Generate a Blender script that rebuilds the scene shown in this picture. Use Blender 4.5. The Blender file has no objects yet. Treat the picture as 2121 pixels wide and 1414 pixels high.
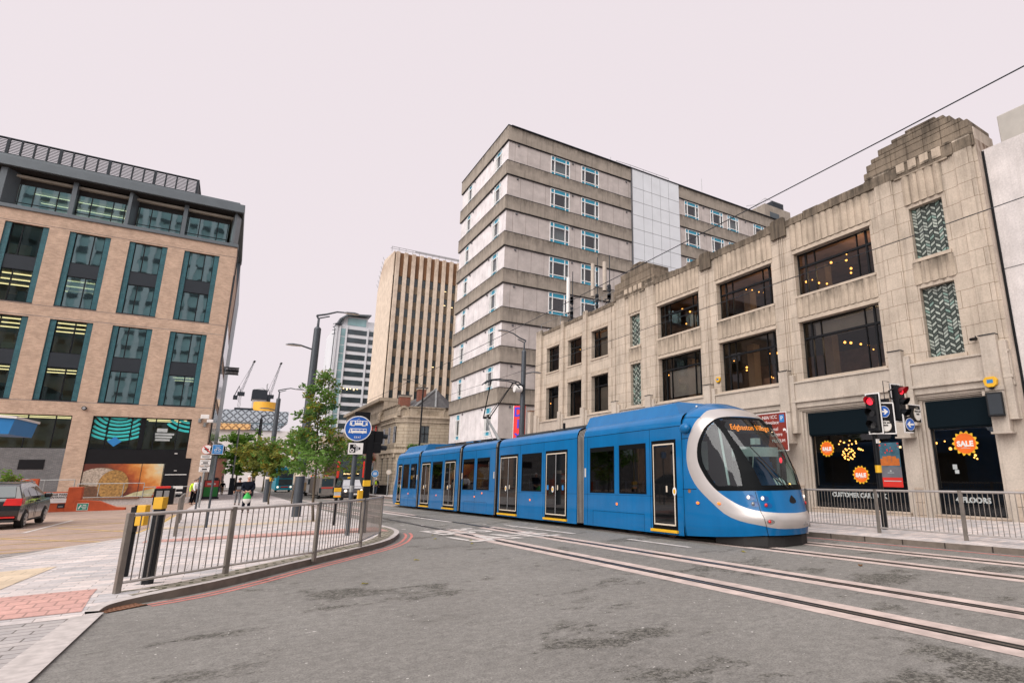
import bpy, bmesh, math, random
from mathutils import Vector, Matrix
C = bpy.context.scene.collection
SC = bpy.context.scene
random.seed(7)
SL = 0.018                                   # the street falls gently away along +Y
def G(y): return -SL * y
R = math.radians

# ------------------------------------------------------------------ camera, sky, sun, exposure
cam_d = bpy.data.cameras.new('camera')
cam_d.sensor_width = 36.0; cam_d.sensor_fit = 'HORIZONTAL'
cam_d.lens = 19.465; cam_d.shift_x = -0.0912; cam_d.shift_y = -0.0010
cam_d.clip_start = 0.05; cam_d.clip_end = 3000
cam = bpy.data.objects.new('camera', cam_d); C.objects.link(cam)
right = Vector((0.83506, -0.55015, -0.00398)); up = -Vector((0.12064, 0.19016, -0.97431)); back = -Vector((0.53678, 0.81313, 0.22516))
cam.matrix_world = Matrix(((right.x, up.x, back.x, 0), (right.y, up.y, back.y, 0), (right.z, up.z, back.z, 1.6), (0, 0, 0, 1)))
SC.camera = cam
W = bpy.data.worlds.new('World'); SC.world = W; W.use_nodes = True
nt = W.node_tree
bg = nt.nodes['Background']
sky = nt.nodes.new('ShaderNodeTexSky'); sky.sky_type = 'NISHITA'; sky.sun_disc = False
SUN_EL, SUN_AZ = R(42), R(242)               # azimuth measured clockwise from +Y
sky.sun_elevation = SUN_EL; sky.sun_rotation = SUN_AZ
sky.air_density = 1.0; sky.dust_density = 6.0; sky.ozone_density = 1.0
hsv = nt.nodes.new('ShaderNodeHueSaturation'); hsv.inputs['Saturation'].default_value = 0.12; hsv.inputs['Value'].default_value = 0.9
mx = nt.nodes.new('ShaderNodeMix'); mx.data_type = 'RGBA'; mx.inputs[0].default_value = 0.90   # closed cloud cover
mx.inputs[7].default_value = (5.42, 4.86, 5.10, 1)
nt.links.new(sky.outputs[0], hsv.inputs['Color']); nt.links.new(hsv.outputs[0], mx.inputs[6])
nt.links.new(mx.outputs[2], bg.inputs['Color']); bg.inputs['Strength'].default_value = 0.0617
sd = bpy.data.lights.new('sun', 'SUN'); sd.energy = 1.5; sd.angle = R(70); sd.color = (1.0, 0.955, 0.90)
sun = bpy.data.objects.new('sun', sd); C.objects.link(sun)
to_sun = Vector((math.sin(SUN_AZ) * math.cos(SUN_EL), math.cos(SUN_AZ) * math.cos(SUN_EL), math.sin(SUN_EL)))
sun.rotation_euler = to_sun.to_track_quat('Z', 'Y').to_euler(); sun.location = (0, 0, 80)
vs = SC.view_settings
vs.view_transform = 'Standard'; vs.look = 'None'; vs.gamma = 1; vs.use_curve_mapping = False; vs.exposure = 1.45
SC.cycles.max_bounces = 7; SC.cycles.transparent_max_bounces = 16; SC.cycles.caustics_reflective = False; SC.cycles.caustics_refractive = False

# ------------------------------------------------------------------ materials
MATS = {}
def _new(name):
    m = bpy.data.materials.new(name); m.use_nodes = True; MATS[name] = m
    return m, m.node_tree, m.node_tree.nodes['Principled BSDF']
def N(t, kind, **kw):
    n = t.nodes.new(kind)
    for k, v in kw.items():
        if k in n.inputs: n.inputs[k].default_value = v
        else: setattr(n, k, v)
    return n
def c4(c): return (c[0], c[1], c[2], 1)
def coords(t, scale=(1, 1, 1), obj=True):
    tc = N(t, 'ShaderNodeTexCoord'); mp = N(t, 'ShaderNodeMapping'); mp.inputs['Scale'].default_value = scale
    t.links.new(tc.outputs['Object'], mp.inputs['Vector']); return mp.outputs[0]
def noise(t, vec, scale, detail=4, rough=.55):
    n = N(t, 'ShaderNodeTexNoise', Scale=scale, Detail=detail, Roughness=rough); t.links.new(vec, n.inputs['Vector']); return n.outputs['Fac']
def ramp(t, fac, stops):
    r = N(t, 'ShaderNodeValToRGB'); e = r.color_ramp.elements
    while len(e) < len(stops): e.new(.5)
    for i, (p, c) in enumerate(stops):
        e[i].position = p; e[i].color = c4(c) if len(c) == 3 else c
    t.links.new(fac, r.inputs[0]); return r.outputs[0]
def mul(t, a, b, fac=1.0, mode='MULTIPLY'):
    m = N(t, 'ShaderNodeMix', data_type='RGBA', blend_type=mode)
    if isinstance(fac, float): m.inputs[0].default_value = fac
    else: t.links.new(fac, m.inputs[0])
    for s, i in ((a, 6), (b, 7)):
        if isinstance(s, tuple): m.inputs[i].default_value = c4(s)
        else: t.links.new(s, m.inputs[i])
    return m.outputs[2]
def bump(t, p, fac, strength=.3, dist=.02):
    b = N(t, 'ShaderNodeBump', Strength=strength, Distance=dist); t.links.new(fac, b.inputs['Height']); t.links.new(b.outputs[0], p.inputs['Normal'])
def M(name, col, rough=.6, metal=0., var=.18, scale=2.5, streak=0., bmp=0., bscale=40., coat=0., spec=.5):
    """plain surface: base colour with a little dirt and tone variation"""
    m, t, p = _new(name)
    p.inputs['Roughness'].default_value = rough; p.inputs['Metallic'].default_value = metal
    p.inputs['Specular IOR Level'].default_value = spec
    if coat: p.inputs['Coat Weight'].default_value = coat; p.inputs['Coat Roughness'].default_value = .06
    v = coords(t)
    k = ramp(t, noise(t, v, scale, 5), [(.3, (1 - var,) * 3), (.7, (1 + var * .4,) * 3)])
    o = mul(t, c4(col)[:3], k)
    if streak:
        sv = coords(t, (1.6, 1.6, .10))
        s = ramp(t, noise(t, sv, 2.2, 5, .65), [(.42, (1 - streak,) * 3), (.62, (1, 1, 1))])
        o = mul(t, o, s)
    t.links.new(o, p.inputs['Base Color'])
    if bmp: bump(t, p, noise(t, v, bscale, 3), bmp, .01)
    return m
def EM(name, col, s):
    m, t, p = _new(name); p.inputs['Base Color'].default_value = c4(col); p.inputs['Emission Color'].default_value = c4(col); p.inputs['Emission Strength'].default_value = s
    return m
def brick(name, c1, c2, mortar, bw, bh, plane='XZ', msize=.012, rough=.8, bmp=.35, stain=.25, squash=1, bias=0., gloss=.5):
    """bricks, blocks or pavers laid in the given plane"""
    m, t, p = _new(name); p.inputs['Roughness'].default_value = rough; p.inputs['Specular IOR Level'].default_value = gloss
    tc = N(t, 'ShaderNodeTexCoord'); sx = N(t, 'ShaderNodeSeparateXYZ'); cx = N(t, 'ShaderNodeCombineXYZ')
    t.links.new(tc.outputs['Object'], sx.inputs[0])
    a, b = plane
    if a == '+':                                 # walls of either direction: x + y along the course
        ad = N(t, 'ShaderNodeMath', operation='ADD'); t.links.new(sx.outputs[0], ad.inputs[0]); t.links.new(sx.outputs[1], ad.inputs[1]); t.links.new(ad.outputs[0], cx.inputs[0])
    else: t.links.new(sx.outputs['XYZ'.index(a)], cx.inputs[0])
    t.links.new(sx.outputs['XYZ'.index(b)], cx.inputs[1])
    bt = N(t, 'ShaderNodeTexBrick', Color1=c4(c1), Color2=c4(c2), Mortar=c4(mortar), Scale=1.0)
    bt.inputs['Mortar Size'].default_value = msize; bt.inputs['Brick Width'].default_value = bw; bt.inputs['Row Height'].default_value = bh; bt.inputs['Bias'].default_value = bias
    bt.inputs['Mortar Smooth'].default_value = .2
    t.links.new(cx.outputs[0], bt.inputs['Vector'])
    k = ramp(t, noise(t, tc.outputs['Object'], 1.3, 6, .6), [(.3, (1 - stain,) * 3), (.68, (1.06,) * 3)])
    k2 = ramp(t, noise(t, tc.outputs['Object'], 23, 3, .6), [(.3, (.86,) * 3), (.7, (1.06,) * 3)])
    t.links.new(mul(t, mul(t, bt.outputs['Color'], k), k2), p.inputs['Base Color'])
    inv = N(t, 'ShaderNodeMath', operation='SUBTRACT'); inv.inputs[0].default_value = 1; t.links.new(bt.outputs['Fac'], inv.inputs[1])
    if bmp: bump(t, p, inv.outputs[0], bmp, .012)
    return m
def glass(name, tint, refl=.12, rough=.02, tr=.8, gl=(.95, .97, 1), wob=.05):
    """window glass: reflects like glass, lets tinted light through"""
    m, t, p = _new(name); out = t.nodes['Material Output']
    tb = N(t, 'ShaderNodeBsdfTransparent'); tb.inputs[0].default_value = c4([x * tr for x in tint])
    gb = N(t, 'ShaderNodeBsdfGlossy', Roughness=rough); gb.inputs[0].default_value = c4(gl)
    v = coords(t); bn = N(t, 'ShaderNodeBump', Strength=wob, Distance=.05); t.links.new(noise(t, v, .7, 2), bn.inputs['Height']); t.links.new(bn.outputs[0], gb.inputs['Normal'])
    lw = N(t, 'ShaderNodeLayerWeight', Blend=.5); pw = N(t, 'ShaderNodeMath', operation='POWER'); pw.inputs[1].default_value = 5; t.links.new(lw.outputs['Facing'], pw.inputs[0])
    ad = N(t, 'ShaderNodeMath', operation='MULTIPLY_ADD'); ad.inputs[1].default_value = .9; ad.inputs[2].default_value = refl + .04; ad.use_clamp = True; t.links.new(pw.outputs[0], ad.inputs[0])
    ms = N(t, 'ShaderNodeMixShader'); t.links.new(ad.outputs[0], ms.inputs[0]); t.links.new(tb.outputs[0], ms.inputs[1]); t.links.new(gb.outputs[0], ms.inputs[2])
    t.links.new(ms.outputs[0], out.inputs['Surface']); t.nodes.remove(p); return m
def weathered(name, base, dark, zdark=None, joints=None, plane='YZ', streak=.5, rough=.85, jcol=(.10, .08, .065), span=1.0):
    """stone or concrete with joints, rain streaks and soot spreading down from the given heights"""
    m, t, p = _new(name); p.inputs['Roughness'].default_value = rough; p.inputs['Specular IOR Level'].default_value = .3
    tc = N(t, 'ShaderNodeTexCoord'); V = tc.outputs['Object']
    k = ramp(t, noise(t, V, .9, 6, .62), [(.3, (.78,) * 3), (.66, (1.08,) * 3)])
    o = mul(t, tuple(base), k)
    sv = coords(t, (2.2, 2.2, .13))
    sn = noise(t, sv, 1.8, 6, .7)
    o = mul(t, o, tuple(dark), ramp(t, sn, [(.50, (0, 0, 0)), (.72, (streak,) * 3)]), 'MIX')
    fine = ramp(t, noise(t, V, 18, 4, .65), [(.3, (.84,) * 3), (.7, (1.07,) * 3)])
    o = mul(t, o, fine)
    if zdark:
        sx = N(t, 'ShaderNodeSeparateXYZ'); t.links.new(V, sx.inputs[0]); total = None
        for z in zdark:
            sub = N(t, 'ShaderNodeMath', operation='SUBTRACT'); sub.inputs[0].default_value = z; t.links.new(sx.outputs[2], sub.inputs[1])
            mr = N(t, 'ShaderNodeMapRange'); mr.inputs[1].default_value = span; mr.inputs[2].default_value = -.02; mr.inputs[3].default_value = 0; mr.inputs[4].default_value = 1
            t.links.new(sub.outputs[0], mr.inputs[0])
            gt = N(t, 'ShaderNodeMath', operation='GREATER_THAN'); gt.inputs[1].default_value = -.05; t.links.new(sub.outputs[0], gt.inputs[0])
            pr = N(t, 'ShaderNodeMath', operation='MULTIPLY'); t.links.new(mr.outputs[0], pr.inputs[0]); t.links.new(gt.outputs[0], pr.inputs[1])
            if total is None: total = pr.outputs[0]
            else:
                mxn = N(t, 'ShaderNodeMath', operation='MAXIMUM'); t.links.new(total, mxn.inputs[0]); t.links.new(pr.outputs[0], mxn.inputs[1]); total = mxn.outputs[0]
        n2 = noise(t, coords(t, (1.5, 1.5, .5)), 1.7, 6, .7)
        f = N(t, 'ShaderNodeMath', operation='MULTIPLY'); t.links.new(total, f.inputs[0]); t.links.new(ramp(t, n2, [(.36, (0, 0, 0)), (.60, (1, 1, 1))]), f.inputs[1])
        o = mul(t, o, tuple(dark), f.outputs[0], 'MIX')
    if joints:
        sx2 = N(t, 'ShaderNodeSeparateXYZ'); cx = N(t, 'ShaderNodeCombineXYZ'); t.links.new(V, sx2.inputs[0])
        t.links.new(sx2.outputs['XYZ'.index(plane[0])], cx.inputs[0]); t.links.new(sx2.outputs['XYZ'.index(plane[1])], cx.inputs[1])
        bt = N(t, 'ShaderNodeTexBrick', Scale=1.0, Color1=(1, 1, 1, 1), Color2=(.93, .93, .93, 1), Mortar=(.42, .38, .34, 1)); bt.inputs['Brick Width'].default_value = joints[0]; bt.inputs['Row Height'].default_value = joints[1]
        bt.inputs['Mortar Size'].default_value = joints[2]; bt.inputs['Mortar Smooth'].default_value = .3
        t.links.new(cx.outputs[0], bt.inputs['Vector'])
        o = mul(t, o, bt.outputs['Color'])
    t.links.new(o, p.inputs['Base Color'])
    bump(t, p, noise(t, V, 30, 4), .25, .01)
    return m

# ------------------------------------------------------------------ mesh builder
APART = {'glazing_bars', 'tow_point', 'roof_railing', 'corner_windows', 'pier_mouldings', 'tower_frieze', 'window_film', 'pier_cap', 'shopfront_surround'}
class MB:
    def __init__(s): s.v = []; s.f = []; s.m = []
    def add(s, verts, faces, m=0):
        o = len(s.v); s.v += [tuple(v) for v in verts]
        for f in faces: s.f.append([i + o for i in f]); s.m.append(m)
        return s
    def box(s, x0, x1, y0, y1, z0, z1, m=0, sl=0):
        if x0 > x1: x0, x1 = x1, x0
        if y0 > y1: y0, y1 = y1, y0
        v = [(x, y, z + (G(y) if sl else 0)) for z in (z0, z1) for y in (y0, y1) for x in (x0, x1)]
        return s.add(v, [(0, 2, 3, 1), (4, 5, 7, 6), (0, 1, 5, 4), (2, 6, 7, 3), (0, 4, 6, 2), (1, 3, 7, 5)], m)
    def fbox(s, F, u0, u1, v0, v1, w0, w1, m=0):
        """box in a frame F(u, v, w) -> point"""
        v = [F(u, vv, w) for w in (w0, w1) for vv in (v0, v1) for u in (u0, u1)]
        return s.add(v, [(0, 2, 3, 1), (4, 5, 7, 6), (0, 1, 5, 4), (2, 6, 7, 3), (0, 4, 6, 2), (1, 3, 7, 5)], m)
    def quad(s, a, b, c, d, m=0): return s.add([a, b, c, d], [(0, 1, 2, 3)], m)
    def poly(s, pts, m=0): return s.add(pts, [list(range(len(pts)))], m)
    def prism(s, pts, d, m=0):
        """pts: 3-D polygon, extruded by vector d"""
        n = len(pts); d = Vector(d); p = [Vector(q) for q in pts]
        s.add(p + [q + d for q in p], [list(range(n))[::-1], list(range(n, 2 * n))] + [(i, (i + 1) % n, n + (i + 1) % n, n + i) for i in range(n)], m); return s
    def tube(s, path, r, n=8, m=0, caps=True):
        P = [Vector(p) for p in path]; k = len(P)
        rr = r if isinstance(r, (list, tuple)) else [r] * k
        rings = []; ref = None
        for i in range(k):
            d = (P[min(i + 1, k - 1)] - P[max(i - 1, 0)]).normalized()
            if ref is None or abs(ref.dot(d)) > .98: ref = Vector((0, 0, 1)) if abs(d.z) < .9 else Vector((1, 0, 0))
            a = d.cross(ref).normalized(); b = d.cross(a).normalized()
            rings.append([P[i] + (a * math.cos(2 * math.pi * j / n) + b * math.sin(2 * math.pi * j / n)) * rr[i] for j in range(n)])
        o = len(s.v)
        for g in rings: s.v += [tuple(q) for q in g]
        for i in range(k - 1):
            for j in range(n):
                s.f.append([o + i * n + j, o + i * n + (j + 1) % n, o + (i + 1) * n + (j + 1) % n, o + (i + 1) * n + j]); s.m.append(m)
        if caps:
            s.f.append([o + j for j in range(n)]); s.m.append(m); s.f.append([o + (k - 1) * n + j for j in range(n)][::-1]); s.m.append(m)
        return s
    def disc(s, c, nrm, r, n=24, m=0, thick=.0, rx=None):
        """flat disc (or ellipse) facing nrm, optionally with thickness behind it"""
        c = Vector(c); nrm = Vector(nrm).normalized(); a = Vector((0, 0, 1)).cross(nrm)
        a = a.normalized() if a.length > .01 else Vector((1, 0, 0)); b = nrm.cross(a)
        rx = r if rx is None else rx
        ring = [c + a * math.cos(2 * math.pi * j / n) * rx + b * math.sin(2 * math.pi * j / n) * r for j in range(n)]
        if thick: return s.prism(ring, -nrm * thick, m)
        return s.poly(ring, m)
    def sphere(s, c, r, n=10, m=0, sc=(1, 1, 1)):
        c = Vector(c); v = []; f = []
        for i in range(n // 2 + 1):
            a = math.pi * i / (n // 2)
            for j in range(n): b = 2 * math.pi * j / n; v.append(c + Vector((math.sin(a) * math.cos(b) * r * sc[0], math.sin(a) * math.sin(b) * r * sc[1], math.cos(a) * r * sc[2])))
        for i in range(n // 2):
            for j in range(n): f.append((i * n + j, (i + 1) * n + j, (i + 1) * n + (j + 1) % n, i * n + (j + 1) % n))
        return s.add(v, f, m)
    def grid(s, fn, nu, nv, m=0):
        v = [fn(i / nu, j / nv) for j in range(nv + 1) for i in range(nu + 1)]
        return s.add(v, [(j * (nu + 1) + i, j * (nu + 1) + i + 1, (j + 1) * (nu + 1) + i + 1, (j + 1) * (nu + 1) + i) for j in range(nv) for i in range(nu)], m)
    def facade(s, F, u0, u1, v0, v1, holes, depth, m=0, mrev=None):
        """wall face in frame F(u, v, w) with rectangular openings and reveals going to w = depth"""
        us = sorted({u0, u1, *[h[0] for h in holes], *[h[1] for h in holes]}); vsn = sorted({v0, v1, *[h[2] for h in holes], *[h[3] for h in holes]})
        us = [u for u in us if u0 <= u <= u1]; vsn = [v for v in vsn if v0 <= v <= v1]
        for a, b in zip(us, us[1:]):
            for c, d in zip(vsn, vsn[1:]):
                cu, cv = (a + b) / 2, (c + d) / 2
                if any(h[0] < cu < h[1] and h[2] < cv < h[3] for h in holes): continue
                s.quad(F(a, c, 0), F(b, c, 0), F(b, d, 0), F(a, d, 0), m)
        mr = m if mrev is None else mrev
        for h in holes:
            dp = h[4] if len(h) > 4 else depth
            for (p, q) in (((h[0], h[2]), (h[1], h[2])), ((h[1], h[2]), (h[1], h[3])), ((h[1], h[3]), (h[0], h[3])), ((h[0], h[3]), (h[0], h[2]))):
                s.quad(F(p[0], p[1], 0), F(q[0], q[1], 0), F(q[0], q[1], dp), F(p[0], p[1], dp), mr)
        return s
    def clusters(s, gap=.12):
        """loose pieces that stand apart from one another"""
        par = list(range(len(s.v)))
        def find(a):
            while par[a] != a: par[a] = par[par[a]]; a = par[a]
            return a
        for f in s.f:
            for a in f[1:]: par[find(a)] = find(f[0])
        box = {}
        for i, v in enumerate(s.v):
            r = find(i); b = box.setdefault(r, [list(v), list(v)])
            for k in range(3): b[0][k] = min(b[0][k], v[k]); b[1][k] = max(b[1][k], v[k])
        K = list(box); lab = {k: k for k in K}
        def fl(a):
            while lab[a] != a: a = lab[a]
            return a
        for i, a in enumerate(K):
            for c in K[i + 1:]:
                if all(box[a][0][k] - gap <= box[c][1][k] and box[c][0][k] - gap <= box[a][1][k] for k in range(3)): lab[fl(c)] = fl(a)
        out = {}
        for f, m in zip(s.f, s.m): out.setdefault(fl(find(f[0])), []).append((f, m))
        res = []
        for L in out.values():
            b = MB(); mp = {}
            for f, m in L:
                for i in f:
                    if i not in mp: mp[i] = len(b.v); b.v.append(s.v[i])
                b.f.append([mp[i] for i in f]); b.m.append(m)
            res.append(b)
        return res
    def build(s, name, mats, parent=None, smooth=None, bevel=0):
        if name in APART:
            q = s.clusters()
            if len(q) > 1: return [b._build(name, mats, parent, smooth, bevel) for b in q][0]
        return s._build(name, mats, parent, smooth, bevel)
    def _build(s, name, mats, parent=None, smooth=None, bevel=0):
        me = bpy.data.meshes.new(name)
        off = Vector((0, 0, 0)); q = parent
        while q is not None: off += q.location; q = q.parent
        me.from_pydata([(v[0] - off.x, v[1] - off.y, v[2] - off.z) for v in s.v], [], s.f)
        ml = mats if isinstance(mats, (list, tuple)) else [mats]
        for mm in ml: me.materials.append(MATS[mm] if isinstance(mm, str) else mm)
        me.polygons.foreach_set('material_index', s.m)
        bm = bmesh.new(); bm.from_mesh(me); bmesh.ops.remove_doubles(bm, verts=bm.verts, dist=1e-5); bmesh.ops.recalc_face_normals(bm, faces=bm.faces); bm.to_mesh(me); bm.free()
        if smooth is not None:
            me.polygons.foreach_set('use_smooth', [True] * len(me.polygons))
            me.set_sharp_from_angle(angle=R(smooth))
        me.update()
        o = bpy.data.objects.new(name, me); C.objects.link(o)
        if parent is not None: o.parent = parent
        if bevel:
            b = o.modifiers.new('bevel', 'BEVEL'); b.width = bevel; b.segments = 2; b.limit_method = 'ANGLE'; b.angle_limit = R(40); b.harden_normals = False
        return o
def thing(name, label, cat, loc, group=None, rz=0.):
    o = bpy.data.objects.new(name, None); o.empty_display_size = .2; C.objects.link(o); o.location = loc; o.rotation_euler = (0, 0, rz)
    tag(o, label, cat, group); return o
def tag(o, label, cat, group=None):
    o['label'] = label; o['category'] = cat
    if group: o['group'] = group
    return o
def kids(o): return [x for x in bpy.data.objects if x.parent == o]
def dup(root, loc, rz=0., label=None, scale=None):
    cache = CH.get(root.name)
    if cache is None:
        cache = CH[root.name] = [(c, kids(c)) for c in kids(root)]
    r = root.copy(); C.objects.link(r); r.location = loc; r.rotation_euler = (0, 0, rz)
    if scale: r.scale = scale
    if label: r['label'] = label
    for c, gs in cache:
        k = c.copy(); C.objects.link(k); k.parent = r
        for g in gs: q = g.copy(); C.objects.link(q); q.parent = k
    return r
CH = {}
def copy_part(o, parent, loc, rz=0.):
    """one more of a part (with its sub-parts) on the same thing"""
    cache = CH.get(o.name)
    if cache is None: cache = CH[o.name] = kids(o)
    k = o.copy(); C.objects.link(k); k.parent = parent; k.location = loc; k.rotation_euler = (0, 0, rz)
    for g in cache: q = g.copy(); C.objects.link(q); q.parent = k
    return k
def structure(o): o['kind'] = 'structure'; return o
_tc = {}
def text(name, s, size, F, mat, parent, thick=.004, align='CENTER', sx=1.0, bold=0., space=1.0):
    """flat lettering standing in a frame F(u, v, w); u runs along the line of writing"""
    cu = bpy.data.curves.new('t', 'FONT'); cu.body = s; cu.size = size; cu.align_x = align; cu.align_y = 'CENTER'; cu.extrude = thick / 2; cu.resolution_u = 3; cu.offset = bold; cu.space_character = space
    ob = bpy.data.objects.new('t', cu); C.objects.link(ob)
    bpy.context.view_layer.update()
    me = bpy.data.meshes.new_from_object(ob.evaluated_get(bpy.context.evaluated_depsgraph_get()))
    b = MB(); b.add([F(v.co.x * sx, v.co.y, v.co.z) for v in me.vertices], [list(p.vertices) for p in me.polygons])
    bpy.data.objects.remove(ob); bpy.data.curves.remove(cu); bpy.data.meshes.remove(me)
    return b.build(name, mat, parent)
def frame(o, u, v=(0, 0, 1)):
    """frame with origin o, u along, v up, w = out of the face (u x v)"""
    o = Vector(o); u = Vector(u).normalized(); v = Vector(v).normalized(); w = u.cross(v)
    return lambda a, b, c=0: o + u * a + v * b + w * c
# ------------------------------------------------------------------ material set
def asphalt():
    m, t, p = _new('asphalt'); p.inputs['Roughness'].default_value = .82; p.inputs['Specular IOR Level'].default_value = .35
    V = coords(t)
    base = ramp(t, noise(t, V, .35, 5, .6), [(.3, (.190, .182, .168)), (.7, (.232, .224, .208))])
    gr = noise(t, V, 55, 3, .75)
    o = mul(t, base, ramp(t, gr, [(.32, (.58,) * 3), (.5, (1.0,) * 3), (.70, (1.32,) * 3)]))
    mid = noise(t, coords(t, (1, 1.25, 1)), 8, 5, .7)
    o = mul(t, o, ramp(t, mid, [(.3, (.72,) * 3), (.7, (1.14,) * 3)]))
    worn = noise(t, coords(t, (.55, .8, 1)), .75, 10, .72)          # fretted, rougher patches
    wm = ramp(t, worn, [(.545, (0, 0, 0)), (.585, (1, 1, 1))])
    pit = ramp(t, noise(t, V, 26, 4, .8), [(.42, (.22, .215, .20)), (.60, (1.0, 1.0, .96))])
    o = mul(t, o, mul(t, o, pit), wm, 'MIX')
    t.links.new(o, p.inputs['Base Color'])
    o = mul(t, o, (.62, .60, .57), ramp(t, noise(t, V, 17, 2, .5), [(.735, (0, 0, 0)), (.76, (1, 1, 1))]), 'MIX')
    t.links.new(o, p.inputs['Base Color'])
    b = N(t, 'ShaderNodeBump', Strength=.5, Distance=.008); t.links.new(gr, b.inputs['Height']); t.links.new(b.outputs[0], p.inputs['Normal'])
asphalt()
brick('paving', (.72, .635, .60), (.44, .43, .44), (.27, .24, .22), .44, .15, 'XY', .006, .8, .2, .22)
brick('paving_grey', (.47, .435, .42), (.38, .36, .355), (.15, .135, .125), .36, .18, 'XY', .010, .8, .3, .25)
brick('block_road', (.46, .32, .25), (.37, .275, .225), (.2, .16, .13), .21, .105, 'XY', .006, .85, .2, .2)
brick('tactile_red', (.62, .36, .31), (.56, .33, .29), (.36, .22, .19), .2, .2, 'XY', .012, .85, .2, .18)
brick('tactile_buff', (.64, .52, .38), (.58, .47, .34), (.30, .25, .18), .4, .4, 'XY', .006, .85, .2, .18)
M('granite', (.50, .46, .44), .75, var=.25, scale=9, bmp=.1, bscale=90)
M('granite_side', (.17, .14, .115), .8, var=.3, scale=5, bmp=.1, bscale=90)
M('track_concrete', (.55, .45, .41), .8, var=.3, scale=4, bmp=.15, bscale=70)
M('rail_steel', (.22, .21, .20), .35, .9, var=.2)
M('rail_groove', (.025, .022, .02), .8)
M('road_white', (.62, .58, .55), .7, var=.35, scale=7)
M('road_red', (.58, .20, .17), .75, var=.3, scale=6)
M('road_yellow', (.62, .42, .13), .75, var=.35, scale=5)
M('iron', (.05, .04, .035), .6, .5, var=.3, scale=20)
M('stone_plain', (.50, .415, .33), .85, var=.2)
SD = (.085, .070, .052)
weathered('stone', (.545, .46, .375), SD, [12.78, 14.05], (.92, .62, .010), 'YZ', .42, span=1.0)
weathered('stone_flute', (.48, .395, .31), SD, [12.5, 8.9], None, 'YZ', .7, span=.6)
weathered('stone_top', (.25, .20, .15), (.05, .04, .03), [12.85, 14.2], (.62, .8, .012), 'YZ', .9, span=1.3)
weathered('stone_soot', (.17, .135, .10), (.04, .032, .025), [12.95], None, 'YZ', .9, span=1)
weathered('stone_side', (.62, .53, .45), (.16, .10, .07), [12.6], None, 'XZ', .8, span=3)
weathered('cream_render', (.50, .435, .37), (.25, .20, .16), None, None, 'YZ', .35)
weathered('plinth_stone', (.50, .41, .33), (.12, .09, .07), None, (1.1, .42, .012), 'YZ', .4)
weathered('white_render', (.66, .615, .60), (.34, .31, .29), None, None, 'YZ', .35)
weathered('hotel_band', (.33, .285, .24), (.10, .085, .07), [36.5, 32.5, 28.55, 24.65, 20.75, 16.85, 12.95, 9.0], None, 'YZ', .55, span=.9)
weathered('hotel_panel', (.52, .465, .44), (.38, .33, .31), None, (1.45, 4, .018), 'XZ', .3)
weathered('hotel_panel_street_lit', (.76, .72, .73), (.58, .54, .55), None, (1.45, 4, .012), 'YZ', .2)  # same panels, colour lightened for the stronger light on the street front
M('white_cladding', (.64, .66, .69), .45, var=.08, scale=.6)
M('cladding_joint', (.10, .10, .11), .6)
M('upvc_white', (.80, .79, .78), .35, var=.05)
M('upvc_blue', (.02, .27, .40), .4, var=.12)
M('curtain', (.62, .63, .62), .9, var=.15, scale=6)
M('room_dark', (.035, .032, .03), .9)
M('room_mid', (.34, .26, .19), .9, var=.4, scale=.7)
M('room_brown', (.30, .17, .115), .85, var=.5, scale=1.2)
M('room_light', (.42, .39, .33), .9, var=.2, scale=.5)
brick('brick_brown', (.60, .415, .305), (.45, .30, .215), (.50, .395, .31), .24, .08, '+Z', .011, .85, .35, .22)
brick('brick_grey', (.15, .15, .155), (.21, .205, .21), (.11, .11, .11), .24, .08, '+Z', .011, .85, .35, .2)
brick('brick_teal', (.015, .10, .13), (.03, .15, .18), (.02, .06, .07), .24, .08, '+Z', .010, .35, .3, .2)
brick('brick_red', (.30, .085, .05), (.22, .06, .04), (.24, .15, .11), .23, .08, '+Z', .012, .85, .3, .25)
M('grey_metal', (.115, .135, .15), .45, .25, var=.1, scale=.8)
M('dark_metal', (.028, .034, .042), .5, .2, var=.1, scale=.8, spec=.25)
M('soffit', (.035, .033, .033), .9, spec=.1)
M('blue_grey_clad', (.16, .21, .25), .4, .2, var=.1)
M('mast_grey', (.062, .072, .085), .45, .3, var=.15, scale=3)
M('galv', (.33, .34, .34), .4, .6, var=.2, scale=6)
M('stainless', (.23, .205, .18), .42, .5, var=.25, scale=5)
M('rail_top', (.55, .52, .49), .3, .7, var=.15, scale=4)
M('black_paint', (.008, .009, .011), .4, var=.15, spec=.2)
M('black_rubber', (.016, .016, .017), .75)
M('yellow_paint', (.72, .40, .015), .45, var=.12)
M('orange_render', (.50, .085, .025), .8, var=.25, scale=2, bmp=.2, bscale=60)
M('sign_white', (.75, .73, .71), .45, var=.06)
M('sign_blue', (.01, .10, .42), .4, var=.05)
M('sign_light_blue', (.02, .19, .48), .4, var=.05)
M('sign_red', (.60, .03, .02), .4, var=.05)
M('sign_maroon', (.20, .022, .012), .45, var=.08)
M('sign_green', (.01, .24, .16), .45, var=.05)
M('sign_black', (.008, .008, .010), .5, spec=.2)
M('sign_grey', (.33, .33, .34), .5)
M('aboard_green', (.02, .27, .05), .5); M('aboard_red', (.62, .06, .05), .5)
M('banner_red', (.72, .012, .012), .45); M('letter_blue', (.03, .03, .55), .5)
M('tram_blue', (.0, .132, .35), .3, var=.10, scale=.9, streak=.10, coat=.45, spec=.15)
M('tram_blue_shaded', (.004, .075, .25), .3, coat=.4)  # darker tram blue, painted shade for the headlamp recesses
M('tram_silver', (.50, .47, .455), .32, .35, var=.06, scale=2, coat=.3)
M('tram_pale', (.62, .54, .44), .35, var=.08)
M('tram_gasket', (.004, .005, .006), .5, spec=.08)
M('tram_roof', (.03, .035, .04), .7)
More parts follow.
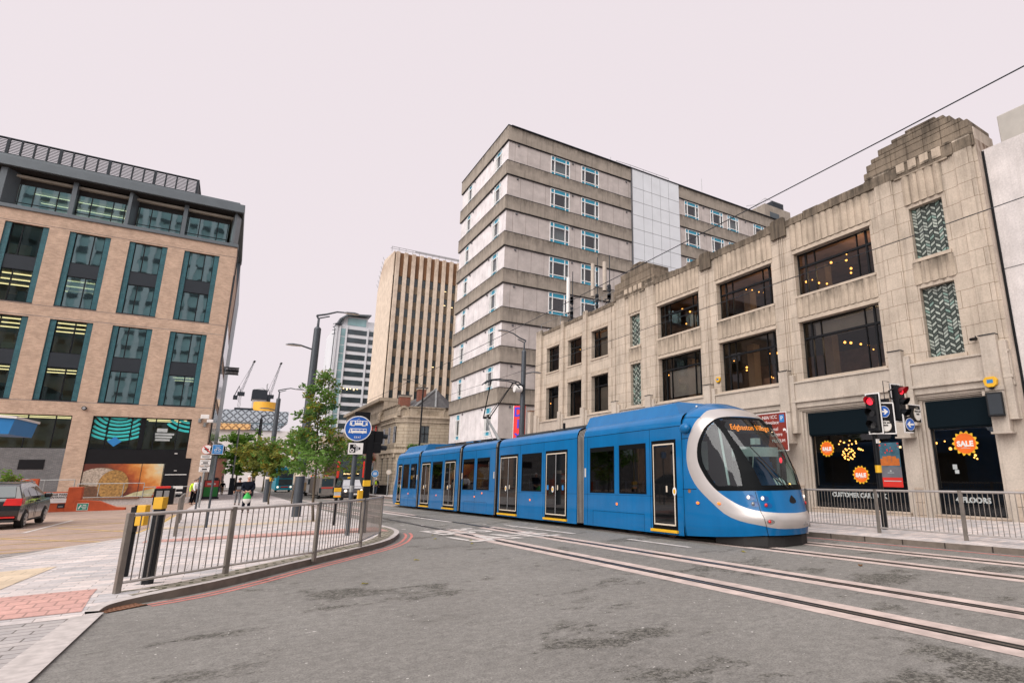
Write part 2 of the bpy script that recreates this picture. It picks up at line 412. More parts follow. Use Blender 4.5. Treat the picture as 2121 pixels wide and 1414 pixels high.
M('bellows', (.010, .010, .011), .8, spec=.15); M('bellows_edge', (.42, .39, .36), .6); M('bellows_grey', (.20, .185, .17), .6, var=.25)
M('tram_under', (.018, .017, .017), .8)
M('tram_seat', (.05, .06, .12), .8); M('tram_inside', (.20, .20, .20), .7)
M('rust', (.24, .11, .06), .8, var=.4, scale=9)
glass('glass_tram', (.30, .33, .34), .015, .02, .55)
glass('glass_cab', (.62, .80, .78), .015, .015, .84, wob=.0)
glass('glass_shop', (.80, .84, .86), .01, .015, .9)
glass('glass_upper', (.74, .70, .66), .0, .02, .9)
glass('glass_office', (.40, .66, .68), .48, .02, .85, gl=(.62, .90, .92))
glass('glass_office_low', (.58, .72, .66), .05, .02, .9, gl=(.6, .86, .88))
glass('glass_house', (.50, .55, .56), .05, .03, .8)
glass('glass_car', (.30, .34, .34), .08, .02, .7)
M('glass_far', (.035, .055, .065), .12, var=.5, scale=.35, spec=.7)
M('glass_far_teal', (.22, .36, .38), .12, var=.4, scale=.25, spec=.7)
EM('bulb', (1.0, .42, .09), 1.7); EM('bulb_white', (1.0, .70, .34), .9); EM('strip_light', (1.0, .74, .40), .9); EM('red_lamp', (1.0, .02, .04), .7)
EM('amber_display', (1.0, .22, .008), .75); EM('orange_lamp', (1.0, .2, .02), .3); EM('head_lamp', (1.0, .85, .72), .35); EM('blue_sky_lamp', (.05, .22, .6), .6)
EM('green_lamp', (.0, .9, .62), .5)
M('herring_a', (.055, .07, .062), .4, var=.3, scale=3, spec=.3); M('herring_b', (.36, .40, .355), .4, var=.5, scale=3); M('herring_c', (.02, .025, .024), .5, var=.3, scale=3, spec=.2); M('herring_d', (.19, .29, .25), .35, var=.3)
M('blind', (.33, .32, .29), .7, var=.1); M('blind_white', (.52, .53, .52), .7, var=.1)
M('awning', (.003, .008, .012), .85, var=.2, scale=30, spec=.1)
M('poster_sky', (.045, .14, .20), .5, var=.5, scale=3); M('poster_sofa', (.50, .13, .02), .5, var=.2, scale=8); M('poster_grey', (.14, .14, .16), .5)
M('sale_orange', (.82, .15, .01), .5); M('sale_yellow', (.85, .50, .02), .5)
M('teal_film', (.03, .48, .47), .5); M('film_white', (.42, .45, .45), .6)
M('skin', (.50, .27, .19), .6); M('skin_dark', (.20, .10, .065), .6); M('hair_white', (.62, .60, .58), .8); M('hair_dark', (.02, .016, .014), .7)
M('cloth_black', (.008, .008, .010), .95, var=.3, scale=9, spec=.05); M('cloth_navy', (.012, .015, .024), .95, var=.3, scale=9, spec=.05); M('cloth_white', (.72, .72, .74), .8, var=.12, scale=9); M('cloth_grey', (.16, .16, .17), .85)
M('cloth_jeans', (.05, .07, .11), .85); M('hi_vis', (.55, .80, .02), .7); M('hi_vis_orange', (.80, .35, .02), .7); M('cloth_tan', (.38, .27, .16), .8)
M('bag_green', (.03, .42, .07), .6); M('bag_white', (.68, .66, .62), .6)
M('car_paint', (.014, .015, .017), .16, .2, var=.05, coat=1.0); M('alloy', (.55, .56, .57), .3, .8); M('tyre', (.018, .018, .018), .85); M('tail_red', (.55, .012, .01), .25, coat=.5); M('chrome', (.6, .6, .6), .15, 1.0)
M('cab_black', (.02, .022, .025), .2, coat=.8); M('van_white', (.68, .68, .68), .35); M('bus_teal', (.015, .30, .42), .35); M('bus_red', (.66, .03, .015), .35); M('bus_grey', (.20, .18, .165), .5, var=.2)
M('taxi_sky_sheen', (.50, .51, .53), .25, .3, coat=.5)  # pale colour standing in for sky reflected in the black taxi
M('bark', (.10, .075, .05), .9, var=.35, scale=8); M('soil', (.05, .035, .025), .95)
def leaf(name, c):
    m, t, p = _new(name); p.inputs['Roughness'].default_value = .6; p.inputs['Specular IOR Level'].default_value = .3
    oi = noise(t, coords(t), 2.2, 3); t.links.new(mul(t, c4(c)[:3], ramp(t, oi, [(.3, (.6, .62, .55)), (.7, (1.35, 1.25, 1.0))])), p.inputs['Base Color'])
    out = t.nodes['Material Output']; tl = N(t, 'ShaderNodeBsdfTranslucent'); tl.inputs[0].default_value = c4([x * 1.4 for x in c]); ms = N(t, 'ShaderNodeMixShader'); ms.inputs[0].default_value = .3
    t.links.new(p.outputs[0], ms.inputs[1]); t.links.new(tl.outputs[0], ms.inputs[2]); t.links.new(ms.outputs[0], out.inputs['Surface'])
leaf('leaf_green', (.11, .22, .045)); leaf('leaf_dark', (.05, .12, .04)); leaf('leaf_yellow', (.27, .24, .04)); leaf('leaf_bright', (.20, .38, .06)); leaf('leaf_olive', (.19, .225, .055)); leaf('leaf_brown', (.18, .09, .035))
M('drum_yellow', (.75, .38, .03), .5, var=.06); M('lib_blue', (.35, .46, .52), .5); M('lib_white', (.72, .67, .65), .6, var=.08, scale=.05)
def lattice(name, base, line, sc):
    """interlaced rings over a wall, as on a filigree facade"""
    m, t, p = _new(name); p.inputs['Roughness'].default_value = .5
    tc = N(t, 'ShaderNodeTexCoord'); sx = N(t, 'ShaderNodeSeparateXYZ'); t.links.new(tc.outputs['Object'], sx.inputs[0]); prev = None
    for ox, oz in ((0, 0), (.5, .5)):
        sq = []
        for ax, o in ((0, ox), (2, oz)):
            a = N(t, 'ShaderNodeMath', operation='MULTIPLY_ADD'); a.inputs[1].default_value = 1 / sc; a.inputs[2].default_value = o; t.links.new(sx.outputs[ax], a.inputs[0])
            f = N(t, 'ShaderNodeMath', operation='FRACT'); t.links.new(a.outputs[0], f.inputs[0])
            s = N(t, 'ShaderNodeMath', operation='SUBTRACT'); s.inputs[1].default_value = .5; t.links.new(f.outputs[0], s.inputs[0])
            q = N(t, 'ShaderNodeMath', operation='POWER'); q.inputs[1].default_value = 2; ab = N(t, 'ShaderNodeMath', operation='ABSOLUTE'); t.links.new(s.outputs[0], ab.inputs[0]); t.links.new(ab.outputs[0], q.inputs[0]); sq.append(q)
        ad = N(t, 'ShaderNodeMath', operation='ADD'); t.links.new(sq[0].outputs[0], ad.inputs[0]); t.links.new(sq[1].outputs[0], ad.inputs[1])
        rt = N(t, 'ShaderNodeMath', operation='SQRT'); t.links.new(ad.outputs[0], rt.inputs[0])
        cm = N(t, 'ShaderNodeMath', operation='COMPARE'); cm.inputs[1].default_value = .40; cm.inputs[2].default_value = .055; t.links.new(rt.outputs[0], cm.inputs[0])
        if prev is None: prev = cm
        else:
            mxx = N(t, 'ShaderNodeMath', operation='MAXIMUM'); t.links.new(prev.outputs[0], mxx.inputs[0]); t.links.new(cm.outputs[0], mxx.inputs[1]); prev = mxx
    t.links.new(mul(t, tuple(base), tuple(line), prev.outputs[0], 'MIX'), p.inputs['Base Color'])
lattice('lattice_silver', (.42, .47, .52), (.10, .11, .13), 2.2); lattice('lattice_gold', (.80, .48, .20), (.30, .15, .06), 2.2)
def mural():
    m, t, p = _new('mural'); p.inputs['Roughness'].default_value = .45
    V = coords(t); sx = N(t, 'ShaderNodeSeparateXYZ'); t.links.new(V, sx.inputs[0])
    n = noise(t, V, 1.1, 5, .65)
    a = N(t, 'ShaderNodeMath', operation='MULTIPLY_ADD'); a.inputs[1].default_value = .19; a.inputs[2].default_value = .0; t.links.new(sx.outputs[0], a.inputs[0])
    b = N(t, 'ShaderNodeMath', operation='MULTIPLY_ADD'); b.inputs[1].default_value = .16; t.links.new(sx.outputs[2], b.inputs[0]); t.links.new(a.outputs[0], b.inputs[2])
    d = N(t, 'ShaderNodeMath', operation='MULTIPLY_ADD'); d.inputs[1].default_value = .55; t.links.new(n, d.inputs[0]); t.links.new(b.outputs[0], d.inputs[2])
    col = ramp(t, d.outputs[0], [(.22, (.10, .02, .01)), (.42, (.34, .07, .015)), (.60, (.55, .20, .04)), (.78, (.66, .42, .18)), (.92, (.50, .58, .50))])
    t.links.new(col, p.inputs['Base Color'])
mural()
M('bread_crust', (.20, .12, .065), .6, var=.65, scale=5); M('bread_seed', (.42, .34, .27), .6, var=.6, scale=9); M('bread_dark', (.13, .055, .025), .6, var=.5, scale=6); M('bread_gold', (.36, .19, .05), .6, var=.6, scale=7); M('board_wood', (.47, .43, .25), .6, var=.3, scale=3)

# ------------------------------------------------------------------ ground
def sheet(name, pts, h, mat, cuts=(), parent=None):
    """flat surface on the sloping street; h = height above the road, or a function of (x, y)"""
    bm = bmesh.new(); vs_ = [bm.verts.new((x, y, 0)) for x, y in pts]; bm.faces.new(vs_)
    for axis, v in cuts:
        bmesh.ops.bisect_plane(bm, geom=bm.verts[:] + bm.edges[:] + bm.faces[:], plane_co=(v, v, 0), plane_no=(1, 0, 0) if axis == 'x' else (0, 1, 0))
    bmesh.ops.triangulate(bm, faces=bm.faces[:])
    for v in bm.verts: v.co.z = G(v.co.y) + (h(v.co.x, v.co.y) if callable(h) else h)
    for f in bm.faces:
        f.normal_update()
        if f.normal.z < 0: f.normal_flip()
    me = bpy.data.meshes.new(name); bm.to_mesh(me); bm.free(); me.materials.append(MATS[mat])
    o = bpy.data.objects.new(name, me); C.objects.link(o)
    if parent: o.parent = parent
    return o
def ribbon(pts, w0, w1, h0, h1=None):
    """quads along a path between two sideways offsets (left of travel positive)"""
    b = MB(); P = [Vector((x, y, 0)) for x, y in pts]; L = []
    for i, p in enumerate(P):
        d = (P[min(i + 1, len(P) - 1)] - P[max(i - 1, 0)]).normalized(); nrm = Vector((-d.y, d.x, 0))
        a = p + nrm * w0; c = p + nrm * w1
        ha = h0(a.x, a.y) if callable(h0) else h0; h1_ = h0 if h1 is None else h1; hc = h1_(c.x, c.y) if callable(h1_) else h1_
        L.append(((a.x, a.y, G(a.y) + ha), (c.x, c.y, G(c.y) + hc)))
    for i in range(len(L) - 1): b.quad(L[i][0], L[i + 1][0], L[i + 1][1], L[i][1])
    return b
def spline(pts, n=8):
    out = []
    P = [Vector(p) for p in pts]
    for i in range(len(P) - 1):
        p0 = P[max(i - 1, 0)]; p1 = P[i]; p2 = P[i + 1]; p3 = P[min(i + 2, len(P) - 1)]
        for k in range(n):
            t = k / n; out.append(.5 * ((2 * p1) + (p2 - p0) * t + (2 * p0 - 5 * p1 + 4 * p2 - p3) * t * t + (3 * p1 - p0 - 3 * p2 + p3) * t ** 3))
    out.append(P[-1]); return [tuple(q) for q in out]
structure(sheet('road', [(-500, -300), (500, -300), (500, 900), (-500, 900)], 0, 'asphalt', [('y', v) for v in (-40, 0, 20, 60, 150)]))
def hp(x, y): return .02 + .10 * min(1, max(0, (y - 9.75) / 1.0))          # dropped kerb rising to full height
KERB = spline([(-1.19, 9.95), (-1.12, 10.2), (-.86, 10.42), (-.24, 10.80), (.37, 11.45), (1.13, 12.42), (2.13, 13.62), (3.16, 14.9), (3.72, 15.85), (4.07, 16.75), (4.38, 17.75), (4.55, 18.8), (4.58, 20.2), (4.5, 22), (4.4, 26), (4.35, 34), (4.3, 50), (4.2, 70), (4.0, 140)], 5)
inner = []
for i, p in enumerate(KERB):
    a = Vector(KERB[max(i - 1, 0)]); b = Vector(KERB[min(i + 1, len(KERB) - 1)]); d = (b - a).normalized(); inner.append((p[0] - d.y * .14, p[1] + d.x * .14))
EDGE = [(-1.9, 140), (-1.88, 36), (-1.93, 27), (-2.26, 21.5), (-2.75, 20.2), (-3.36, 19.0), (-3.75, 17.6), (-4.6, 14.5), (-6.5, 12.0), (-14, 9.5), (-14, 9.75)]
structure(sheet('pavement', inner + EDGE + [(-1.29, 9.75)], hp, 'paving', [('y', 9.76), ('y', 10.75)]))
structure(sheet('pavement', [(-1.42, 9.74), (-14, 9.74), (-14, -3), (-3.2, -3), (-1.52, 6.9)], .02, 'paving_grey'))
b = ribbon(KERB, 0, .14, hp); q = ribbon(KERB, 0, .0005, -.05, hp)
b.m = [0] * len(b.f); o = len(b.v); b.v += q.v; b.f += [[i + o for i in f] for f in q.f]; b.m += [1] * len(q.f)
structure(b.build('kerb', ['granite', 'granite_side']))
brick('paving_moss', (.44, .39, .33), (.30, .27, .21), (.09, .085, .045), .30, .16, 'XY', .03, .9, .5, .4)
structure(ribbon([p for p in KERB if p[0] > -.9 and p[1] < 20], .14, .52, lambda x, y: hp(x, y) + .004).build('pavement_strip', 'paving_moss'))
structure(sheet('kerb', [(-1.13, 9.9), (-1.42, 9.9), (-1.52, 6.9), (-3.2, -3), (-2.9, -3), (-1.18, 6.9)], .026, 'granite'))
structure(ribbon([(-1.15, 9.9), (-1.17, 8.9), (-1.18, 7.0)], -.004, .0, .026, -.03).build('kerb_surface', 'granite_side'))
structure(sheet('pavement_edge_strip', EDGE[1:6] + [(-3.6, 18.0), (-5.2, 13.35), (-7.5, 11.4), (-14, 10.1)] + [(-14, 9.8), (-6.6, 12.0), (-4.55, 14.7), (-3.4, 17.9), (-3.05, 18.9), (-2.5, 20.2), (-2.02, 21.6), (-1.72, 27), (-1.68, 36)], lambda x, y: hp(x, y) + .004, 'granite', [('y', 10.75)]))
structure(sheet('block_paved_road', EDGE[1:10] + [(-60, 9.7), (-60, 60), (-1.9, 60)], lambda x, y: .1 * min(1, max(0, (y - 9.75) / 1.0)), 'block_road', [('y', 10.75)]))
structure(sheet('tactile_pavement', [(-1.36, 9.98), (-1.42, 11.36), (-4.2, 11.30), (-3.2, 9.98)], lambda x, y: hp(x, y) + .005, 'tactile_red', [('y', 10.75)]))
structure(sheet('tactile_pavement', [(-2.62, 12.2), (-2.5, 14.9), (-3.3, 14.62), (-4.6, 13.0), (-4.6, 12.2)], .126, 'tactile_buff'))
structure(sheet('tactile_pavement', [(-1.7, 19.2), (3.4, 19.2), (4.2, 18.2), (4.2, 20.2), (2.6, 20.1), (-1.7, 20.0)], .125, 'tactile_red'))
structure(sheet('tactile_pavement', [(-1.7, 24.4), (3.2, 24.4), (3.2, 25.6), (-1.7, 25.4)], .125, 'tactile_buff'))
# markings on the block-paved road
def stripe(name, pts, w, h, mat): return ribbon(pts, -w / 2, w / 2, h).build(name, mat)
structure(stripe('road_line', [(-9.5, 25.9), (-5.9, 26.0), (-5.4, 26.3), (-5.5, 33.9)], .12, .106, 'road_white'))
for a, c in (((-5.9, 24.6), (-2.5, 20.4)), ((-6.4, 20.9), (-2.3, 22.3)), ((-4.9, 28.2), (-2.1, 23.6)), ((-7, 23.4), (-2.1, 25.6)), ((-6, 31), (-2.1, 29.5)), ((-6.5, 34.5), (-2.1, 33.6)), ((-5.9, 27.8), (-2.1, 30.9)), ((-6.6, 18.6), (-3.6, 18.9)), ((-6.8, 20.2), (-3.0, 19.55))):
    structure(stripe('road_line', [a, c], .09, .106, 'road_yellow'))
for dx in (0, .35): structure(stripe('road_line', [(-2.3 + dx * .3, 21.9 + dx), (-2.06 + dx * .3, 27), (-2.05 + dx * .3, 35)], .08, .108, 'road_yellow'))
# red lines round the corner and along the far kerb
K2 = [p for p in KERB if p[0] > -.9 and p[1] < 18.7]
for w in (-.20, -.36): structure(ribbon(K2, w - .035, w + .035, .004).build('road_line', 'road_red'))
def kx(y): return 13.17 - .026 * (y - 5.2)
YS = [-12, 0, 5, 10, 15, 20, 30, 45, 60, 75, 110, 150]
def kxx(y): return kx(min(y, 20)) - .004 * max(0, y - 20)
RK = [(kxx(y), y) for y in YS]
structure(ribbon(RK, .20, .28, .004).build('road_line', 'road_red'))
structure(sheet('pavement', [(x + .16, y) for x, y in RK] + [(24, 150), (24, -12)], .12, 'paving', [('y', 20)]))
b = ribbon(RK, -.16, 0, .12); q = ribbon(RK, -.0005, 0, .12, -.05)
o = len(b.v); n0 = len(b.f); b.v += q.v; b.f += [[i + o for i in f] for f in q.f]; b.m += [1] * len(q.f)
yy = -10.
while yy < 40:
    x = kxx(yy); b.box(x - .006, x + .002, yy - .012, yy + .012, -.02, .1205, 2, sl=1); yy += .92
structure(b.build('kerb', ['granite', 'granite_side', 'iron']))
# tram tracks
def trk(y): return -.012 * (y - 4) - .0006 * (y - 4) ** 2 if y > 4 else -.004 * (y - 4)
def rail_path(x0, ya, yb): return [(x0 + trk(y), y) for y in [ya + (yb - ya) * i / 40 for i in range(41)]]
for x0 in (6.36, 7.86, 10.34, 11.84):
    for ya, yb in ((-12, 18.9 if x0 < 8 else 15.5), (27.5, 62)):
        P = rail_path(x0, ya, yb)
        structure(ribbon(P, -.31, -.085, .004).build('road_strip', 'track_concrete')); structure(ribbon(P, .085, .31, .004).build('road_strip', 'track_concrete'))
    P = rail_path(x0, -12, 110)
    rl = thing('tram_rail', {6.36: 'grooved steel tram rail nearest the railed corner, lowest of the four', 7.86: 'grooved steel tram rail second from the railed corner', 10.34: 'grooved steel tram rail running under the near side of the tram', 11.84: 'grooved steel tram rail closest to the far kerb'}[x0], 'rail', (x0, 0, 0), 'tram rails')
    ribbon(P, -.085, .085, .003).build('groove', 'rail_groove', rl)
    ribbon(P, -.005, .05, .009).build('rail_head', 'rail_steel', rl); ribbon(P, -.075, -.055, .009).build('rail_lip', 'rail_steel', rl)
# white markings
structure(stripe('road_line', [(8.36, 19.1), (8.66, 14.8)], .16, .011, 'road_white')); structure(stripe('road_line', [(6.6, 31.8), (7.35, 22.0)], .16, .011, 'road_white')); structure(stripe('road_line', [(9.0, 12.6), (9.05, 10.2)], .14, .011, 'road_white'))
structure(stripe('road_line', [(5.4, 60), (5.9, 36)], .16, .011, 'road_white'))
for k in range(8):
    b = MB()
    for xx, y0 in ((4.75 + k * .62, 22.0 - k * .42), (5.0 + k * .62, 19.9 - k * .40)):
        b.quad((xx, y0, G(y0) + .011), (xx + .13, y0, G(y0) + .011), (xx + .13, y0 + .13, G(y0 + .13) + .011), (xx, y0 + .13, G(y0 + .13) + .011))
    structure(b.build('road_markings', 'road_white'))
def ground_frame(x, y, sx, sy, skew=0.): return lambda u, v, w=0: Vector((x + u * sx + v * skew, y + v * sy, G(y + v * sy) + .012 + w))
structure(text('road_marking', 'BUS', 1.0, ground_frame(6.2, 17.85, 1.0, 2.5, -.3), 'road_white', None, .002, bold=.02))
structure(text('road_marking', 'LANE', 1.0, ground_frame(6.75, 15.4, 1.12, 2.3, -.3), 'road_white', None, .002, bold=.02))
# gully grating in the channel
t = thing('drain_grate', 'rusty slotted drain grate set in the road at the foot of the dropped kerb', 'drain grate', (-.99, 10.12, G(10.12)))
b = MB(); F = frame((-1.10, 9.94, G(10) + .004), (.80, .60, 0), (-.60, .80, -.016)); b.fbox(F, 0, .46, 0, .035, -.01, .012); b.fbox(F, 0, .46, .205, .24, -.01, .012); b.fbox(F, 0, .46, .105, .13, -.01, .010)
for k in range(9): b.fbox(F, k * .0535, k * .0535 + .022, 0, .24, -.01, .011)
b.build('grating', 'rust', t); b = MB(); b.fbox(F, -.01, .47, -.01, .25, -.012, .001); b.build('gully', 'rail_groove', t)
random.seed(3)
LEAFSPOT = [(5.2, 17.2), (4.95, 16.1), (5.6, 15.1), (5.35, 14.3), (9.6, 6.3), (2.0, 10.0), (3.4, 12.2), (9.4, 8.9)]
for i, (x, y) in enumerate(LEAFSPOT):
    b = MB(); a = random.random() * 6; z = G(y) + .012
    b.add([(x + math.cos(a + k) * r * .055, y + math.sin(a + k) * r * .055, z + dz) for k, r, dz in ((0, 1.3, .0), (1.2, .7, .008), (2.2, .8, .02), (3.1, 1.2, .004), (4.1, .8, .02), (5.1, .7, .0))], [(0, 1, 2, 3), (0, 3, 4, 5)])
    o = b.build('fallen_leaf', 'leaf_yellow' if i != 4 else 'leaf_brown'); tag(o, ['yellow fallen leaf nearest the tip of the kerbed corner', 'yellow fallen leaf on the road beside the L of the bus lane marking', 'yellow fallen leaf on the road below the bus lane letters', 'yellow fallen leaf alone in the road below the bus lane letters', 'brown fallen leaf lying on the asphalt between the two tram tracks', 'yellow fallen leaf on bare asphalt out from the railing', 'yellow fallen leaf on asphalt off the curve of the kerb', 'yellow fallen leaf beside the nearer rail of the tram'][i], 'leaf', 'leaves fallen on the road')
weathered('tower_fin', (.66, .545, .44), (.36, .26, .19), [44.3], None, 'XZ', .22, span=5); M('tower_brown', (.20, .095, .04), .7, var=.35, scale=.5); M('tower_spandrel', (.20, .15, .10), .7, var=.35, scale=.6); M('white_far', (.60, .61, .64), .5, var=.08, scale=.1); M('slate', (.085, .082, .085), .7, var=.3, scale=3)
M('tower_glass', (.42, .56, .58), .15, var=.25, scale=.2)
# ================================================================== the stone department store (street front on x = 20)
XA = 20.0
FA = lambda u, v, w=0: Vector((XA - w, -u, v))            # u = -y (to the right as seen from the street), v = z, w = out of the wall
store = thing('stone_store', 'long pale stone two-storey shop building with fluted parapet, stepped towers and shutters over display windows', 'building', (20, 24, 0))
BAYS = [(11.25, 14.90), (16.17, 19.78), (21.14, 24.70)]
LEFTW = [(30.0, 32.06), (33.40, 35.40), (36.77, 38.80)]
HERR = [(8.50, 9.68), (26.43, 27.48)]
UPZ, LOZ = (8.97, 10.95), (5.29, 7.78)
holes = []
for a, b_ in BAYS + LEFTW:
    for z0, z1 in (UPZ, LOZ): holes.append((-b_, -a, z0, z1, -.36))
for a, b_ in HERR: holes.append((-b_, -a, 8.98, 11.0, -.22)); holes.append((-b_, -a, 5.33, 7.88, -.22))
b = MB(); b.facade(FA, -40.45, -7.18, 4.2, 12.42, holes, -.36)
b.build('wall', 'stone', store)
# thin lines scored down the piers
b = MB()
def scores(yc, z0, z1, gap=.11, n=3):
    for k in range(n): y = yc + (k - (n - 1) / 2) * gap; b.fbox(FA, -y - .035, -y + .035, z0, z1, 0.0, .028 if k % 2 else .045)
for yc in (15.55, 20.45): scores(yc, 5.3, 12.1)
for yc in (10.45, 25.4, 28.1, 7.75, 25.05): scores(yc, 5.35, 13.0, .15)
for yc in (29.35, 32.75, 36.1, 39.7): scores(yc, 5.3, 12.3, .42, 2)
b.build('pier_mouldings', 'stone', store)
# piers of the plain left bays stand proud and rise over the parapet
b = MB()
for y0, y1 in ((32.55, 33.0), (35.85, 36.3), (39.55, 40.45)): b.fbox(FA, -y1, -y0, 5.2, 12.62, .002, .16)
b.build('pier', 'stone', store)
# fluted bands over each window: shallow convex shafts with a scalloped lower lip
def flutes(name, y0, y1, z0, z1, n, proud=.05):
    b = MB(); w = (y1 - y0) / n
    for i in range(n):
        ya = y1 - i * w
        prof = [(k / 6, math.sin(math.pi * k / 6)) for k in range(7)]
        top = [FA(-(ya - p * w * .97), z1, .02 + proud * s) for p, s in prof]; bot = [FA(-(ya - p * w * .97), z0 - .035 * s, .02 + proud * s) for p, s in prof]
        for k in range(6): b.quad(top[k], top[k + 1], bot[k + 1], bot[k])
        b.poly(bot + [FA(-(ya - w * .97), z0, -.01), FA(-ya, z0, -.01)]); b.poly(top + [FA(-(ya - w * .97), z1, -.01), FA(-ya, z1, -.01)])
    return b.build(name, 'stone_flute', store, smooth=50)
for a, c in BAYS:
    flutes('fluted_panel', a - .1, c + .1, 11.17, 12.34, 12); flutes('fluted_panel', a - .05, c + .05, 8.0, 8.88, 12, .035)
for a, c in HERR: flutes('fluted_panel', a - .12, c + .12, 11.17, 12.3, 5 if a < 20 else 4); flutes('fluted_panel', a - .12, c + .12, 8.05, 8.85, 5 if a < 20 else 4, .035)
for a, c in LEFTW: flutes('fluted_lip', a - .05, c + .05, 11.1, 11.22, 10, .03); flutes('fluted_lip', a - .05, c + .05, 7.92, 8.04, 10, .03)
# plain lintel strips and sills under the flutes
b = MB()
for a, c in BAYS + LEFTW:
    for z0, z1 in (UPZ, LOZ): b = MB(); b.fbox(FA, -c - .05, -a + .05, z1, z1 + .16, .0, .03); b.build('lintel', 'stone_plain', store); b = MB(); b.fbox(FA, -c - .06, -a + .06, z0 - .10, z0, -.35, .06); b.build('sill', 'stone_plain', store)
for a, c in HERR:
    for z0, z1 in ((8.98, 11.0), (5.33, 7.88)): b = MB(); b.fbox(FA, -c - .08, -a + .08, z0 - .12, z0, -.2, .07); b.build('sill', 'stone_plain', store)
# parapet: coping with sooty pier caps
b = MB(); rng = random.Random(5); y = 11.2
while y < 25:
    w = rng.uniform(.5, .95); b.fbox(FA, -min(y + w, 25.0), -y - .006, 12.36, 12.73 + rng.uniform(-.06, .05), -.4, .06 + rng.uniform(-.02, .035)); y += w
b.build('parapet', 'stone_top', store, bevel=.015); b = MB()
y = 29.2
while y < 40.4:
    w = rng.uniform(.6, 1.1); b.fbox(FA, -min(y + w, 40.45), -y - .006, 12.2, 12.44 + rng.uniform(-.02, .03), -.4, .05); y += w
b.build('parapet', 'stone_top', store, bevel=.015)
b = MB()
for y0, y1 in ((15.15, 15.98), (20.03, 20.86)):
    pts = [(y0, 11.95), (y0, 12.82), (y0 + .1, 12.9), (y1 - .1, 12.9), (y1, 12.82), (y1, 11.95)]
    b.prism([FA(-p, z, .04) for p, z in pts], (-.09, 0, 0))
b.build('pier_cap', 'stone_soot', store, bevel=.02)
# stepped towers
def tower(y0, y1, steps, name, y_in=0):
    b = MB()
    prev = 12.36
    for (a, c, z) in steps: b.fbox(FA, -c, -a, prev, z, -1.6 + .002 * z, .13 - .004 * z); prev = z
    b.build(name, 'stone_top', store, bevel=.03)
tower(7.2, 11.25, [(7.21, 11.24, 12.80), (7.22, 11.20, 13.12), (7.28, 11.06, 13.42), (7.50, 10.84, 13.60), (7.80, 10.52, 13.86), (8.0, 9.95, 14.0), (8.3, 9.4, 14.1)], 'tower_top')
tower(24.9, 29.25, [(24.95, 29.2, 12.62), (24.75, 29.18, 13.05), (24.98, 29.05, 13.5), (25.4, 28.35, 13.95), (25.9, 27.3, 14.2), (26.2, 27.0, 14.3)], 'tower_top')
b = MB()
for (a, c, n) in ((8.2, 9.95, 4), (26.0, 28.0, 4)):
    w = (c - a) / n
    b.fbox(FA, -c - .1, -a + .1, 12.30, 12.40, .0, .07)
    for i in range(n): b.fbox(FA, -(a + (i + .86) * w), -(a + (i + .14) * w), 12.46, 12.86, -.02, .115)
b.build('tower_frieze', 'stone_flute', store, bevel=.02)
b = MB()   # buttresses of the towers
for y0, y1 in ((10.15, 10.85), (7.3, 7.9), (24.95, 25.75), (28.0, 28.9)): b = MB(); b.fbox(FA, -y1, -y0, 5.2, 12.9, .001, .075); b.build('tower_buttress', 'stone', store, bevel=.03)
# cream-painted band between shops and upper floors, stepped brackets
b = MB()
b.fbox(FA, -40.44, -7.19, 4.40, 5.19, .0, .12); b.fbox(FA, -40.44, -7.19, 4.30, 4.40, .0, .20); b.fbox(FA, -40.44, -7.19, 4.08, 4.30, .0, .10); b.fbox(FA, -40.44, -7.19, 5.12, 5.19, .12, .17)
b.build('fascia_band', 'cream_render', store, bevel=.012)
PIL = [(15.52, 16.0), (10.5, 10.98), (7.45, 7.92), (20.3, 20.78), (25.2, 25.7), (28.7, 29.2), (32.6, 33.1), (36.0, 36.4), (39.8, 40.3)]
b = MB()
for y0, y1 in PIL:
    b = MB(); b.fbox(FA, -y1, -y0, 2.66, 5.72, .0, .30); b.fbox(FA, -y1 - .05, -y0 + .05, 2.60, 2.665, .0, .36); b.fbox(FA, -y0, -y0 + .22, 3.05, 5.5, .0, .19); b.fbox(FA, -y0, -y0 + .26, 3.02, 3.06, .0, .25)
    b.fbox(FA, -y1 - .03, -y0 + .03, 3.93, 4.08, .28, .34); b.build('bracket', 'cream_render', store, bevel=.012)
b = MB()
for y0, y1 in PIL[:6]: b = MB(); b.fbox(FA, -y1 - .01, -y0 + .01, 5.72, 5.745, .0, .33); b.build('bracket_flashing', 'dark_metal', store)
# ground floor: openings with three-step architraves
SHOPS = [(8.02, 10.08), (11.10, 14.95), (16.35, 20.0), (21.2, 24.8), (26.0, 28.3), (29.9, 32.2), (33.4, 35.6), (36.9, 39.3)]
b = MB(); hs = [(-c - .32, -a + .32 if a > 9 else -a + .10, -.6, 3.98, -.05) for a, c in SHOPS]
b.facade(FA, -40.45, -7.18, -.9, 4.2, hs, -.05)
for a, c in SHOPS:
    for k in range(3):
        e = .32 - k * .105; d = -.05 - k * .08; lip = .10 if a < 9 else e
        b.fbox(FA, -c - e, -c - e + .107, -.6, 3.98 - k * .05, d - .3, d); b.fbox(FA, -a + min(e, lip) - .107, -a + min(e, lip), -.6, 3.98 - k * .05, d - .3, d)
        b.fbox(FA, -c - e + .107, -a + min(e, lip) - .107, 3.98 - (k + 1) * .05, 3.98 - k * .05, d - .3, d)
b.build('shopfront_surround', 'cream_render', store, bevel=.01)
b = MB()
for (y0, y1) in ((7.2, 7.7), (10.45, 10.75), (15.3, 16.0), (20.35, 20.85), (25.15, 25.65)): b = MB(); b.fbox(FA, -y1, -y0, -.8, .92, .0, .035); b.build('plinth', 'plinth_stone', store, bevel=.012)
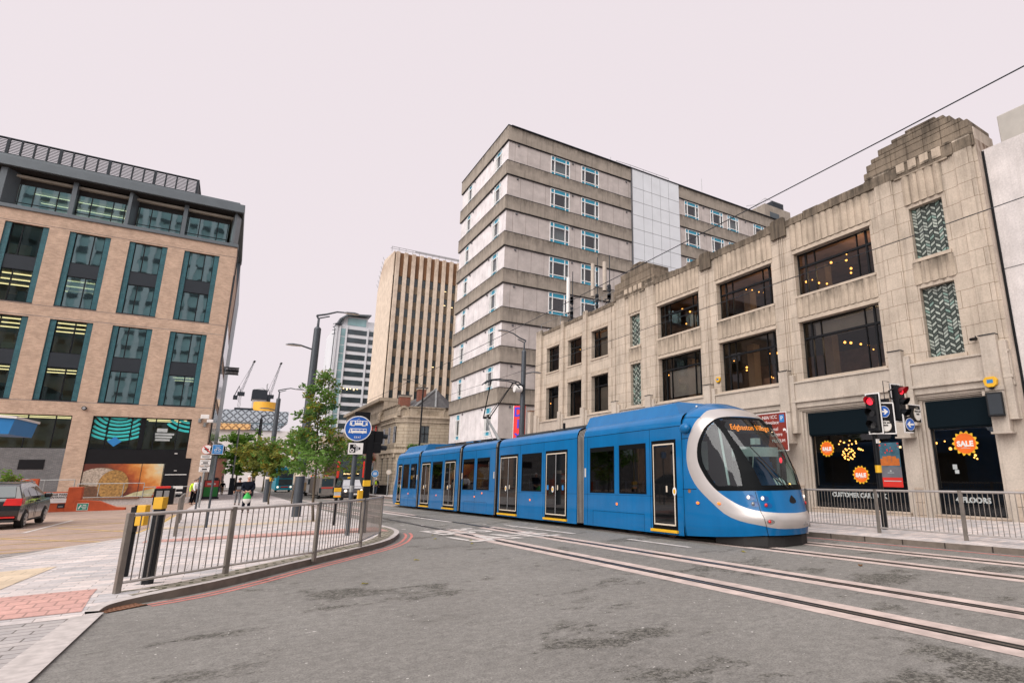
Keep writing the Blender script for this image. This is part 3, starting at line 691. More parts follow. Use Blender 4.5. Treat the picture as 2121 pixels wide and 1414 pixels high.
for a, c in SHOPS: b = MB(); b.fbox(FA, -c - .1, -a + .1, -.9, .06 + (0 if a < 16 else -.15), -.34, -.02); b.build('stall_riser', 'plinth_stone', store, bevel=.012)
# flank, roof and the back of the block
b = MB(); b.box(20.05, 38, 7.19, 40.4, 11.9, 12.1); b.build('roof', 'dark_metal', store)
b = MB(); b.quad((20, 7.18, -1), (38, 7.18, -1), (38, 7.18, 12.3), (20, 7.18, 12.3)); b.quad((20.1, 40.45, -1.2), (38, 40.45, -1.2), (38, 40.45, 12.4), (20.1, 40.45, 12.4)); b.box(20.05, 21.5, 7.19, 7.6, 12.1, 13.1)
b.box(37.9, 38, 7.2, 40.4, -1, 12.1); b.build('flank_wall', 'stone_side', store)
# rooms behind the glass: floors, ceilings, back walls, columns, stock
b = MB()
b.box(20.7, 29, 7.3, 40.3, 4.35, 4.6, 0); b.box(20.5, 29, 7.3, 40.3, 8.2, 8.4, 0); b.box(20.5, 29, 7.3, 40.3, 11.75, 11.85, 1)
b.box(28.9, 29, 7.3, 40.3, 4.6, 11.75, 1); b.box(25.4, 25.5, 7.3, 40.3, -.8, 4.35, 0); b.box(20.4, 29, 7.3, 40.3, -.72, -.7, 0); b.box(20.4, 29, 29.0, 29.1, -.7, 11.3, 1); b.box(20.5, 29, 39.9, 40.0, -.7, 11.3, 1); b.box(20.5, 29, 7.4, 7.5, -.7, 11.3, 1)
rr = random.Random(11)
for k in range(26):
    y = rr.uniform(10, 39); x = rr.uniform(22.2, 27.5); z = rr.choice((4.6, 8.4)); s = rr.uniform(.4, 1.1); b.box(x, x + s, y, y + s * 1.3, z, z + rr.uniform(.5, 1.7), 1 if k % 2 else 2)
for yy in (10.6, 15.6, 20.4, 25.3): b.box(23.0, 23.5, yy - .2, yy + .25, 4.6, 11.3, 2)
for k in range(14): y = rr.uniform(8.5, 24); x = rr.uniform(21.6, 24.8); s = rr.uniform(.4, .9); b.box(x, x + s, y, y + s * 1.4, -.7, rr.uniform(-.1, .9), 1 if k % 2 else 2)
b.build('interior', ['room_dark', 'room_brown', 'room_mid'], store)
# lit bulbs hanging inside, as parts of the building
b = MB(); bw = MB()
BULBS = [(13.31, 10.18), (13.07, 9.98), (12.38, 9.86), (12.21, 9.45), (12.23, 9.27), (12.34, 10.1), (14.04, 9.5), (13.73, 9.27), (13.36, 9.13), (14.35, 9.5), (12.56, 6.43), (12.15, 6.3), (11.84, 6.2), (11.66, 6.0), (12.82, 6.5),
    (17.77, 10.1), (17.4, 9.97), (17.0, 9.76), (16.71, 9.66), (19.15, 10.2), (16.62, 6.7), (16.21, 6.65), (18.83, 6.72), (18.04, 6.28), (18.05, 6.14), (16.64, 5.62), (16.51, 5.56), (19.52, 6.5), (22.47, 10.25), (21.86, 9.96), (22.19, 9.35), (23.83, 6.72), (22.9, 6.3), (33.58, 9.95), (35.0, 10.2), (38.0, 6.5),
    (9.91, 2.5), (9.82, 2.4), (9.54, 2.45), (9.1, 2.6), (9.39, 2.2), (8.66, 1.97), (8.62, 1.86), (8.7, 1.9), (11.84, 2.52), (13.84, 2.41), (12.7, 2.3), (12.62, 2.27), (12.54, 2.24)]
rb_ = random.Random(5)
for (py, pz) in BULBS:
    k = 1 + rb_.uniform(.03, .10); x, y, z = 20 * k, py * k, 1.6 + (pz - 1.6) * k
    b.sphere((x, y, z), rb_.choice((.03, .045, .055)), 8)
bw.box(21.3, 21.35, 12.7, 14.05, 7.9, 7.93); bw.box(21.3, 21.35, 11.9, 12.5, 7.9, 7.93)
for k in range(5): bw.box(22.5, 22.53, 12.0 + k * .22, 12.1 + k * .22, 2.36, 2.44)
b.build('hanging_bulbs', 'bulb', store); bw.build('strip_lamp', 'bulb_white', store)
for i, (x, y, z, e) in enumerate([(22.5, 13.0, 10.6, 60), (22.5, 18.0, 10.6, 45), (22.5, 23.0, 10.6, 40), (22.5, 12.8, 7.2, 45), (22.5, 17.8, 7.2, 35), (22.5, 22.8, 7.2, 35), (22.5, 34.5, 10.4, 30), (22.3, 13.0, 2.6, 9), (22.3, 9.2, 2.6, 9)]):
    ld = bpy.data.lights.new('room_lamp', 'POINT'); ld.energy = e * .45; ld.color = (1, .72, .46); ld.shadow_soft_size = .25; lo = bpy.data.objects.new('room_lamp', ld); C.objects.link(lo); lo.parent = store; lo.location = (x - 20, y - 24, z)
t = thing('chandelier', 'round cluster chandelier of glowing bulbs hung in the shop window nearest the traffic lights', 'chandelier', (21.6, 14.25, 2.2))
b = MB(); c0 = MB()
for cz, rad, n in ((2.15, .24, 26), (2.62, .34, 9)):
    for i in range(n):
        ph = math.acos(1 - 2 * (i + .5) / n); th = i * 2.39996; sc = (1, 1, 1) if rad < .3 else (1, 1.2, .3)
        p = Vector((21.6 + rad * math.sin(ph) * math.cos(th) * sc[0], 14.2 + rad * math.sin(ph) * math.sin(th) * sc[1], cz + rad * math.cos(ph) * sc[2])); b.sphere(p, .034, 6); c0.tube([(21.6, 14.2, cz), p], .006, 4)
c0.tube([(21.6, 14.2, 4.3), (21.6, 14.2, 2.1)], .012, 5); b.build('bulbs', 'bulb', t); c0.build('stem', 'dark_metal', t)
# metal window frames and panes
def store_window(a, c, z0, z1, bars, tz, blind=None):
    fr = MB(); w = .05
    F = lambda u, v, d=0: FA(u, v, -.30 + d)
    u0, u1 = -c, -a
    fr.fbox(F, u0, u0 + w, z0, z1, -.05, .03); fr.fbox(F, u1 - w, u1, z0, z1, -.05, .03); fr.fbox(F, u0 + w, u1 - w, z0, z0 + w, -.05, .03); fr.fbox(F, u0 + w, u1 - w, z1 - w, z1, -.05, .03)
    fr.fbox(F, u0 + w, u1 - w, tz - .045, tz + .045, -.05, .05)
    for f, tk in bars:
        uu = u0 + (u1 - u0) * f; fr.fbox(F, uu - tk, uu + tk, z0 + w, z1 - w, -.05, .044)
    o = fr.build('window', 'black_paint', store)
    g = MB(); g.quad(F(u0 + .01, z0 + .01, -.01), F(u1 - .01, z0 + .01, -.01), F(u1 - .01, z1 - .01, -.01), F(u0 + .01, z1 - .01, -.01)); g.build('pane', 'glass_upper', o)
    if blind:
        s = MB(); n = int((blind[3] - blind[2]) / .045)
        for i in range(n):
            zz = blind[2] + i * .045; s.quad(F(blind[0], zz, -.14), F(blind[1], zz, -.14), F(blind[1], zz + .036, -.115), F(blind[0], zz + .036, -.115))
        s.build('blind', blind[4], o)
for i, (a, c) in enumerate(BAYS):
    bars = [(.115, .035), (.90, .035), (.24, .012), (.79, .012)]
    store_window(a, c, *UPZ, bars, 10.32)
    store_window(a, c, *LOZ, bars, 7.06, (-c + .5, -a - .2, 5.5, 7.0, 'blind_white') if i == 2 else ((-c + .5, -a - .1, 7.0, 7.72, 'blind') if i == 0 else None))
for i, (a, c) in enumerate(LEFTW):
    store_window(a, c, *UPZ, [(.26, .03)], 10.32, (-c + .6, -a - .05, 9.0, 10.8, 'blind') if i == 0 else None)
    store_window(a, c, *LOZ, [(.26, .03)], 7.06, (-c + .55, -a - .05, 5.4, 7.0, 'blind') if i != 1 else None)
# herringbone glazed panels
def herring(a, c, z0, z1, nc):
    b = MB(); F = lambda u, v, d=0: FA(u, v, -.20 + d); rg = random.Random(int(a * 10 + z0)); w = (c - a) / nc; hh = w * .72
    b.fbox(F, -c, -a, z0, z1, -.04, .0, 2)
    for i in range(nc):
        u = -c + i * w; sgn = 1 if i % 2 else -1; z = z0 - w
        k = 0
        while z < z1 + w:
            col = 0 if (k + i) % 2 else 1
            if rg.random() < .12: col = 3
            if rg.random() < .10: col = 1
            q = [(u + .012, z - sgn * w * .30), (u + w - .012, z + sgn * w * .30), (u + w - .012, z + sgn * w * .30 + hh - .035), (u + .012, z - sgn * w * .30 + hh - .035)]
            q = [(x_, min(max(z_, z0), z1)) for x_, z_ in q]
            if max(p[1] for p in q) - min(p[1] for p in q) > .03: b.poly([F(x_, z_, .006) for x_, z_ in q], (0, 1, 1, 3)[col])
            z += hh; k += 1
    b.build('herringbone_panel', ['herring_a', 'herring_b', 'herring_c', 'herring_d'], store)
for a, c in HERR: herring(a, c, 8.98, 11.0, 7 if a < 20 else 5); herring(a, c, 5.33, 7.88, 7 if a < 20 else 5)
# shop windows with roller shutters above
for i, (a, c) in enumerate(SHOPS):
    z0 = .06 if i < 2 else -.15
    F = lambda u, v, d=0: FA(u, v, -.30 + d)
    fr = MB()
    fr.fbox(F, -c, -c + .06, z0, 3.85, -.06, .03); fr.fbox(F, -a - .06, -a, z0, 3.85, -.06, .03); fr.fbox(F, -c + .06, -a - .06, z0, z0 + .06, -.06, .03); fr.fbox(F, -c + .06, -a - .06, z0 + .06, .9, -.10, -.06)
    o = fr.build('shop_window', 'black_paint', store)
    g = MB(); g.quad(F(-c + .06, z0 + .06, -.02), F(-a - .06, z0 + .06, -.02), F(-a - .06, 2.95, -.02), F(-c + .06, 2.95, -.02)); g.build('pane', 'glass_shop', o)
    s = MB(); s.fbox(F, -c + .005, -a - .005, 2.93, 3.83, -.10, .20); s.fbox(F, -c + .02, -a - .02, 2.88, 2.93, -.05, .17); s.build('shutter_box', 'awning', o, bevel=.012)
    if i == 1: text('lettering', 'CUSTOMER CAR PARK', .235, frame(F(-13.1, .555, .012), (0, -1, 0)), 'film_white', o, .004, bold=.012, sx=.95)
    if i == 0: text('lettering', '4 FLOORS', .235, frame(F(-9.05, .545, .012), (0, -1, 0)), 'film_white', o, .004, bold=.012)
# window stickers, posters
def rosette(y, z, r, label):
    t = thing('sale_sticker', label, 'sticker', (XA + .29, y, z), 'round sale stickers in the shop windows'); F = frame((XA + .28, y, z), (0, -1, 0))
    b = MB(); n = 84; pts = [F(math.cos(2 * math.pi * k / n) * r * (1.13 + .12 * math.cos(k * 2 * math.pi * 14 / n)), math.sin(2 * math.pi * k / n) * r * (1.13 + .12 * math.cos(k * 2 * math.pi * 14 / n)), .0) for k in range(n)]
    b.prism(pts, (.004, 0, 0)); b.build('petal_rim', 'sale_yellow', t)
    b = MB(); b.disc(F(0, 0, .008), (-1, 0, 0), r, 32, 0, .004); b.build('disc', 'sale_orange', t)
    text('lettering', 'SALE', r * .72, frame(F(0, -.02, .011), (0, -1, 0)), 'sign_white', t, .003, bold=.012)
    b = MB(); b.fbox(F, -.45 * r, .45 * r, -.5 * r, -.46 * r, .008, .011); b.fbox(F, -.05, .05, -.36 * r, -.28 * r, .008, .011); b.build('small_print', 'film_white', t)
rosette(14.28, 2.36, .27, 'round orange sale sticker near the chandelier, upper of two in that window')
rosette(12.90, 1.33, .28, 'round orange sale sticker low in the chandelier window')
rosette(9.04, 2.37, .33, 'round orange sale sticker alone in the shop window below the wall speaker')
t = thing('window_poster', 'tall sofa advertising poster with red strip in shop window beside the signal pole', 'poster', (20.28, 11.7, 1.7))
F = frame((XA + .285, 11.7, 1.0), (0, -1, 0)); b = MB(); b.fbox(F, -.41, .41, -.1, 1.5, -.003, .0); b.build('backing', 'poster_grey', t)
b = MB(); b.fbox(F, -.41, .41, .62, 1.5, .0, .004); b.build('sky_picture', 'poster_sky', t)
b = MB(); b.fbox(F, -.37, .37, .66, .80, .004, .008); b.fbox(F, -.37, -.26, .80, .92, .004, .008); b.fbox(F, .26, .37, .80, .92, .004, .008); b.fbox(F, -.26, -.09, .80, 1.0, .004, .008); b.fbox(F, -.08, .08, .80, 1.02, .004, .008); b.fbox(F, .09, .26, .80, 1.0, .004, .008); b.build('sofa_picture', 'poster_sofa', t)
b = MB(); rg = random.Random(2)
for k in range(12): b.disc(F(rg.uniform(-.38, .38), rg.uniform(1.08, 1.47), .008), (-1, 0, 0), rg.uniform(.02, .04), 8)
b.fbox(F, -.41, .41, -.1, .24, .004, .006); b.build('red_strip', 'sign_red', t)
b = MB(); b.fbox(F, -.12, .12, .40, .42, .004, .006); b.fbox(F, -.03, .03, .45, .5, .004, .006); b.fbox(F, -.3, .36, .10, .13, .006, .008); b.build('small_print', 'film_white', t)
t = thing('window_notice', 'small pale paper notice stuck inside the shop window under the wall speaker', 'notice', (20.28, 9.5, 1.5)); F = frame((XA + .285, 9.45, 1.55), (0, -1, 0)); b = MB(); b.fbox(F, -.08, .06, -.02, .14, 0, .003); b.fbox(F, -.03, .1, -.16, -.04, 0, .003); b.build('paper', 'film_white', t)
# alarm boxes, loudspeaker, camera on the front
def alarm(y, z, w, s, label):
    t = thing('alarm_box', label, 'alarm box', (XA - w, y, z), 'yellow alarm boxes on the stone front'); F = frame((XA - w, y, z), (0, -1, 0)); b = MB(); hx = [(-.16, .05), (-.1, .13), (.1, .13), (.16, .05), (.13, -.08), (.06, -.13), (-.06, -.13), (-.13, -.08)]
    b.prism([F(p * s, q * s, .0) for p, q in hx], (-.1 * s, 0, 0)); b.build('case', 'yellow_paint', t, bevel=.01)
    b = MB(); b.fbox(F, -.07 * s, .07 * s, -.03 * s, .06 * s, .1 * s, .104 * s); b.build('plate', 'sign_light_blue', t); b = MB(); b.fbox(F, -.05 * s, .05 * s, -.17 * s, -.12 * s, .0, .08 * s); b.build('beacon', 'sign_black', t)
alarm(7.74, 4.2, .31, 1.25, 'yellow hexagonal alarm box on the cream bracket above the black wall speaker')
alarm(19.92, 5.93, .0, 1.0, 'yellow alarm box on a stone pier above the roof of the tram')
t = thing('wall_speaker', 'black box loudspeaker fixed to the cream bracket under the alarm box', 'loudspeaker', (19.7, 7.7, 3.5)); F = frame((19.68, 7.75, 3.5), (.35, -1, 0)); b = MB(); b.fbox(F, -.2, .24, -.38, .36, .02, .26); b.build('cabinet', 'black_paint', t, bevel=.02); b = MB(); b.fbox(F, -.15, .19, -.32, .3, .26, .268); b.build('grille', 'dark_metal', t); b = MB(); b.fbox(F, -.28, -.2, .28, .42, .0, .16); b.build('bracket', 'cream_render', t)
t = thing('store_camera', 'little black security camera on the stone wall below the lower patterned window', 'camera', (19.9, 8.1, 5.75)); b = MB(); b.tube([(19.98, 8.1, 5.72), (19.7, 8.15, 5.66)], .05, 8); b.build('body', 'black_paint', t); b = MB(); b.tube([(19.99, 8.1, 5.72), (19.94, 8.1, 5.8)], .02, 6); b.build('mount', 'dark_metal', t)
# phone masts on the roof
for i, (y, zs, lab) in enumerate(((39.0, (14.3, 17.4), 'white panel antenna farthest left on the stone building roof with cluttered lattice mount'), (35.1, (14.7, 17.4), 'tall cream panel antenna on the stone building roof, middle of the three'), (33.4, (14.7, 17.0), 'tall cream panel antenna on the stone building roof nearest the small stepped tower'))):
    t = thing('antenna', lab, 'antenna', (22, y, 12.1), 'phone antennas on the stone building roof'); b = MB(); b.tube([(22, y, zs[0]), (22, y, zs[1])], .16, 10); b.build('panel', 'cream_render' if i else 'sign_white', t, smooth=40)
    b = MB(); b.tube([(22.25, y - .3, 12.0), (22.25, y - .3, zs[1] + .5)], .035, 6)
    rg = random.Random(i)
    for k in range(10 if i == 0 else 6): z = rg.uniform(12.6, 15.6 if i == 0 else 14.9); b.tube([(22.2, y - .5, z), (22.1, y + .15, z + rg.uniform(-.4, .4))], .03, 5); b.box(22.0, 22.2, y - .55, y - .35, z, z + .25)
    b.box(21.8, 22.6, y - .5, y + .3, 12.1, 12.7); b.build('mount', 'dark_metal', t)
b = MB(); b.tube([(20.2, y, 12.4 + .9) for y in (40.4, 29.3)], .02, 5)
for y in (40.3, 37, 34, 31, 29.4): b.tube([(20.2, y, 12.3), (20.2, y, 13.3)], .02, 5)
b.build('roof_rail', 'galv', store)
# drainpipe at the left end
t = thing('vent_stack', 'short cream boxed pipe with rust streak at the far end of the stone building', 'pipe', (19.7, 40.7, 5)); b = MB(); b.box(19.5, 19.85, 40.55, 40.95, .5, 6.1); b.build('duct', 'cream_render', t, bevel=.02); b = MB(); b.box(19.45, 19.9, 40.5, 41.0, 6.1, 6.16); b.build('cap', 'rust', t)

# ================================================================== white rendered neighbour and its roof plant
M('roof_unit_grey', (.40, .375, .34), .6, var=.1)
nb = thing('white_building', 'plain white rendered building joined to the right end of the stone building', 'building', (20.3, 4, 0))
b = MB(); b.box(20.35, 40, -18, 7.16, -.5, 12.25); b.build('wall', 'white_render', nb)
b = MB(); b.box(20.32, 20.42, 7.10, 7.17, -.2, 12.2); b.build('joint_gap', 'black_paint', nb)
b = MB(); b.box(20.34, 20.352, -18, 7.16, 7.9, 7.915); b.build('joint', 'dark_metal', nb)
t = thing('roof_plant', 'pale grey boxy air unit on the roof of the white building', 'roof unit', (21.2, 6.3, 12.25)); b = MB(); b.box(20.9, 22.0, 5.4, 6.75, 12.2, 13.55); b.build('casing', 'roof_unit_grey', t, bevel=.03); b = MB(); b.box(20.85, 22.1, 5.2, 5.4, 12.2, 13.5); b.build('louvre', 'blue_grey_clad', t)
# ================================================================== concrete slab hotel
hotel = thing('hotel', 'tall nine-storey hotel slab with grey concrete bands, pink panels and blue-trimmed white windows', 'building', (20, 48.3, 0))
BT = [36.42 - 3.905 * k for k in range(9)]                         # tops of the concrete bands
BT = [36.42, 32.45, 30.97 - 2.42, 24.64, 20.73, 16.82, 12.95, 9.0]
BB = [34.82, 30.98, 27.1, 23.2, 19.34, 15.43, 11.42, 7.56]
FS = lambda u, v, w=0: Vector((20 - w, -u, v))                     # street front
FL = lambda u, v, w=0: Vector((u, 48.3 - w, v))                    # flank facing the crossroads
WST = [(49.9, 51.75), (58.68, 60.25)]
WFL = [(24.92, 27.28), (28.76, 31.08), (43.95, 46.36), (48.42, 50.70), (51.5, 53.65), (56.6, 58.7), (60.2, 62.3)]
LOW = [b for b in BT[1:]] + [5.1]
b = MB(); hs = []; hf = []
for zt, zb in zip(BB, LOW):
    z0, z1 = zb + .02, zt - .08
    for a, c in WST: hs.append((-c, -a, z0, z1, -.12))
    for a, c in WFL: hf.append((a, c, z0, z1, -.12))
hs[-2:] = [(-c, -a, 4.6, 7.4, -.12) for a, c in WST]
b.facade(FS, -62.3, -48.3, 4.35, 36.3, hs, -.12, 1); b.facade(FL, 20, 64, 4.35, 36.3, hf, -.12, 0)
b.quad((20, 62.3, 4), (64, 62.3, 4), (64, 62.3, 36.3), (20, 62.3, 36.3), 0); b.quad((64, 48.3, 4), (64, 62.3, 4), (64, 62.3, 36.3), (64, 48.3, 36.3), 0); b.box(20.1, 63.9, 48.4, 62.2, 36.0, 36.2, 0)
b.build('wall', ['hotel_panel', 'hotel_panel_street_lit'], hotel)
for zt, zb in zip(BT, BB):
    b = MB(); e = .16
    def ring(e, z0, z1): b.box(20 - e, 35.58, 48.3 - e, 48.3, z0, z1); b.box(42.9, 64 + e, 48.3 - e, 48.3, z0, z1); b.box(20 - e, 20, 48.3, 62.3 + e, z0, z1)
    ring(e, zb, zt); b.build('concrete_band', 'hotel_band', hotel, bevel=.02)
    b = MB(); ring(e + .015, zt, zt + .05); ring(e - .03, zb - .07, zb); b.build('band_flashing', 'black_paint', hotel)
b = MB(); b.box(35.62, 42.86, 48.05, 48.3, 8, 36.38); b.build('white_panel', 'white_cladding', hotel)
b = MB()
z = 34.02
while z > 12: b.box(35.62, 42.86, 48.042, 48.05, z - .02, z + .02); z -= 1.95 if int(z) % 2 else 1.75
for x in (37.24, 38.54, 39.85, 41.18): b.box(x - .012, x + .012, 48.044, 48.05, 12, 36.2)
b.box(35.5, 35.63, 48.02, 48.2, 8, 36.4); b.build('panel_joints', 'cladding_joint', hotel)
def hotel_window(F, u0, u1, z0, z1, name, seed):
    fr = MB(); rg = random.Random(seed); e = .085; W_ = u1 - u0; H = z1 - z0
    cu = [u0, u0 + W_ * .20, u0 + W_ * .79, u1]; cz = [z0, z0 + H * .17, z0 + H * .77, z1]
    G_ = lambda u, v, d=0: F(u, v, d - .06)
    for u in (cu[0] + e / 2, cu[1], cu[2], cu[3] - e / 2): fr.fbox(G_, u - e / 2, u + e / 2, z0, z1, -.04, .10)
    for k in range(3):
        for zz in (cz[0] + e / 2, cz[1], cz[2], cz[3] - e / 2): fr.fbox(G_, cu[k] + e + .01, cu[k + 1] - e - .005, zz - e / 2, zz + e / 2, -.04, .095)
    for k in range(3):
        for j in (0, 2): fr.fbox(G_, cu[k] + .03, cu[k + 1] - .03, cz[j] + .03, cz[j + 1] - .03, -.03, .03, 1)
    fr.fbox(G_, cu[1] + .05, cu[2] - .05, cz[1] + .03, cz[2] - .03, -.02, .11, 0) if False else None
    o = fr.build(name, ['upvc_white', 'upvc_blue'], hotel)
    g = MB(); g.quad(G_(u0 + .05, cz[1], .0), G_(u1 - .05, cz[1], .0), G_(u1 - .05, cz[2], .0), G_(u0 + .05, cz[2], .0)); g.build('pane', 'glass_house', o)
    c = MB(); k = rg.random()
    for side in ((0, .22), (.78, 1)) if k < .65 else ((0, .5), (.5, 1)):
        n = 8
        for i in range(n):
            a = u0 + W_ * (side[0] + (side[1] - side[0]) * i / n); d = u0 + W_ * (side[0] + (side[1] - side[0]) * (i + 1) / n); s = .03 * (i % 2); c.quad(G_(a, cz[1], -.25 - s), G_(d, cz[1], -.28 + s), G_(d, cz[2], -.28 + s), G_(a, cz[2], -.25 - s))
    c.build('curtain', 'curtain', o)
sd_ = 0
for zt, zb in zip(BB, LOW):
    z0, z1 = zb + .03, zt - .09
    if zt == BB[-1]: z0, z1 = 4.62, 7.39
    for a, c in WST: hotel_window(FS, -c, -a, z0, z1, 'window', sd_); sd_ += 1
    for i, (a, c) in enumerate(WFL):
        if (i < 2 and z0 > 12) or (i >= 2 and z0 > 20): hotel_window(FL, a, c, z0, z1, 'window', sd_); sd_ += 1
b = MB(); b.box(20.6, 63, 48.9, 61.6, 4.4, 36.0)                   # dark rooms
b.build('rooms', 'room_dark', hotel)
b = MB(); rg = random.Random(4)
for zt in BB:
    for x in (21.1, 27.64, 34.9, 47.2, 55.0): b.box(x - .08, x + .08, 48.17, 48.3, zt - .38, zt - .22)
    for y in (52.3, 57.9): b.box(19.88, 20, y, y + .14, zt - .36, zt - .22)
b.build('wall_vents', 'cladding_joint', hotel)
b = MB(); b.box(20.15, 64, 47.95, 62.6, 36.42, 36.5); b.box(19.8, 20.15, 48.1, 62.5, 36.47, 36.53); b.build('roof_edge', 'dark_metal', hotel)
b = MB()
def railing(pts, h=.9):
    b.tube([Vector(p) + Vector((0, 0, h)) for p in pts], .03, 5)
    for p in pts: b.tube([p, Vector(p) + Vector((0, 0, h))], .025, 5)
railing([(34, 49, 36.5), (36, 48.9, 36.5), (38, 48.9, 36.5), (40, 48.9, 36.5), (42, 48.9, 36.5)]); railing([(56, 48.7, 36.5), (58, 48.7, 37.2), (60, 48.7, 38.8), (64, 48.7, 38.8)])
b.tube([(47.8, 49, 36.4), (47.8, 49, 39.2)], .03, 5); b.tube([(33.2, 49, 36.4), (33.2, 49, 37.6)], .03, 5); b.build('roof_railing', 'galv', hotel)
b = MB(); b.box(59.6, 65.2, 48.5, 54, 36.4, 38.7); b.build('lift_house', 'hotel_band', hotel); b = MB(); b.box(62, 64.4, 49, 51, 38.7, 40.0); b.build('roof_unit', 'dark_metal', hotel); b = MB(); b.box(60.6, 62.6, 48.47, 48.52, 36.9, 37.7); b.build('lift_house_window', 'glass_far', hotel)
# shops under the hotel
b = MB(); b.box(20.1, 60, 48.5, 62.2, -1.6, 4.35); b.build('ground_floor', 'cloth_navy', hotel)
b = MB(); b.box(19.86, 20.1, 48.4, 62.2, 3.35, 4.35, 0); b.box(19.82, 19.86, 52, 56, 3.6, 4.3, 1); b.build('shop_fascia', ['sign_black', 'sign_light_blue'], hotel)
# vertical banner sign
t = thing('banner_sign', 'tall red projecting sign with blue letters DIXY behind the street lamp', 'sign', (17.6, 38.2, 5.0)); b = MB()
F = frame((17.0, 38.0, 4.9), (.62, -.78, 0)); b.fbox(F, -.02, .88, -2.2, 1.25, -.06, .06); b.build('panel', 'banner_red', t); b = MB(); b.fbox(F, -.06, -.02, -2.22, 1.27, -.07, .07); b.build('edge', 'sign_white', t)
for i, ch in enumerate('Dixy'): text('lettering', ch, .92, frame(F(.36, .75 - i * .84, .07), (.62, -.78, 0)), 'letter_blue', t, .02, bold=.03)

# ================================================================== brown office tower with pale fins
tw = thing('office_tower', 'tall brown office tower with pale vertical concrete fins and narrow dark windows', 'building', (28, 110, 0))
b = MB(); b.box(22.3, 46, 110.6, 122, -3, 44.3); b.build('wall', 'stone_plain', tw)
FT = lambda u, v, w=0: Vector((u, 110.6 - w, v))
b = MB(); xs = [22.9 + 1.553 * k for k in range(9)]
for x in xs: b.fbox(FT, x - .36, x + .36, -3, 44.25, 0, .75)
b.fbox(FT, 36.3, 36.9, -3, 44.3, 0, .75); b.build('fins', 'tower_fin', tw, bevel=.04)
b = MB(); p = MB(); w = MB(); top = MB()
for i, x in enumerate(xs):
    a, c = x + .36, x + 1.193; top.fbox(FT, a, c, 39.35, 44.2, .01, .2)
    z = 39.35; k = 0; h1, h2 = 1.75, 1.52; w = MB()
    while z > -1: w.fbox(FT, a, c, z - h1, z, .0, .06, 0); w.fbox(FT, a, c, z - h1 - h2, z - h1, .0, .10, 1); w.fbox(FT, a, c, z - .08, z, .06, .14, 1); z -= h1 + h2
    w.build('window_strip', ['glass_far', 'tower_spandrel'], tw)
top.build('parapet_panels', 'tower_brown', tw)
b = MB(); z = 39.35
while z > -1: b.fbox(FT, 22.28, 22.54, z - 1.75, z, .0, .03); b.fbox(FT, 22.28, 22.54, z - 3.27, z - 1.75, .0, .02, 1); z -= 3.27
b.build('corner_window_strip', ['glass_far', 'tower_spandrel'], tw)
# flank wall, canted back near the top
b = MB(); b.prism([(22.2, 110.2, -3), (22.2, 110.2, 44.35), (22.2, 119.6, 45.4), (22.2, 122.6, 43.2), (22.2, 124.4, 39.5), (22.2, 124.6, -3)], (.1, 0, 0)); b.build('end_wall', 'tower_fin', tw)
b = MB()
for y in (110.4, 111.4): b.tube([(21.6, y, 45.2), (36.8, y, 45.2)], .05, 5)
for k in range(12): b.tube([(21.7 + k * 1.35, 110.4, 44.2), (21.7 + k * 1.35, 110.4, 45.2)], .05, 5)
b.tube([(26.2, 110.4, 45.0), (36.8, 110.4, 45.0)], .09, 5)
for k in range(7): y = 119.6 + k * .75; z = 45.4 - max(0, y - 119.6) * 1.1; b.tube([(22.1, y, z), (21.9, y + .3, z + .7)], .06, 5)
b.build('roof_railing', 'galv', tw)
EMb = MB()
for (i, z) in ((6, 37.6), (6, 34.6), (7, 34.4), (5, 26.6), (5, 24.0), (5, 21.5), (5, 16.6)): EMb.fbox(FT, xs[i] + .5, xs[i] + .9, z, z + .12, .06, .09)
EMb.build('lit_lamps', 'bulb_white', tw)

# ================================================================== white office tower far down the street
wt = thing('white_tower', 'white banded office tower with a flat overhanging roof cap, standing left of the brown tower', 'building', (25, 170, 0))
b = MB(); b.box(20.2, 45, 170.3, 190, -4, 41.9); b.box(22.2, 28.6, 170.8, 180, 41.9, 45.0); b.box(28.6, 40, 171, 180, 41.9, 44.1); b.build('wall', 'white_far', wt)
b = MB(); b.prism([(20.9, 169.3, 43.3), (23.1, 169.3, 45.0), (29.2, 169.3, 45.6), (29.2, 169.3, 45.95), (22.9, 169.3, 45.4), (20.8, 169.3, 43.7)], (0, 12, 0)); b.build('roof_cap', 'grey_metal', wt)
w = MB(); w.box(23.2, 28.2, 170.7, 170.85, 42.4, 44.6); w.build('penthouse_window', 'glass_far_teal', wt)
z = 41.1
wb = MB(); wb2 = MB(); wl = MB()
while z > 6:
    wb.box(23.35, 28.5, 170.22, 170.3, z - 1.45, z); wb2.box(29.15, 34, 170.22, 170.3, z - 1.45, z); wl.box(21.6, 22.75, 170.22, 170.3, z - 2.2, z); z -= 2.45
wb.build('window_band', 'glass_far', wt); wb2.build('window_band', 'glass_far', wt); wl.build('stair_glazing', 'glass_far_teal', wt)
b = MB()
for x in (20.45, 21.3, 23.05, 28.8): b.box(x - .2, x + .2, 169.95, 170.3, -4, 41.9)
b.build('pier', 'white_far', wt)
b = MB(); b.tube([(19.9, 170, -3), (19.9, 170, 41)], .12, 6)
for z in (39, 40.2, 41.2, 42): b.tube([(19.3, 170, z), (20.2, 170, z + .3)], .09, 5)
b.box(19.9, 21.5, 169.6, 170.4, 41.9, 42.3); b.build('mast', 'dark_metal', wt)
b = MB()
for k in range(5): b.box(23.6 + k * .9, 23.9 + k * .9, 170.18, 170.21, 23.8 - (k % 2) * .3, 24.0)
b.build('lit_lamps', 'bulb_white', wt)

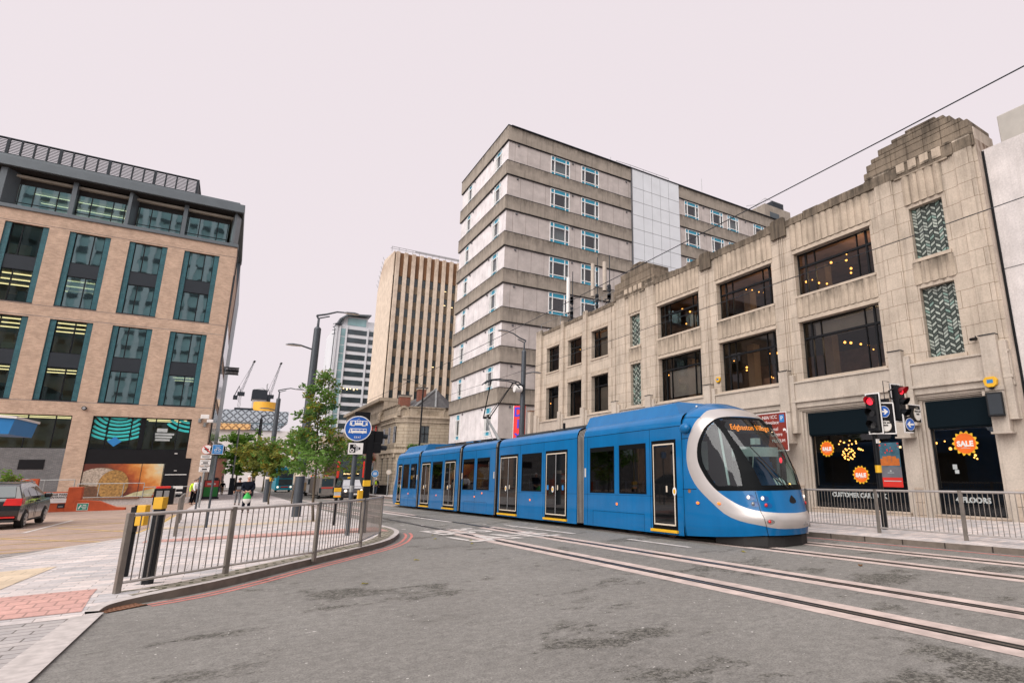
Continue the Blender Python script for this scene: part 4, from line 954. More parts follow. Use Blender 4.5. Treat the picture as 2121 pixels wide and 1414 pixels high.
# ================================================================== corner pub in cream stone
pub = thing('corner_pub', 'ornate cream stone corner building with carved parapet, slate roof and red brick chimneys', 'building', (16, 64, 0))
weathered('pub_stone', (.50, .42, .32), (.14, .11, .075), [8.6, 4.0], (1.0, .36, .02), 'XZ', .5, span=1.2)
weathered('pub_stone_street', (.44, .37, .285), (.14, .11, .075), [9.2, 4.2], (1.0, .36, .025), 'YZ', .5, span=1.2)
weathered('pub_plain', (.48, .40, .31), (.13, .10, .07), [8.7], None, 'XZ', .6, span=1)
FP = lambda u, v, w=0: Vector((u, 64 - w, v)); FQ = lambda u, v, w=0: Vector((14.8 - w, -u, v))
b = MB(); b.facade(FP, 15.8, 20.5, -1.3, 7.4, [(17.3, 18.27, 4.45, 6.4, -.25)], -.25, 0)
for z in [k * .36 for k in range(-3, 20)]: pass
b.build('wall', 'pub_stone', pub)
SW = [(60.9 + 4, 61.8 + 4), (63.3 + 4, 64.3 + 4), (66.0 + 4, 67.2 + 4)]
b = MB(); hs = [(-c, -a, 4.5, 6.3, -.25) for a, c in SW] + [(-c, -a, .2, 2.95, -.25) for a, c in SW]
b.facade(FQ, -72.4, -65.0, -1.4, 7.4, hs, -.25); b.build('street_wall', 'pub_stone_street', pub)
b = MB(); b.quad((15.8, 64, -1.3), (14.8, 65, -1.3), (14.8, 65, 7.4), (15.8, 64, 7.4)); b.build('chamfer', 'pub_stone', pub)
b = MB()
for e, z0, z1 in ((.18, 7.0, 7.2), (.32, 7.2, 7.42), (.12, 6.7, 7.0), (.2, 3.35, 3.75)):
    b.prism([(20.5, 64 - e, z0), (15.72, 64 - e, z0), (14.8 - e, 64.92, z0), (14.8 - e, 72.4, z0), (15.2, 72.4, z0), (15.2, 65.2, z0), (16, 64.4, z0), (20.5, 64.4, z0)], (0, 0, z1 - z0))
b.build('cornice', 'pub_plain', pub, bevel=.03)
b = MB(); b.box(16.0, 20.4, 63.95, 64.4, 7.42, 8.35); b.box(15.9, 20.5, 63.85, 64.45, 8.35, 8.5); b.box(14.75, 15.1, 65.1, 72.3, 7.42, 8.6); b.box(14.65, 15.15, 65.1, 72.3, 8.6, 8.75)
b.build('parapet', 'pub_plain', pub, bevel=.03)
def scroll(x, y, s):
    b = MB(); b.tube([(x, y - .3, 7.5), (x, y + .35, 7.5)], .001, 4)
    for k in range(12):
        a0, a1 = math.pi * k / 12, math.pi * (k + 1) / 12; r = .62 * s
        b.prism([(x + math.cos(a0) * r, y - .25, 7.9 + math.sin(a0) * r * 1.05), (x + math.cos(a1) * r, y - .25, 7.9 + math.sin(a1) * r * 1.05), (x + math.cos(a1) * r * .62, y - .25, 7.9 + math.sin(a1) * r * .66), (x + math.cos(a0) * r * .62, y - .25, 7.9 + math.sin(a0) * r * .66)], (0, .6, 0))
    b.box(x - .62 * s, x - .38 * s, y - .25, y + .35, 7.42, 7.9); b.box(x + .38 * s, x + .62 * s, y - .25, y + .35, 7.42, 7.9); b.box(x - .4 * s, x + .4 * s, y - .1, y + .3, 7.42, 8.3)
    return b.build('scrolled_gable', 'pub_plain', pub, smooth=40)
scroll(15.35, 64.3, 1.0); scroll(14.8, 71.8, 1.0); scroll(20.2, 64.1, 1.0)
b = MB(); rg = random.Random(8)
for k in range(13):
    x = 16.7 + k * .18; b.tube([(x, 63.93, 7.65), (x + .14, 63.92, 7.88 + .1 * (k % 2)), (x + .28, 63.93, 7.65)], .035, 5)
    b.tube([(x, 63.93, 8.15), (x + .14, 63.92, 7.92 - .1 * (k % 2)), (x + .28, 63.93, 8.15)], .035, 5)
b.build('carving', 'pub_plain', pub)
b = MB()
for a, c in SW: b.box(14.78, 15.0, a, c, 4.5, 6.3, 0); b.box(14.96, 15.0, a, c, .2, 2.95, 0)
b.box(17.3, 18.27, 64.2, 64.24, 4.45, 6.4, 0); b.build('window', 'glass_far', pub)
b = MB(); b.box(17.76, 17.82, 64.12, 64.2, 4.45, 6.4); b.box(17.3, 18.27, 64.12, 64.2, 5.45, 5.52)
for a, c in SW: b.box(14.76, 14.79, (a + c) / 2 - .03, (a + c) / 2 + .03, 4.5, 6.3); b.box(14.76, 14.79, a, c, 5.5, 5.56)
b.build('glazing_bars', 'black_paint', pub)
b = MB()
for a, c in SW:
    n = 8; cy = (a + c) / 2; r = (c - a) / 2
    b.prism([(14.7, cy + math.cos(math.pi * k / n) * (r + .2), 2.9 + math.sin(math.pi * k / n) * (r + .2)) for k in range(n + 1)] + [(14.7, cy - math.cos(math.pi * k / n) * r, 2.9 + math.sin(math.pi * k / n) * r) for k in range(n + 1)], (.15, 0, 0))
    b.prism([(14.82, cy + math.cos(math.pi * k / n) * r, 2.9 + math.sin(math.pi * k / n) * r) for k in range(n + 1)], (-.04, 0, 0))
b.build('arch', 'pub_plain', pub)
b = MB()
ap = (19.5, 66.6, 11.0)
q = [(16.1, 64.5, 8.4), (20.5, 64.5, 8.4), (22.5, 66.5, 8.4), (22.5, 72, 8.4), (15.2, 72, 8.4)]
for i in range(5): b.poly([q[i], q[(i + 1) % 5], ap])
b.build('slate_roof', 'slate', pub)
b = MB()
for p_ in ((18.95, 64.5, 8.55), (16.6, 64.5, 8.5)): b.tube([p_, ap], .13, 6)
b.build('roof_hip', 'galv', pub)
for (x0, x1, y, z0, z1) in ((15.25, 16.45, 66, 7.6, 9.75), (17.2, 18.1, 65.6, 8.2, 10.7)):
    b = MB(); b.box(x0, x1, y, y + .8, z0, z1); o = b.build('chimney', 'brick_red', pub); b = MB(); b.box(x0 - .06, x1 + .06, y - .06, y + .86, z1, z1 + .14, 0); b.box(x0 - .14, x1 + .14, y - .14, y + .94, z1 + .14, z1 + .24, 1)
    b.tube([(x0 + .4, y + .4, z1 + .2), (x0 + .4, y + .4, z1 + .75)], .12, 8, 2); b.build('chimney_cap', ['tram_pale', 'slate', 'tram_pale'], o)
b = MB(); rg = random.Random(6)
for k in range(500):
    x = rg.uniform(15.9, 19.4); z = rg.uniform(3.85, 4.3); y = 63.7 - rg.uniform(0, .25); s = rg.uniform(.05, .11); a = rg.uniform(0, 6)
    b.add([(x + math.cos(a) * s, y, z + math.sin(a) * s), (x - math.sin(a) * s * .5, y - .05, z + math.cos(a) * s * .5), (x - math.cos(a) * s, y, z - math.sin(a) * s), (x + math.sin(a) * s * .5, y + .05, z - math.cos(a) * s * .5)], [(0, 1, 2, 3)], k % 2)
t = thing('window_box', 'dark green planting along the ledge below the pub window', 'planting', (17.6, 63.7, 4.0)); b.build('foliage', ['leaf_dark', 'leaf_green'], t); b = MB(); b.box(15.9, 19.4, 63.5, 63.76, 3.76, 3.92); b.build('trough', 'black_paint', t)
# black railings by the pub
t = thing('pub_railing', 'black iron railing in front of the corner pub', 'railing', (14.1, 66, G(66))); b = MB()
for k in range(34): y = 62.5 + k * .28; b.tube([(14.0, y, G(y) + .12), (14.0, y, G(y) + 1.1)], .035, 4)
b.build('bars', 'black_paint', t); b = MB(); b.tube([(14.0, 62.3, G(62) + 1.1), (14.0, 72, G(72) + 1.1)], .04, 5); b.build('top_rail', 'black_paint', t)
# cream block beyond the pub, with red brackets
cb = thing('cream_building', 'cream rendered building with red poles on its front, just beyond the corner pub', 'building', (15, 82, 0)); b = MB(); b.box(14.9, 24, 72.5, 100, -2, 9.9); b.build('wall', 'pub_plain', cb); b = MB(); b.box(14.4, 24, 72.45, 100, 9.9, 10.3); b.box(14.6, 24, 72.45, 100, 7.2, 7.5); b.build('cornice', 'pub_plain', cb)
b = MB()
for y in (75, 77.5, 80, 84, 88): b.tube([(14.7, y, 3.5), (14.7, y, 7.0)], .09, 6)
b.build('red_pole', 'sign_red', cb); b = MB()
for y in (75.5, 79, 83, 87, 91): b.box(14.86, 14.9, y, y + 1.6, 4, 6.5); b.box(14.86, 14.9, y, y + 1.8, -1, 2.5)
b.build('window', 'glass_far', cb)
for i, y in enumerate((74.2, 78.2)):
    t = thing('flower_basket', 'basket of orange flowers hanging on the cream building, ' + ('beside the corner pub' if i == 0 else 'farther from the corner pub'), 'flower basket', (14.5, y, 2.8), 'flower baskets'); b = MB(); rg = random.Random(i)
    for k in range(120): p_ = Vector((14.45, y, 2.9)) + Vector((rg.gauss(0, .28), rg.gauss(0, .35), rg.gauss(0, .2))); s = .1; b.add([p_ + Vector((-s, 0, 0)), p_ + Vector((0, -s, s * .5)), p_ + Vector((s, 0, 0)), p_ + Vector((0, s, -s * .5))], [(0, 1, 2, 3)], 0 if k % 3 else 1)
    b.build('flowers', ['aboard_red', 'leaf_green'], t); b = MB(); b.tube([(14.5, y, 3.5), (14.5, y, 2.9)], .02, 4); b.build('hanger', 'black_paint', t)
# ================================================================== brown brick office block (front on y = 60)
ob = thing('brick_office', 'brown brick office block with tall teal-sided windows and a grey set-back top storey', 'building', (-10, 60, 0))
FB = lambda u, v, w=0: Vector((u, 60 - w, v))
GX = [(-24.93, -22.35), (-21.11, -18.53), (-17.29, -14.73), (-13.50, -10.90), (-9.68, -7.07), (-5.86, -3.25)]
b = MB(); hs = []
for a, c in GX: hs += [(a, c, 14.55, 20.92, -.32), (a, c, 7.0, 13.42, -.32)]
hs += [(-26, -10.98, 3.3, 5.86, -.3), (-9.75, -3.33, -.62, 5.9, -.3)]
b.facade(FB, -32, -2.0, -1.4, 22.03, hs, -.32)
b.quad((-2, 60, -1.4), (-2, 60, 22.03), (-2, 75, 22.03), (-2, 75, -1.4))
b.build('wall', 'brick_brown', ob)
b = MB(); b.fbox(FB, -26, -10.98, -1.4, 3.3, -.28, .004); b.build('grey_brick_base', 'brick_grey', ob)
b = MB(); b.fbox(FB, -13.42, -12.0, 1.72, 2.44, .0, .03); b.build('vent_louvre', 'sign_black', ob)
b = MB()
for z in (21.05, 13.55, 6.93, 14.42): b.fbox(FB, -32, -2.0, z - .02, z + .015, -.01, .006)
b.build('movement_joint', 'brick_grey', ob)
# windows: teal brick cheeks, dark spandrel, two glazed storeys
def office_window(a, c, z0, z1):
    ch = MB(); ch.fbox(FB, a, a + .37, z0, z1, -.34, -.10); ch.fbox(FB, c - .37, c, z0, z1, -.34, -.10)
    o = ch.build('window', 'brick_teal', ob)
    s0, s1 = z0 + (z1 - z0) * .41, z0 + (z1 - z0) * .585
    f = MB(); f.fbox(FB, a + .37, c - .37, s0, s1, -.34, -.16); f.build('spandrel', 'dark_metal', o); f = MB(); f.fbox(FB, a, c, z0 - .06, z0, -.3, .03); f.build('sill', 'dark_metal', o)
    f = MB(); um = a + .37 + (c - a - .74) * (.36 if a < -15 else .62 if a < -10 else .36 if a < -7 else .62)
    for q0, q1 in ((z0, s0), (s1, z1)):
        f.fbox(FB, a + .37, a + .43, q0, q1, -.34, -.2); f.fbox(FB, c - .43, c - .37, q0, q1, -.34, -.2); f.fbox(FB, a + .43, c - .43, q0, q0 + .06, -.34, -.2); f.fbox(FB, a + .43, c - .43, q1 - .06, q1, -.34, -.2); f.fbox(FB, um - .035, um + .035, q0 + .06, q1 - .06, -.34, -.2)
    f.build('frame', 'black_paint', o)
    g = MB()
    for q0, q1 in ((z0, s0), (s1, z1)): g.quad(FB(a + .4, q0 + .03, -.27), FB(c - .4, q0 + .03, -.27), FB(c - .4, q1 - .03, -.27), FB(a + .4, q1 - .03, -.27))
    g.build('pane', 'glass_office' if a > -15 and z0 > 10 or a > -10 else 'glass_office_low', o)
for a, c in GX[1:]: office_window(a, c, 14.55, 20.92); office_window(a, c, 7.0, 13.42)
# offices inside: floor slabs, back walls, ceiling strips
b = MB()
for z in (6.2, 10.15, 13.85, 17.65, 21.3): b.box(-31, -2.4, 60.5, 70, z, z + .5, 0)
b.box(-31, -2.4, 70, 70.2, -1, 25, 1); b.box(-2.45, -2.35, 60.5, 75, -1, 25, 0); b.box(-31, -2.4, 60.6, 70, 2.5, 3.1, 0); b.box(-31, -2.4, 60.6, 70, 25.0, 25.2, 0)
rg = random.Random(9)
for z in (6.7, 10.65, 14.35, 18.15, 22.0):
    for k in range(12): x = rg.uniform(-24, -4); b.box(x, x + rg.uniform(.3, 1.6), 62 + rg.uniform(0, 6), 68 + rg.uniform(.2, 1.5), z, z + rg.uniform(.7, 2.2), rg.choice((0, 1, 2)))
b.build('interior', ['room_light', 'room_mid', 'room_dark'], ob)
b = MB()
for z, xa, xb in ((13.82, -24, -11.2), (10.12, -24, -11.2), (17.6, -24, -11.2), (24.85, -17, -10.8), (6.15, -22, -11.2), (6.15, -7, -4), (10.12, -5.6, -3.4)):
    for y in (61.6, 63.4, 65.4, 67.4): b.box(xa, xb, y, y + .12, z - .05, z)
b.build('ceiling_lights', 'strip_light', ob)
# grey top storey: sill, fins, glazing, deep fascia
b = MB(); b.box(-32, -1.95, 59.86, 61.2, 22.03, 22.33); b.build('sill_band', 'grey_metal', ob, bevel=.02)
b = MB(); b.box(-32, -1.88, 59.5, 61.4, 25.42, 26.22); b.box(-32, -2.3, 59.7, 61.4, 26.22, 26.42); b.box(-32, -1.88, 61.4, 76, 25.4, 26.0); b.build('fascia', 'grey_metal', ob, bevel=.03)
b = MB(); b.box(-32, -2.0, 59.8, 61.3, 25.36, 25.42); b.build('soffit', 'soffit', ob)
b = MB(); b.fbox(FB, -32, -2.9, 24.5, 25.36, -1.1, -.95); b.build('header_panel', 'soffit', ob)
b = MB()
for x0, x1 in ((-18.6, -17.25), (-10.5, -9.7), (-2.75, -2.05), (-26.2, -25.2)):
    b = MB(); b.prism([(x0, 61, 22.33), (x0 + (x1 - x0) * .28, 59.95, 22.33), (x0 + (x1 - x0) * .55, 59.95, 22.33), (x1, 61, 22.33)], (0, 0, 3.03)); b.build('fin', 'grey_metal', ob)
for x in (-13.85, -6.3, -21.9): b = MB(); b.box(x - .14, x + .16, 60.25, 61, 22.33, 25.36); b.build('fin', 'grey_metal', ob)
b = MB(); f = MB()
for x0, x1 in ((-25, -18.6), (-17.25, -14.0), (-13.7, -10.5), (-9.65, -6.45), (-6.1, -2.95)):
    b.quad((x0, 60.95, 22.33), (x1, 60.95, 22.33), (x1, 60.95, 24.5), (x0, 60.95, 24.5))
    for fr_ in (.02, .29, .73, .98): xx = x0 + (x1 - x0) * fr_; f.box(xx - .03, xx + .03, 60.88, 60.97, 22.33, 24.5)
    f.box(x0, x1, 60.89, 60.96, 22.9, 22.94)
b.build('top_glazing', 'glass_office', ob); f.build('mullion', 'black_paint', ob)
# rooftop louvre screen
b = MB()
for k in range(11): z = 26.5 + k * .135; b.box(-32, -5.75, 60.2, 60.25, z, z + .06); b.box(-5.8, -5.75, 60.2, 68, z, z + .06)
b.build('louvre_blades', 'dark_metal', ob)
b = MB(); x = -5.78; k = 0
while x > -31:
    wd = .09 if k % 4 == 0 else .045; b.box(x - wd, x + wd, 60.1, 60.3, 26.3, 27.98); x -= .78; k += 1
b.box(-32, -5.7, 60.12, 60.28, 27.93, 28.0); b.box(-5.85, -5.70, 60.2, 68, 27.93, 28.0); b.box(-5.86, -5.72, 67.8, 68, 26.0, 28); b.build('louvre_posts', 'dark_metal', ob)
b = MB()
for x0, x1, z1 in ((-26, -23, 27.0), (-17.4, -16.3, 27.1), (-14.7, -13.4, 27.05), (-11.5, -10.5, 27.0), (-8.4, -7.0, 26.9)): b = MB(); b.box(x0, x1, 63.5, 65, 26.0, z1 + .3); b.build('rooftop_plant', 'bus_grey', ob)
# flank further along the street
b = MB(); b.box(-12, -1.96, 75, 95, -1.8, 25.3); b.build('flank_cladding', 'blue_grey_clad', ob)
b = MB(); b.box(-1.97, -1.93, 75, 75.3, -1.8, 25.2); b.build('flank_trim', 'brick_red', ob)
b = MB()
b.tube([(-1.96, 60.8, 19.5), (-1.9, 60.9, 5.5), (-1.9, 60.9, 1)], .05, 6); b.box(-1.99, -1.9, 62.5, 62.6, 0, 22)
for z in (15.5, 11.5, 7.6): b.box(-2.0, -1.9, 63, 74.5, z - 3.3, z - .3)
b.build('flank_glazing', 'glass_far', ob)
t = thing('hanging_sign', 'pair of slatted metal shades sticking out high on the far flank of the brick office', 'sunshade', (-1.2, 80, 13)); b = MB()
for z in (12.85, 13.3):
    b.box(-1.95, -.62, 79.7, 80.3, z - .03, z + .03); b.box(-1.95, -.62, 79.7, 80.3, z + .33, z + .38)
    for k in range(8): b.box(-1.7 + k * .14, -1.66 + k * .14, 79.7, 79.76, z, z + .35)
b.build('slats', 'dark_metal', t); b = MB()
for z in (12.9, 13.35): b.box(-1.9, -.65, 79.8, 79.85, z, z + .28)
b.build('screen', 'sign_white', t)
# shopfront with teal rings, fascia and mural
FW = lambda u, v, w=0: Vector((u, 60.24 - w, v))
o = MB()
for x in (-9.72, -8.78, -7.3, -6.62, -6.5, -5.75, -4.24, -3.38): o.fbox(FW, x - .035, x + .035, 3.28, 5.9, -.05, .04)
o.fbox(FW, -6.72, -6.4, 3.28, 5.9, -.04, .05); o.fbox(FW, -9.75, -3.33, 5.82, 5.9, -.05, .03); o.fbox(FW, -9.75, -3.33, 3.22, 3.32, -.05, .05)
sw = o.build('shop_window', 'black_paint', ob)
g = MB(); g.quad(FW(-9.75, 3.28, 0), FW(-3.33, 3.28, 0), FW(-3.33, 5.9, 0), FW(-9.75, 5.9, 0)); g.build('pane', 'glass_office_low', sw)
o = MB()
for x in (-26, -22, -20, -17.5, -15.2, -13.5, -11.93, -11.03): o.fbox(FW, x - .035, x + .035, 3.3, 5.86, -.05, .04)
o.fbox(FW, -26, -10.98, 5.78, 5.86, -.05, .03); o.fbox(FW, -26, -10.98, 3.24, 3.34, -.05, .08); sw2 = o.build('shop_window', 'black_paint', ob)
g = MB(); g.quad(FW(-26, 3.3, 0), FW(-10.98, 3.3, 0), FW(-10.98, 5.86, 0), FW(-26, 5.86, 0)); g.build('pane', 'glass_office_low', sw2)
b = MB(); b.fbox(FB, -9.75, -3.33, 2.13, 3.25, -.2, -.08); b.fbox(FB, -4.66, -2.93, -1.2, 2.6, -.1, .03); b.fbox(FB, -9.75, -3.33, -1.2, -.56, -.2, -.06); b.build('shop_fascia', 'sign_black', ob)
b = MB(); b.fbox(FB, -4.15, -3.95, 2.95, 3.02, -.08, -.05); b.fbox(FB, -4.0, -3.8, 1.55, 1.6, .03, .05); b.fbox(FB, -4.55, -3.1, 1.22, 1.28, .03, .04); b.build('downlight', 'sign_white', ob)
def rings(cx, cz, radii, wd, x0, x1, z0, z1):
    b = MB()
    for r in radii:
        n = 90
        for k in range(n):
            a0, a1 = 2 * math.pi * k / n, 2 * math.pi * (k + 1) / n; q = [(cx + math.cos(a) * rr * 1.12, cz + math.sin(a) * rr) for a, rr in ((a0, r), (a1, r), (a1, r + wd), (a0, r + wd))]
            mxx = sum(p[0] for p in q) / 4; mz = sum(p[1] for p in q) / 4
            if x0 < mxx < x1 and z0 < mz < z1 and not any(abs(mxx - xm) < .04 for xm in (-8.78, -7.3, -5.75, -4.24)): b.poly([FW(p[0], p[1], .02) for p in q])
    return b
rb = rings(-8.15, 6.6, [.78, 1.05, 1.32, 1.62, 1.92, 2.2, 2.5], .17, -9.7, -6.74, 3.5, 5.85); q = rings(-3.3, 6.9, [.9, 1.25, 1.6, 1.95], .19, -5.0, -3.42, 3.4, 5.85)
oo = len(rb.v); rb.v += q.v; rb.f += [[i + oo for i in f] for f in q.f]; rb.m += q.m; rb.build('window_film', 'teal_film', sw)
b = MB(); b.poly([FW(-8.2, 4.3, .03), FW(-7.75, 3.9, .03), FW(-8.2, 3.5, .03), FW(-8.65, 3.9, .03)]); b.build('diamond_sticker', 'sign_light_blue', sw)
b = MB(); b.fbox(FW, -5.6, -4.9, 4.75, 5.05, .02, .03)
for k in range(3): b.fbox(FW, -5.68 + .03 * k, -4.4 - .12 * k, 4.5 - k * .24, 4.66 - k * .24, .02, .03)
b.build('window_lettering', 'film_white', sw)
t = thing('bread_mural', 'big photo mural of a seeded loaf at the foot of the brick office', 'mural', (-7.2, 60.0, .8)); FM = lambda u, v, w=0: Vector((u, 60.06 - w, v))
b = MB(); b.fbox(FM, -9.7, -4.68, -.56, 2.13, -.02, .0); b.build('backdrop', 'mural', t)
def blob(cx, cz, rx, rz, w, mat, name, a0=0, squash=None):
    b = MB(); pts = []
    for k in range(28):
        a = 2 * math.pi * k / 28; x = cx + math.cos(a) * rx; z = cz + math.sin(a) * rz * (1 if math.sin(a) > 0 else .9); pts.append(FM(min(max(x, -9.69), -4.7), min(max(z, -.55), 2.12), w))
    b.prism(pts, (0, .004, 0)); return b.build(name, mat, t)
blob(-8.6, .55, 1.5, 1.3, .006, 'bread_crust', 'loaf_picture'); blob(-8.7, 1.05, 1.25, .75, .011, 'bread_seed', 'seeds_picture'); blob(-7.75, .45, .95, 1.2, .016, 'bread_gold', 'slice_picture'); blob(-8.9, -.1, .75, .5, .014, 'bread_dark', 'crust_picture')
b = MB(); b.poly([FM(-7.1, -.5, .02), FM(-5.2, -.5, .02), FM(-5.0, .2, .02), FM(-6.4, -.15, .02)]); b.build('board_picture', 'board_wood', t)
b = MB()
for x in (-6.15, -4.72): b.fbox(FM, x - .012, x + .012, -.56, 2.13, .0, .022)
b.build('panel_joint', 'dark_metal', t)
# small fittings on the brickwork
def cctv(x, z, s, lab):
    t = thing('wall_camera', lab, 'camera', (x, 59.8, z), 'security cameras on the brick office corner'); b = MB(); b.box(x - .28 * s, x + .28 * s, 59.3, 59.6, z - .15 * s, z + .17 * s); b.build('housing', 'sign_white', t, bevel=.03); b = MB(); b.tube([(x - .1, 59.5, z - .1), (x - .35, 59.95, z - .25)], .07, 6); b.box(x - .45, x - .25, 59.9, 60, z - .45, z - .1); b.build('bracket', 'galv', t)
cctv(-2.42, 6.1, 1.1, 'white square security camera on the brick office corner, upper of the two'); cctv(-2.02, 5.75, .8, 'white security camera on the very corner of the brick office, lower of the two')
t = thing('wall_light', 'small round dark light on the brick beam above the shop windows', 'wall light', (-10.37, 59.9, 6.46)); b = MB(); b.tube([(-10.37, 60, 6.46), (-10.37, 59.75, 6.46)], .15, 12); b.build('body', 'dark_metal', t, smooth=40); b = MB(); b.disc((-10.37, 59.745, 6.46), (0, -1, 0), .1, 12); b.build('lens', 'sign_grey', t)
# blue canopy poking in from the left
t = thing('blue_canopy', 'corner of a bright blue canopy with white roof edge at the left of the scene', 'canopy', (-11, 40, 3.8)); b = MB(); b.prism([(-9.48, 39.7, 3.39), (-9.36, 39.7, 4.16), (-14, 39.7, 4.42), (-14, 39.7, 3.5)], (0, 4, 0)); b.build('fascia', 'sign_light_blue', t); b = MB(); b.prism([(-9.3, 39.6, 4.16), (-9.28, 39.6, 4.27), (-14, 39.6, 4.62), (-14, 39.6, 4.43)], (0, 4.2, 0)); b.build('roof_edge', 'sign_white', t); b = MB(); b.tube([(-13, 40.2, -.7), (-13, 40.2, 3.5)], .08, 8); b.tube([(-13, 43.4, -.7), (-13, 43.4, 3.5)], .08, 8); b.build('post', 'galv', t)
# raised terrace in front of the block
tr = thing('terrace_wall', 'low grey retaining wall with steel handrail along the foot of the brick office', 'wall', (-6, 56, -.8)); b = MB(); b.box(-9.6, -2.5, 56, 56.25, -1.4, -.45); b.box(-9.6, -2.4, 56.25, 59.9, -1.4, -.58, 1); b.box(-9.65, -5.6, 55.85, 56.3, -.45, -.34, 2); b.build('wall', ['granite', 'granite', 'rust'], tr)
b = MB()
def hrail(pts, h0, h1):
    b.tube([(x, y, h1) for x, y in pts], .03, 6); b.tube([(x, y, h0) for x, y in pts], .025, 6)
    for x, y in pts: b.tube([(x, y, h0 - .2), (x, y, h1)], .028, 6)
hrail([(-12.5, 56.1), (-11, 56.1), (-9.4, 56.1)], .1, .96); hrail([(-9.2, 56.1), (-8, 56.1), (-6.6, 56.1), (-5.4, 56.1)], -.32, .66); hrail([(-5.4, 56.0), (-4.2, 56), (-3.4, 56), (-2.6, 56)], -.2, .36)
b.build('handrail', 'galv', tr)
# orange car-park walls and their signs
ow = thing('orange_wall', 'low orange rendered wall with tall end pier and sloping wing at the car park entrance', 'wall', (-7.3, 45.3, G(45))); b = MB(); z0 = G(45) - .05
b.box(-9.6, -7.78, 45.3, 45.7, z0, .40); b.box(-7.79, -7.17, 45.22, 45.75, z0, .66)
b.prism([(-7.4, 45.12, z0), (-7.4, 45.12, -.10), (-7.17, 45.12, -.07), (-6.3, 45.12, -.16), (-5.5, 45.12, -.54), (-5.05, 45.12, -.58), (-5.05, 45.12, -.8)], (0, .45, 0)); b.build('wall', 'orange_render', ow, bevel=.03)
t = thing('entrance_sign', 'white sign board reading car park entrance with blue P logo on the orange wall', 'sign', (-8.3, 45.25, .05)); F = frame((-8.25, 45.29, .05), (1, 0, 0)); b = MB(); b.fbox(F, -.58, .47, -.26, .29, 0, .03); b.build('board', 'sign_white', t)
text('lettering', 'CAR PARK\nENTRANCE', .15, frame(F(.12, .12, .034), (1, 0, 0)), 'sign_black', t, .004, bold=.004); b = MB(); b.fbox(F, -.50, -.27, -.02, .22, .03, .036); b.prism([F(-.58, -.26, .031), F(-.3, -.05, .031), F(-.27, -.02, .031), F(-.5, -.02, .031), F(-.58, -.12, .031)], (0, -.003, 0)); b.build('logo', 'sign_blue', t); text('logo_letter', 'P', .2, frame(F(-.385, .1, .038), (1, 0, 0)), 'sign_white', t, .003); b = MB(); b.fbox(F, -.1, .34, -.13, -.12, .03, .034); b.build('small_print', 'sign_grey', t)
t = thing('wall_grille', 'dark square letterbox-like grille in the orange wall below the entrance sign', 'grille', (-7.98, 45.2, -.38)); F = frame((-7.98, 45.30, -.38), (1, 0, 0)); b = MB(); b.fbox(F, -.15, .15, -.12, .12, 0, .03); b.build('frame', 'dark_metal', t); b = MB(); b.fbox(F, -.1, .1, -.06, -.02, .03, .05); b.build('plate', 'sign_grey', t)
t = thing('green_sign', 'small green and white arrow sign on the sloping end of the orange wall', 'sign', (-7.0, 45.05, -.46)); F = frame((-7.0, 45.12, -.46), (1, 0, 0)); b = MB(); b.fbox(F, -.25, .25, -.2, .2, 0, .02); b.build('border', 'sign_white', t); b = MB(); b.fbox(F, -.23, .23, -.18, .18, .02, .024); b.build('panel', 'sign_green', t); b = MB(); b.fbox(F, -.06, .18, -.02, .02, .024, .028); b.poly([F(-.2, -.1, .027), F(-.1, .12, .027), F(-.05, .1, .027), F(-.14, -.12, .027)]); b.fbox(F, .0, .16, .08, .12, .024, .028); b.fbox(F, .0, .16, -.12, -.08, .024, .028); b.build('symbol', 'sign_white', t)
o2 = thing('orange_sign_frame', 'white sign in an orange wall frame behind the dark car roof', 'sign', (-10.5, 49, .5)); b = MB(); b.box(-11.6, -9.9, 49, 49.35, -.9, .55); b.box(-11.6, -9.9, 49, 49.35, 1.0, 1.12); b.box(-10.02, -9.9, 49, 49.35, .55, 1.0); b.build('frame', 'orange_render', o2); b = MB(); b.box(-11.6, -10.02, 49.1, 49.2, .55, 1.0, 0); b.box(-10.75, -10.15, 49.08, 49.1, .8, .95, 1); b.build('panel', ['sign_white', 'sign_blue'], o2)

# ================================================================== far end of the street
lib = thing('library', 'far library building wrapped in silver and gold ring lattice with a yellow drum on top', 'building', (4, 230, 0))
def lbox(name, x0, x1, z0, z1, y0, mat): b = MB(); b.box(x0, x1, y0, y0 + 30, z0, z1); return b.build(name, mat, lib)
lbox('silver_storey', -14, 15, 17.75, 21.9, 230, 'lattice_silver'); lbox('blue_band', -14, 14, 17.15, 17.75, 230.5, 'lib_blue'); lbox('gold_storey', -14, 3.9, 15.15, 17.15, 229.5, 'lattice_gold'); lbox('gold_storey', 3.9, 13, 15.15, 17.15, 230.2, 'lattice_silver'); lbox('base', -14, 20, -6, 15.15, 231, 'lib_white'); lbox('roof_terrace', -1.6, 4, 21.9, 22.9, 233, 'dark_metal')
b = MB()
for k in range(40):
    a0, a1 = 2 * math.pi * k / 40, 2 * math.pi * (k + 1) / 40
    b.quad((7.6 + 3.7 * math.cos(a0), 238 + 3.7 * math.sin(a0), 21.9), (7.6 + 3.7 * math.cos(a1), 238 + 3.7 * math.sin(a1), 21.9), (7.6 + 3.7 * math.cos(a1), 238 + 3.7 * math.sin(a1), 25.6), (7.6 + 3.7 * math.cos(a0), 238 + 3.7 * math.sin(a0), 25.6))
b.disc((7.6, 238, 25.6), (0, 0, 1), 3.7, 40); b.build('drum', 'drum_yellow', lib, smooth=40)
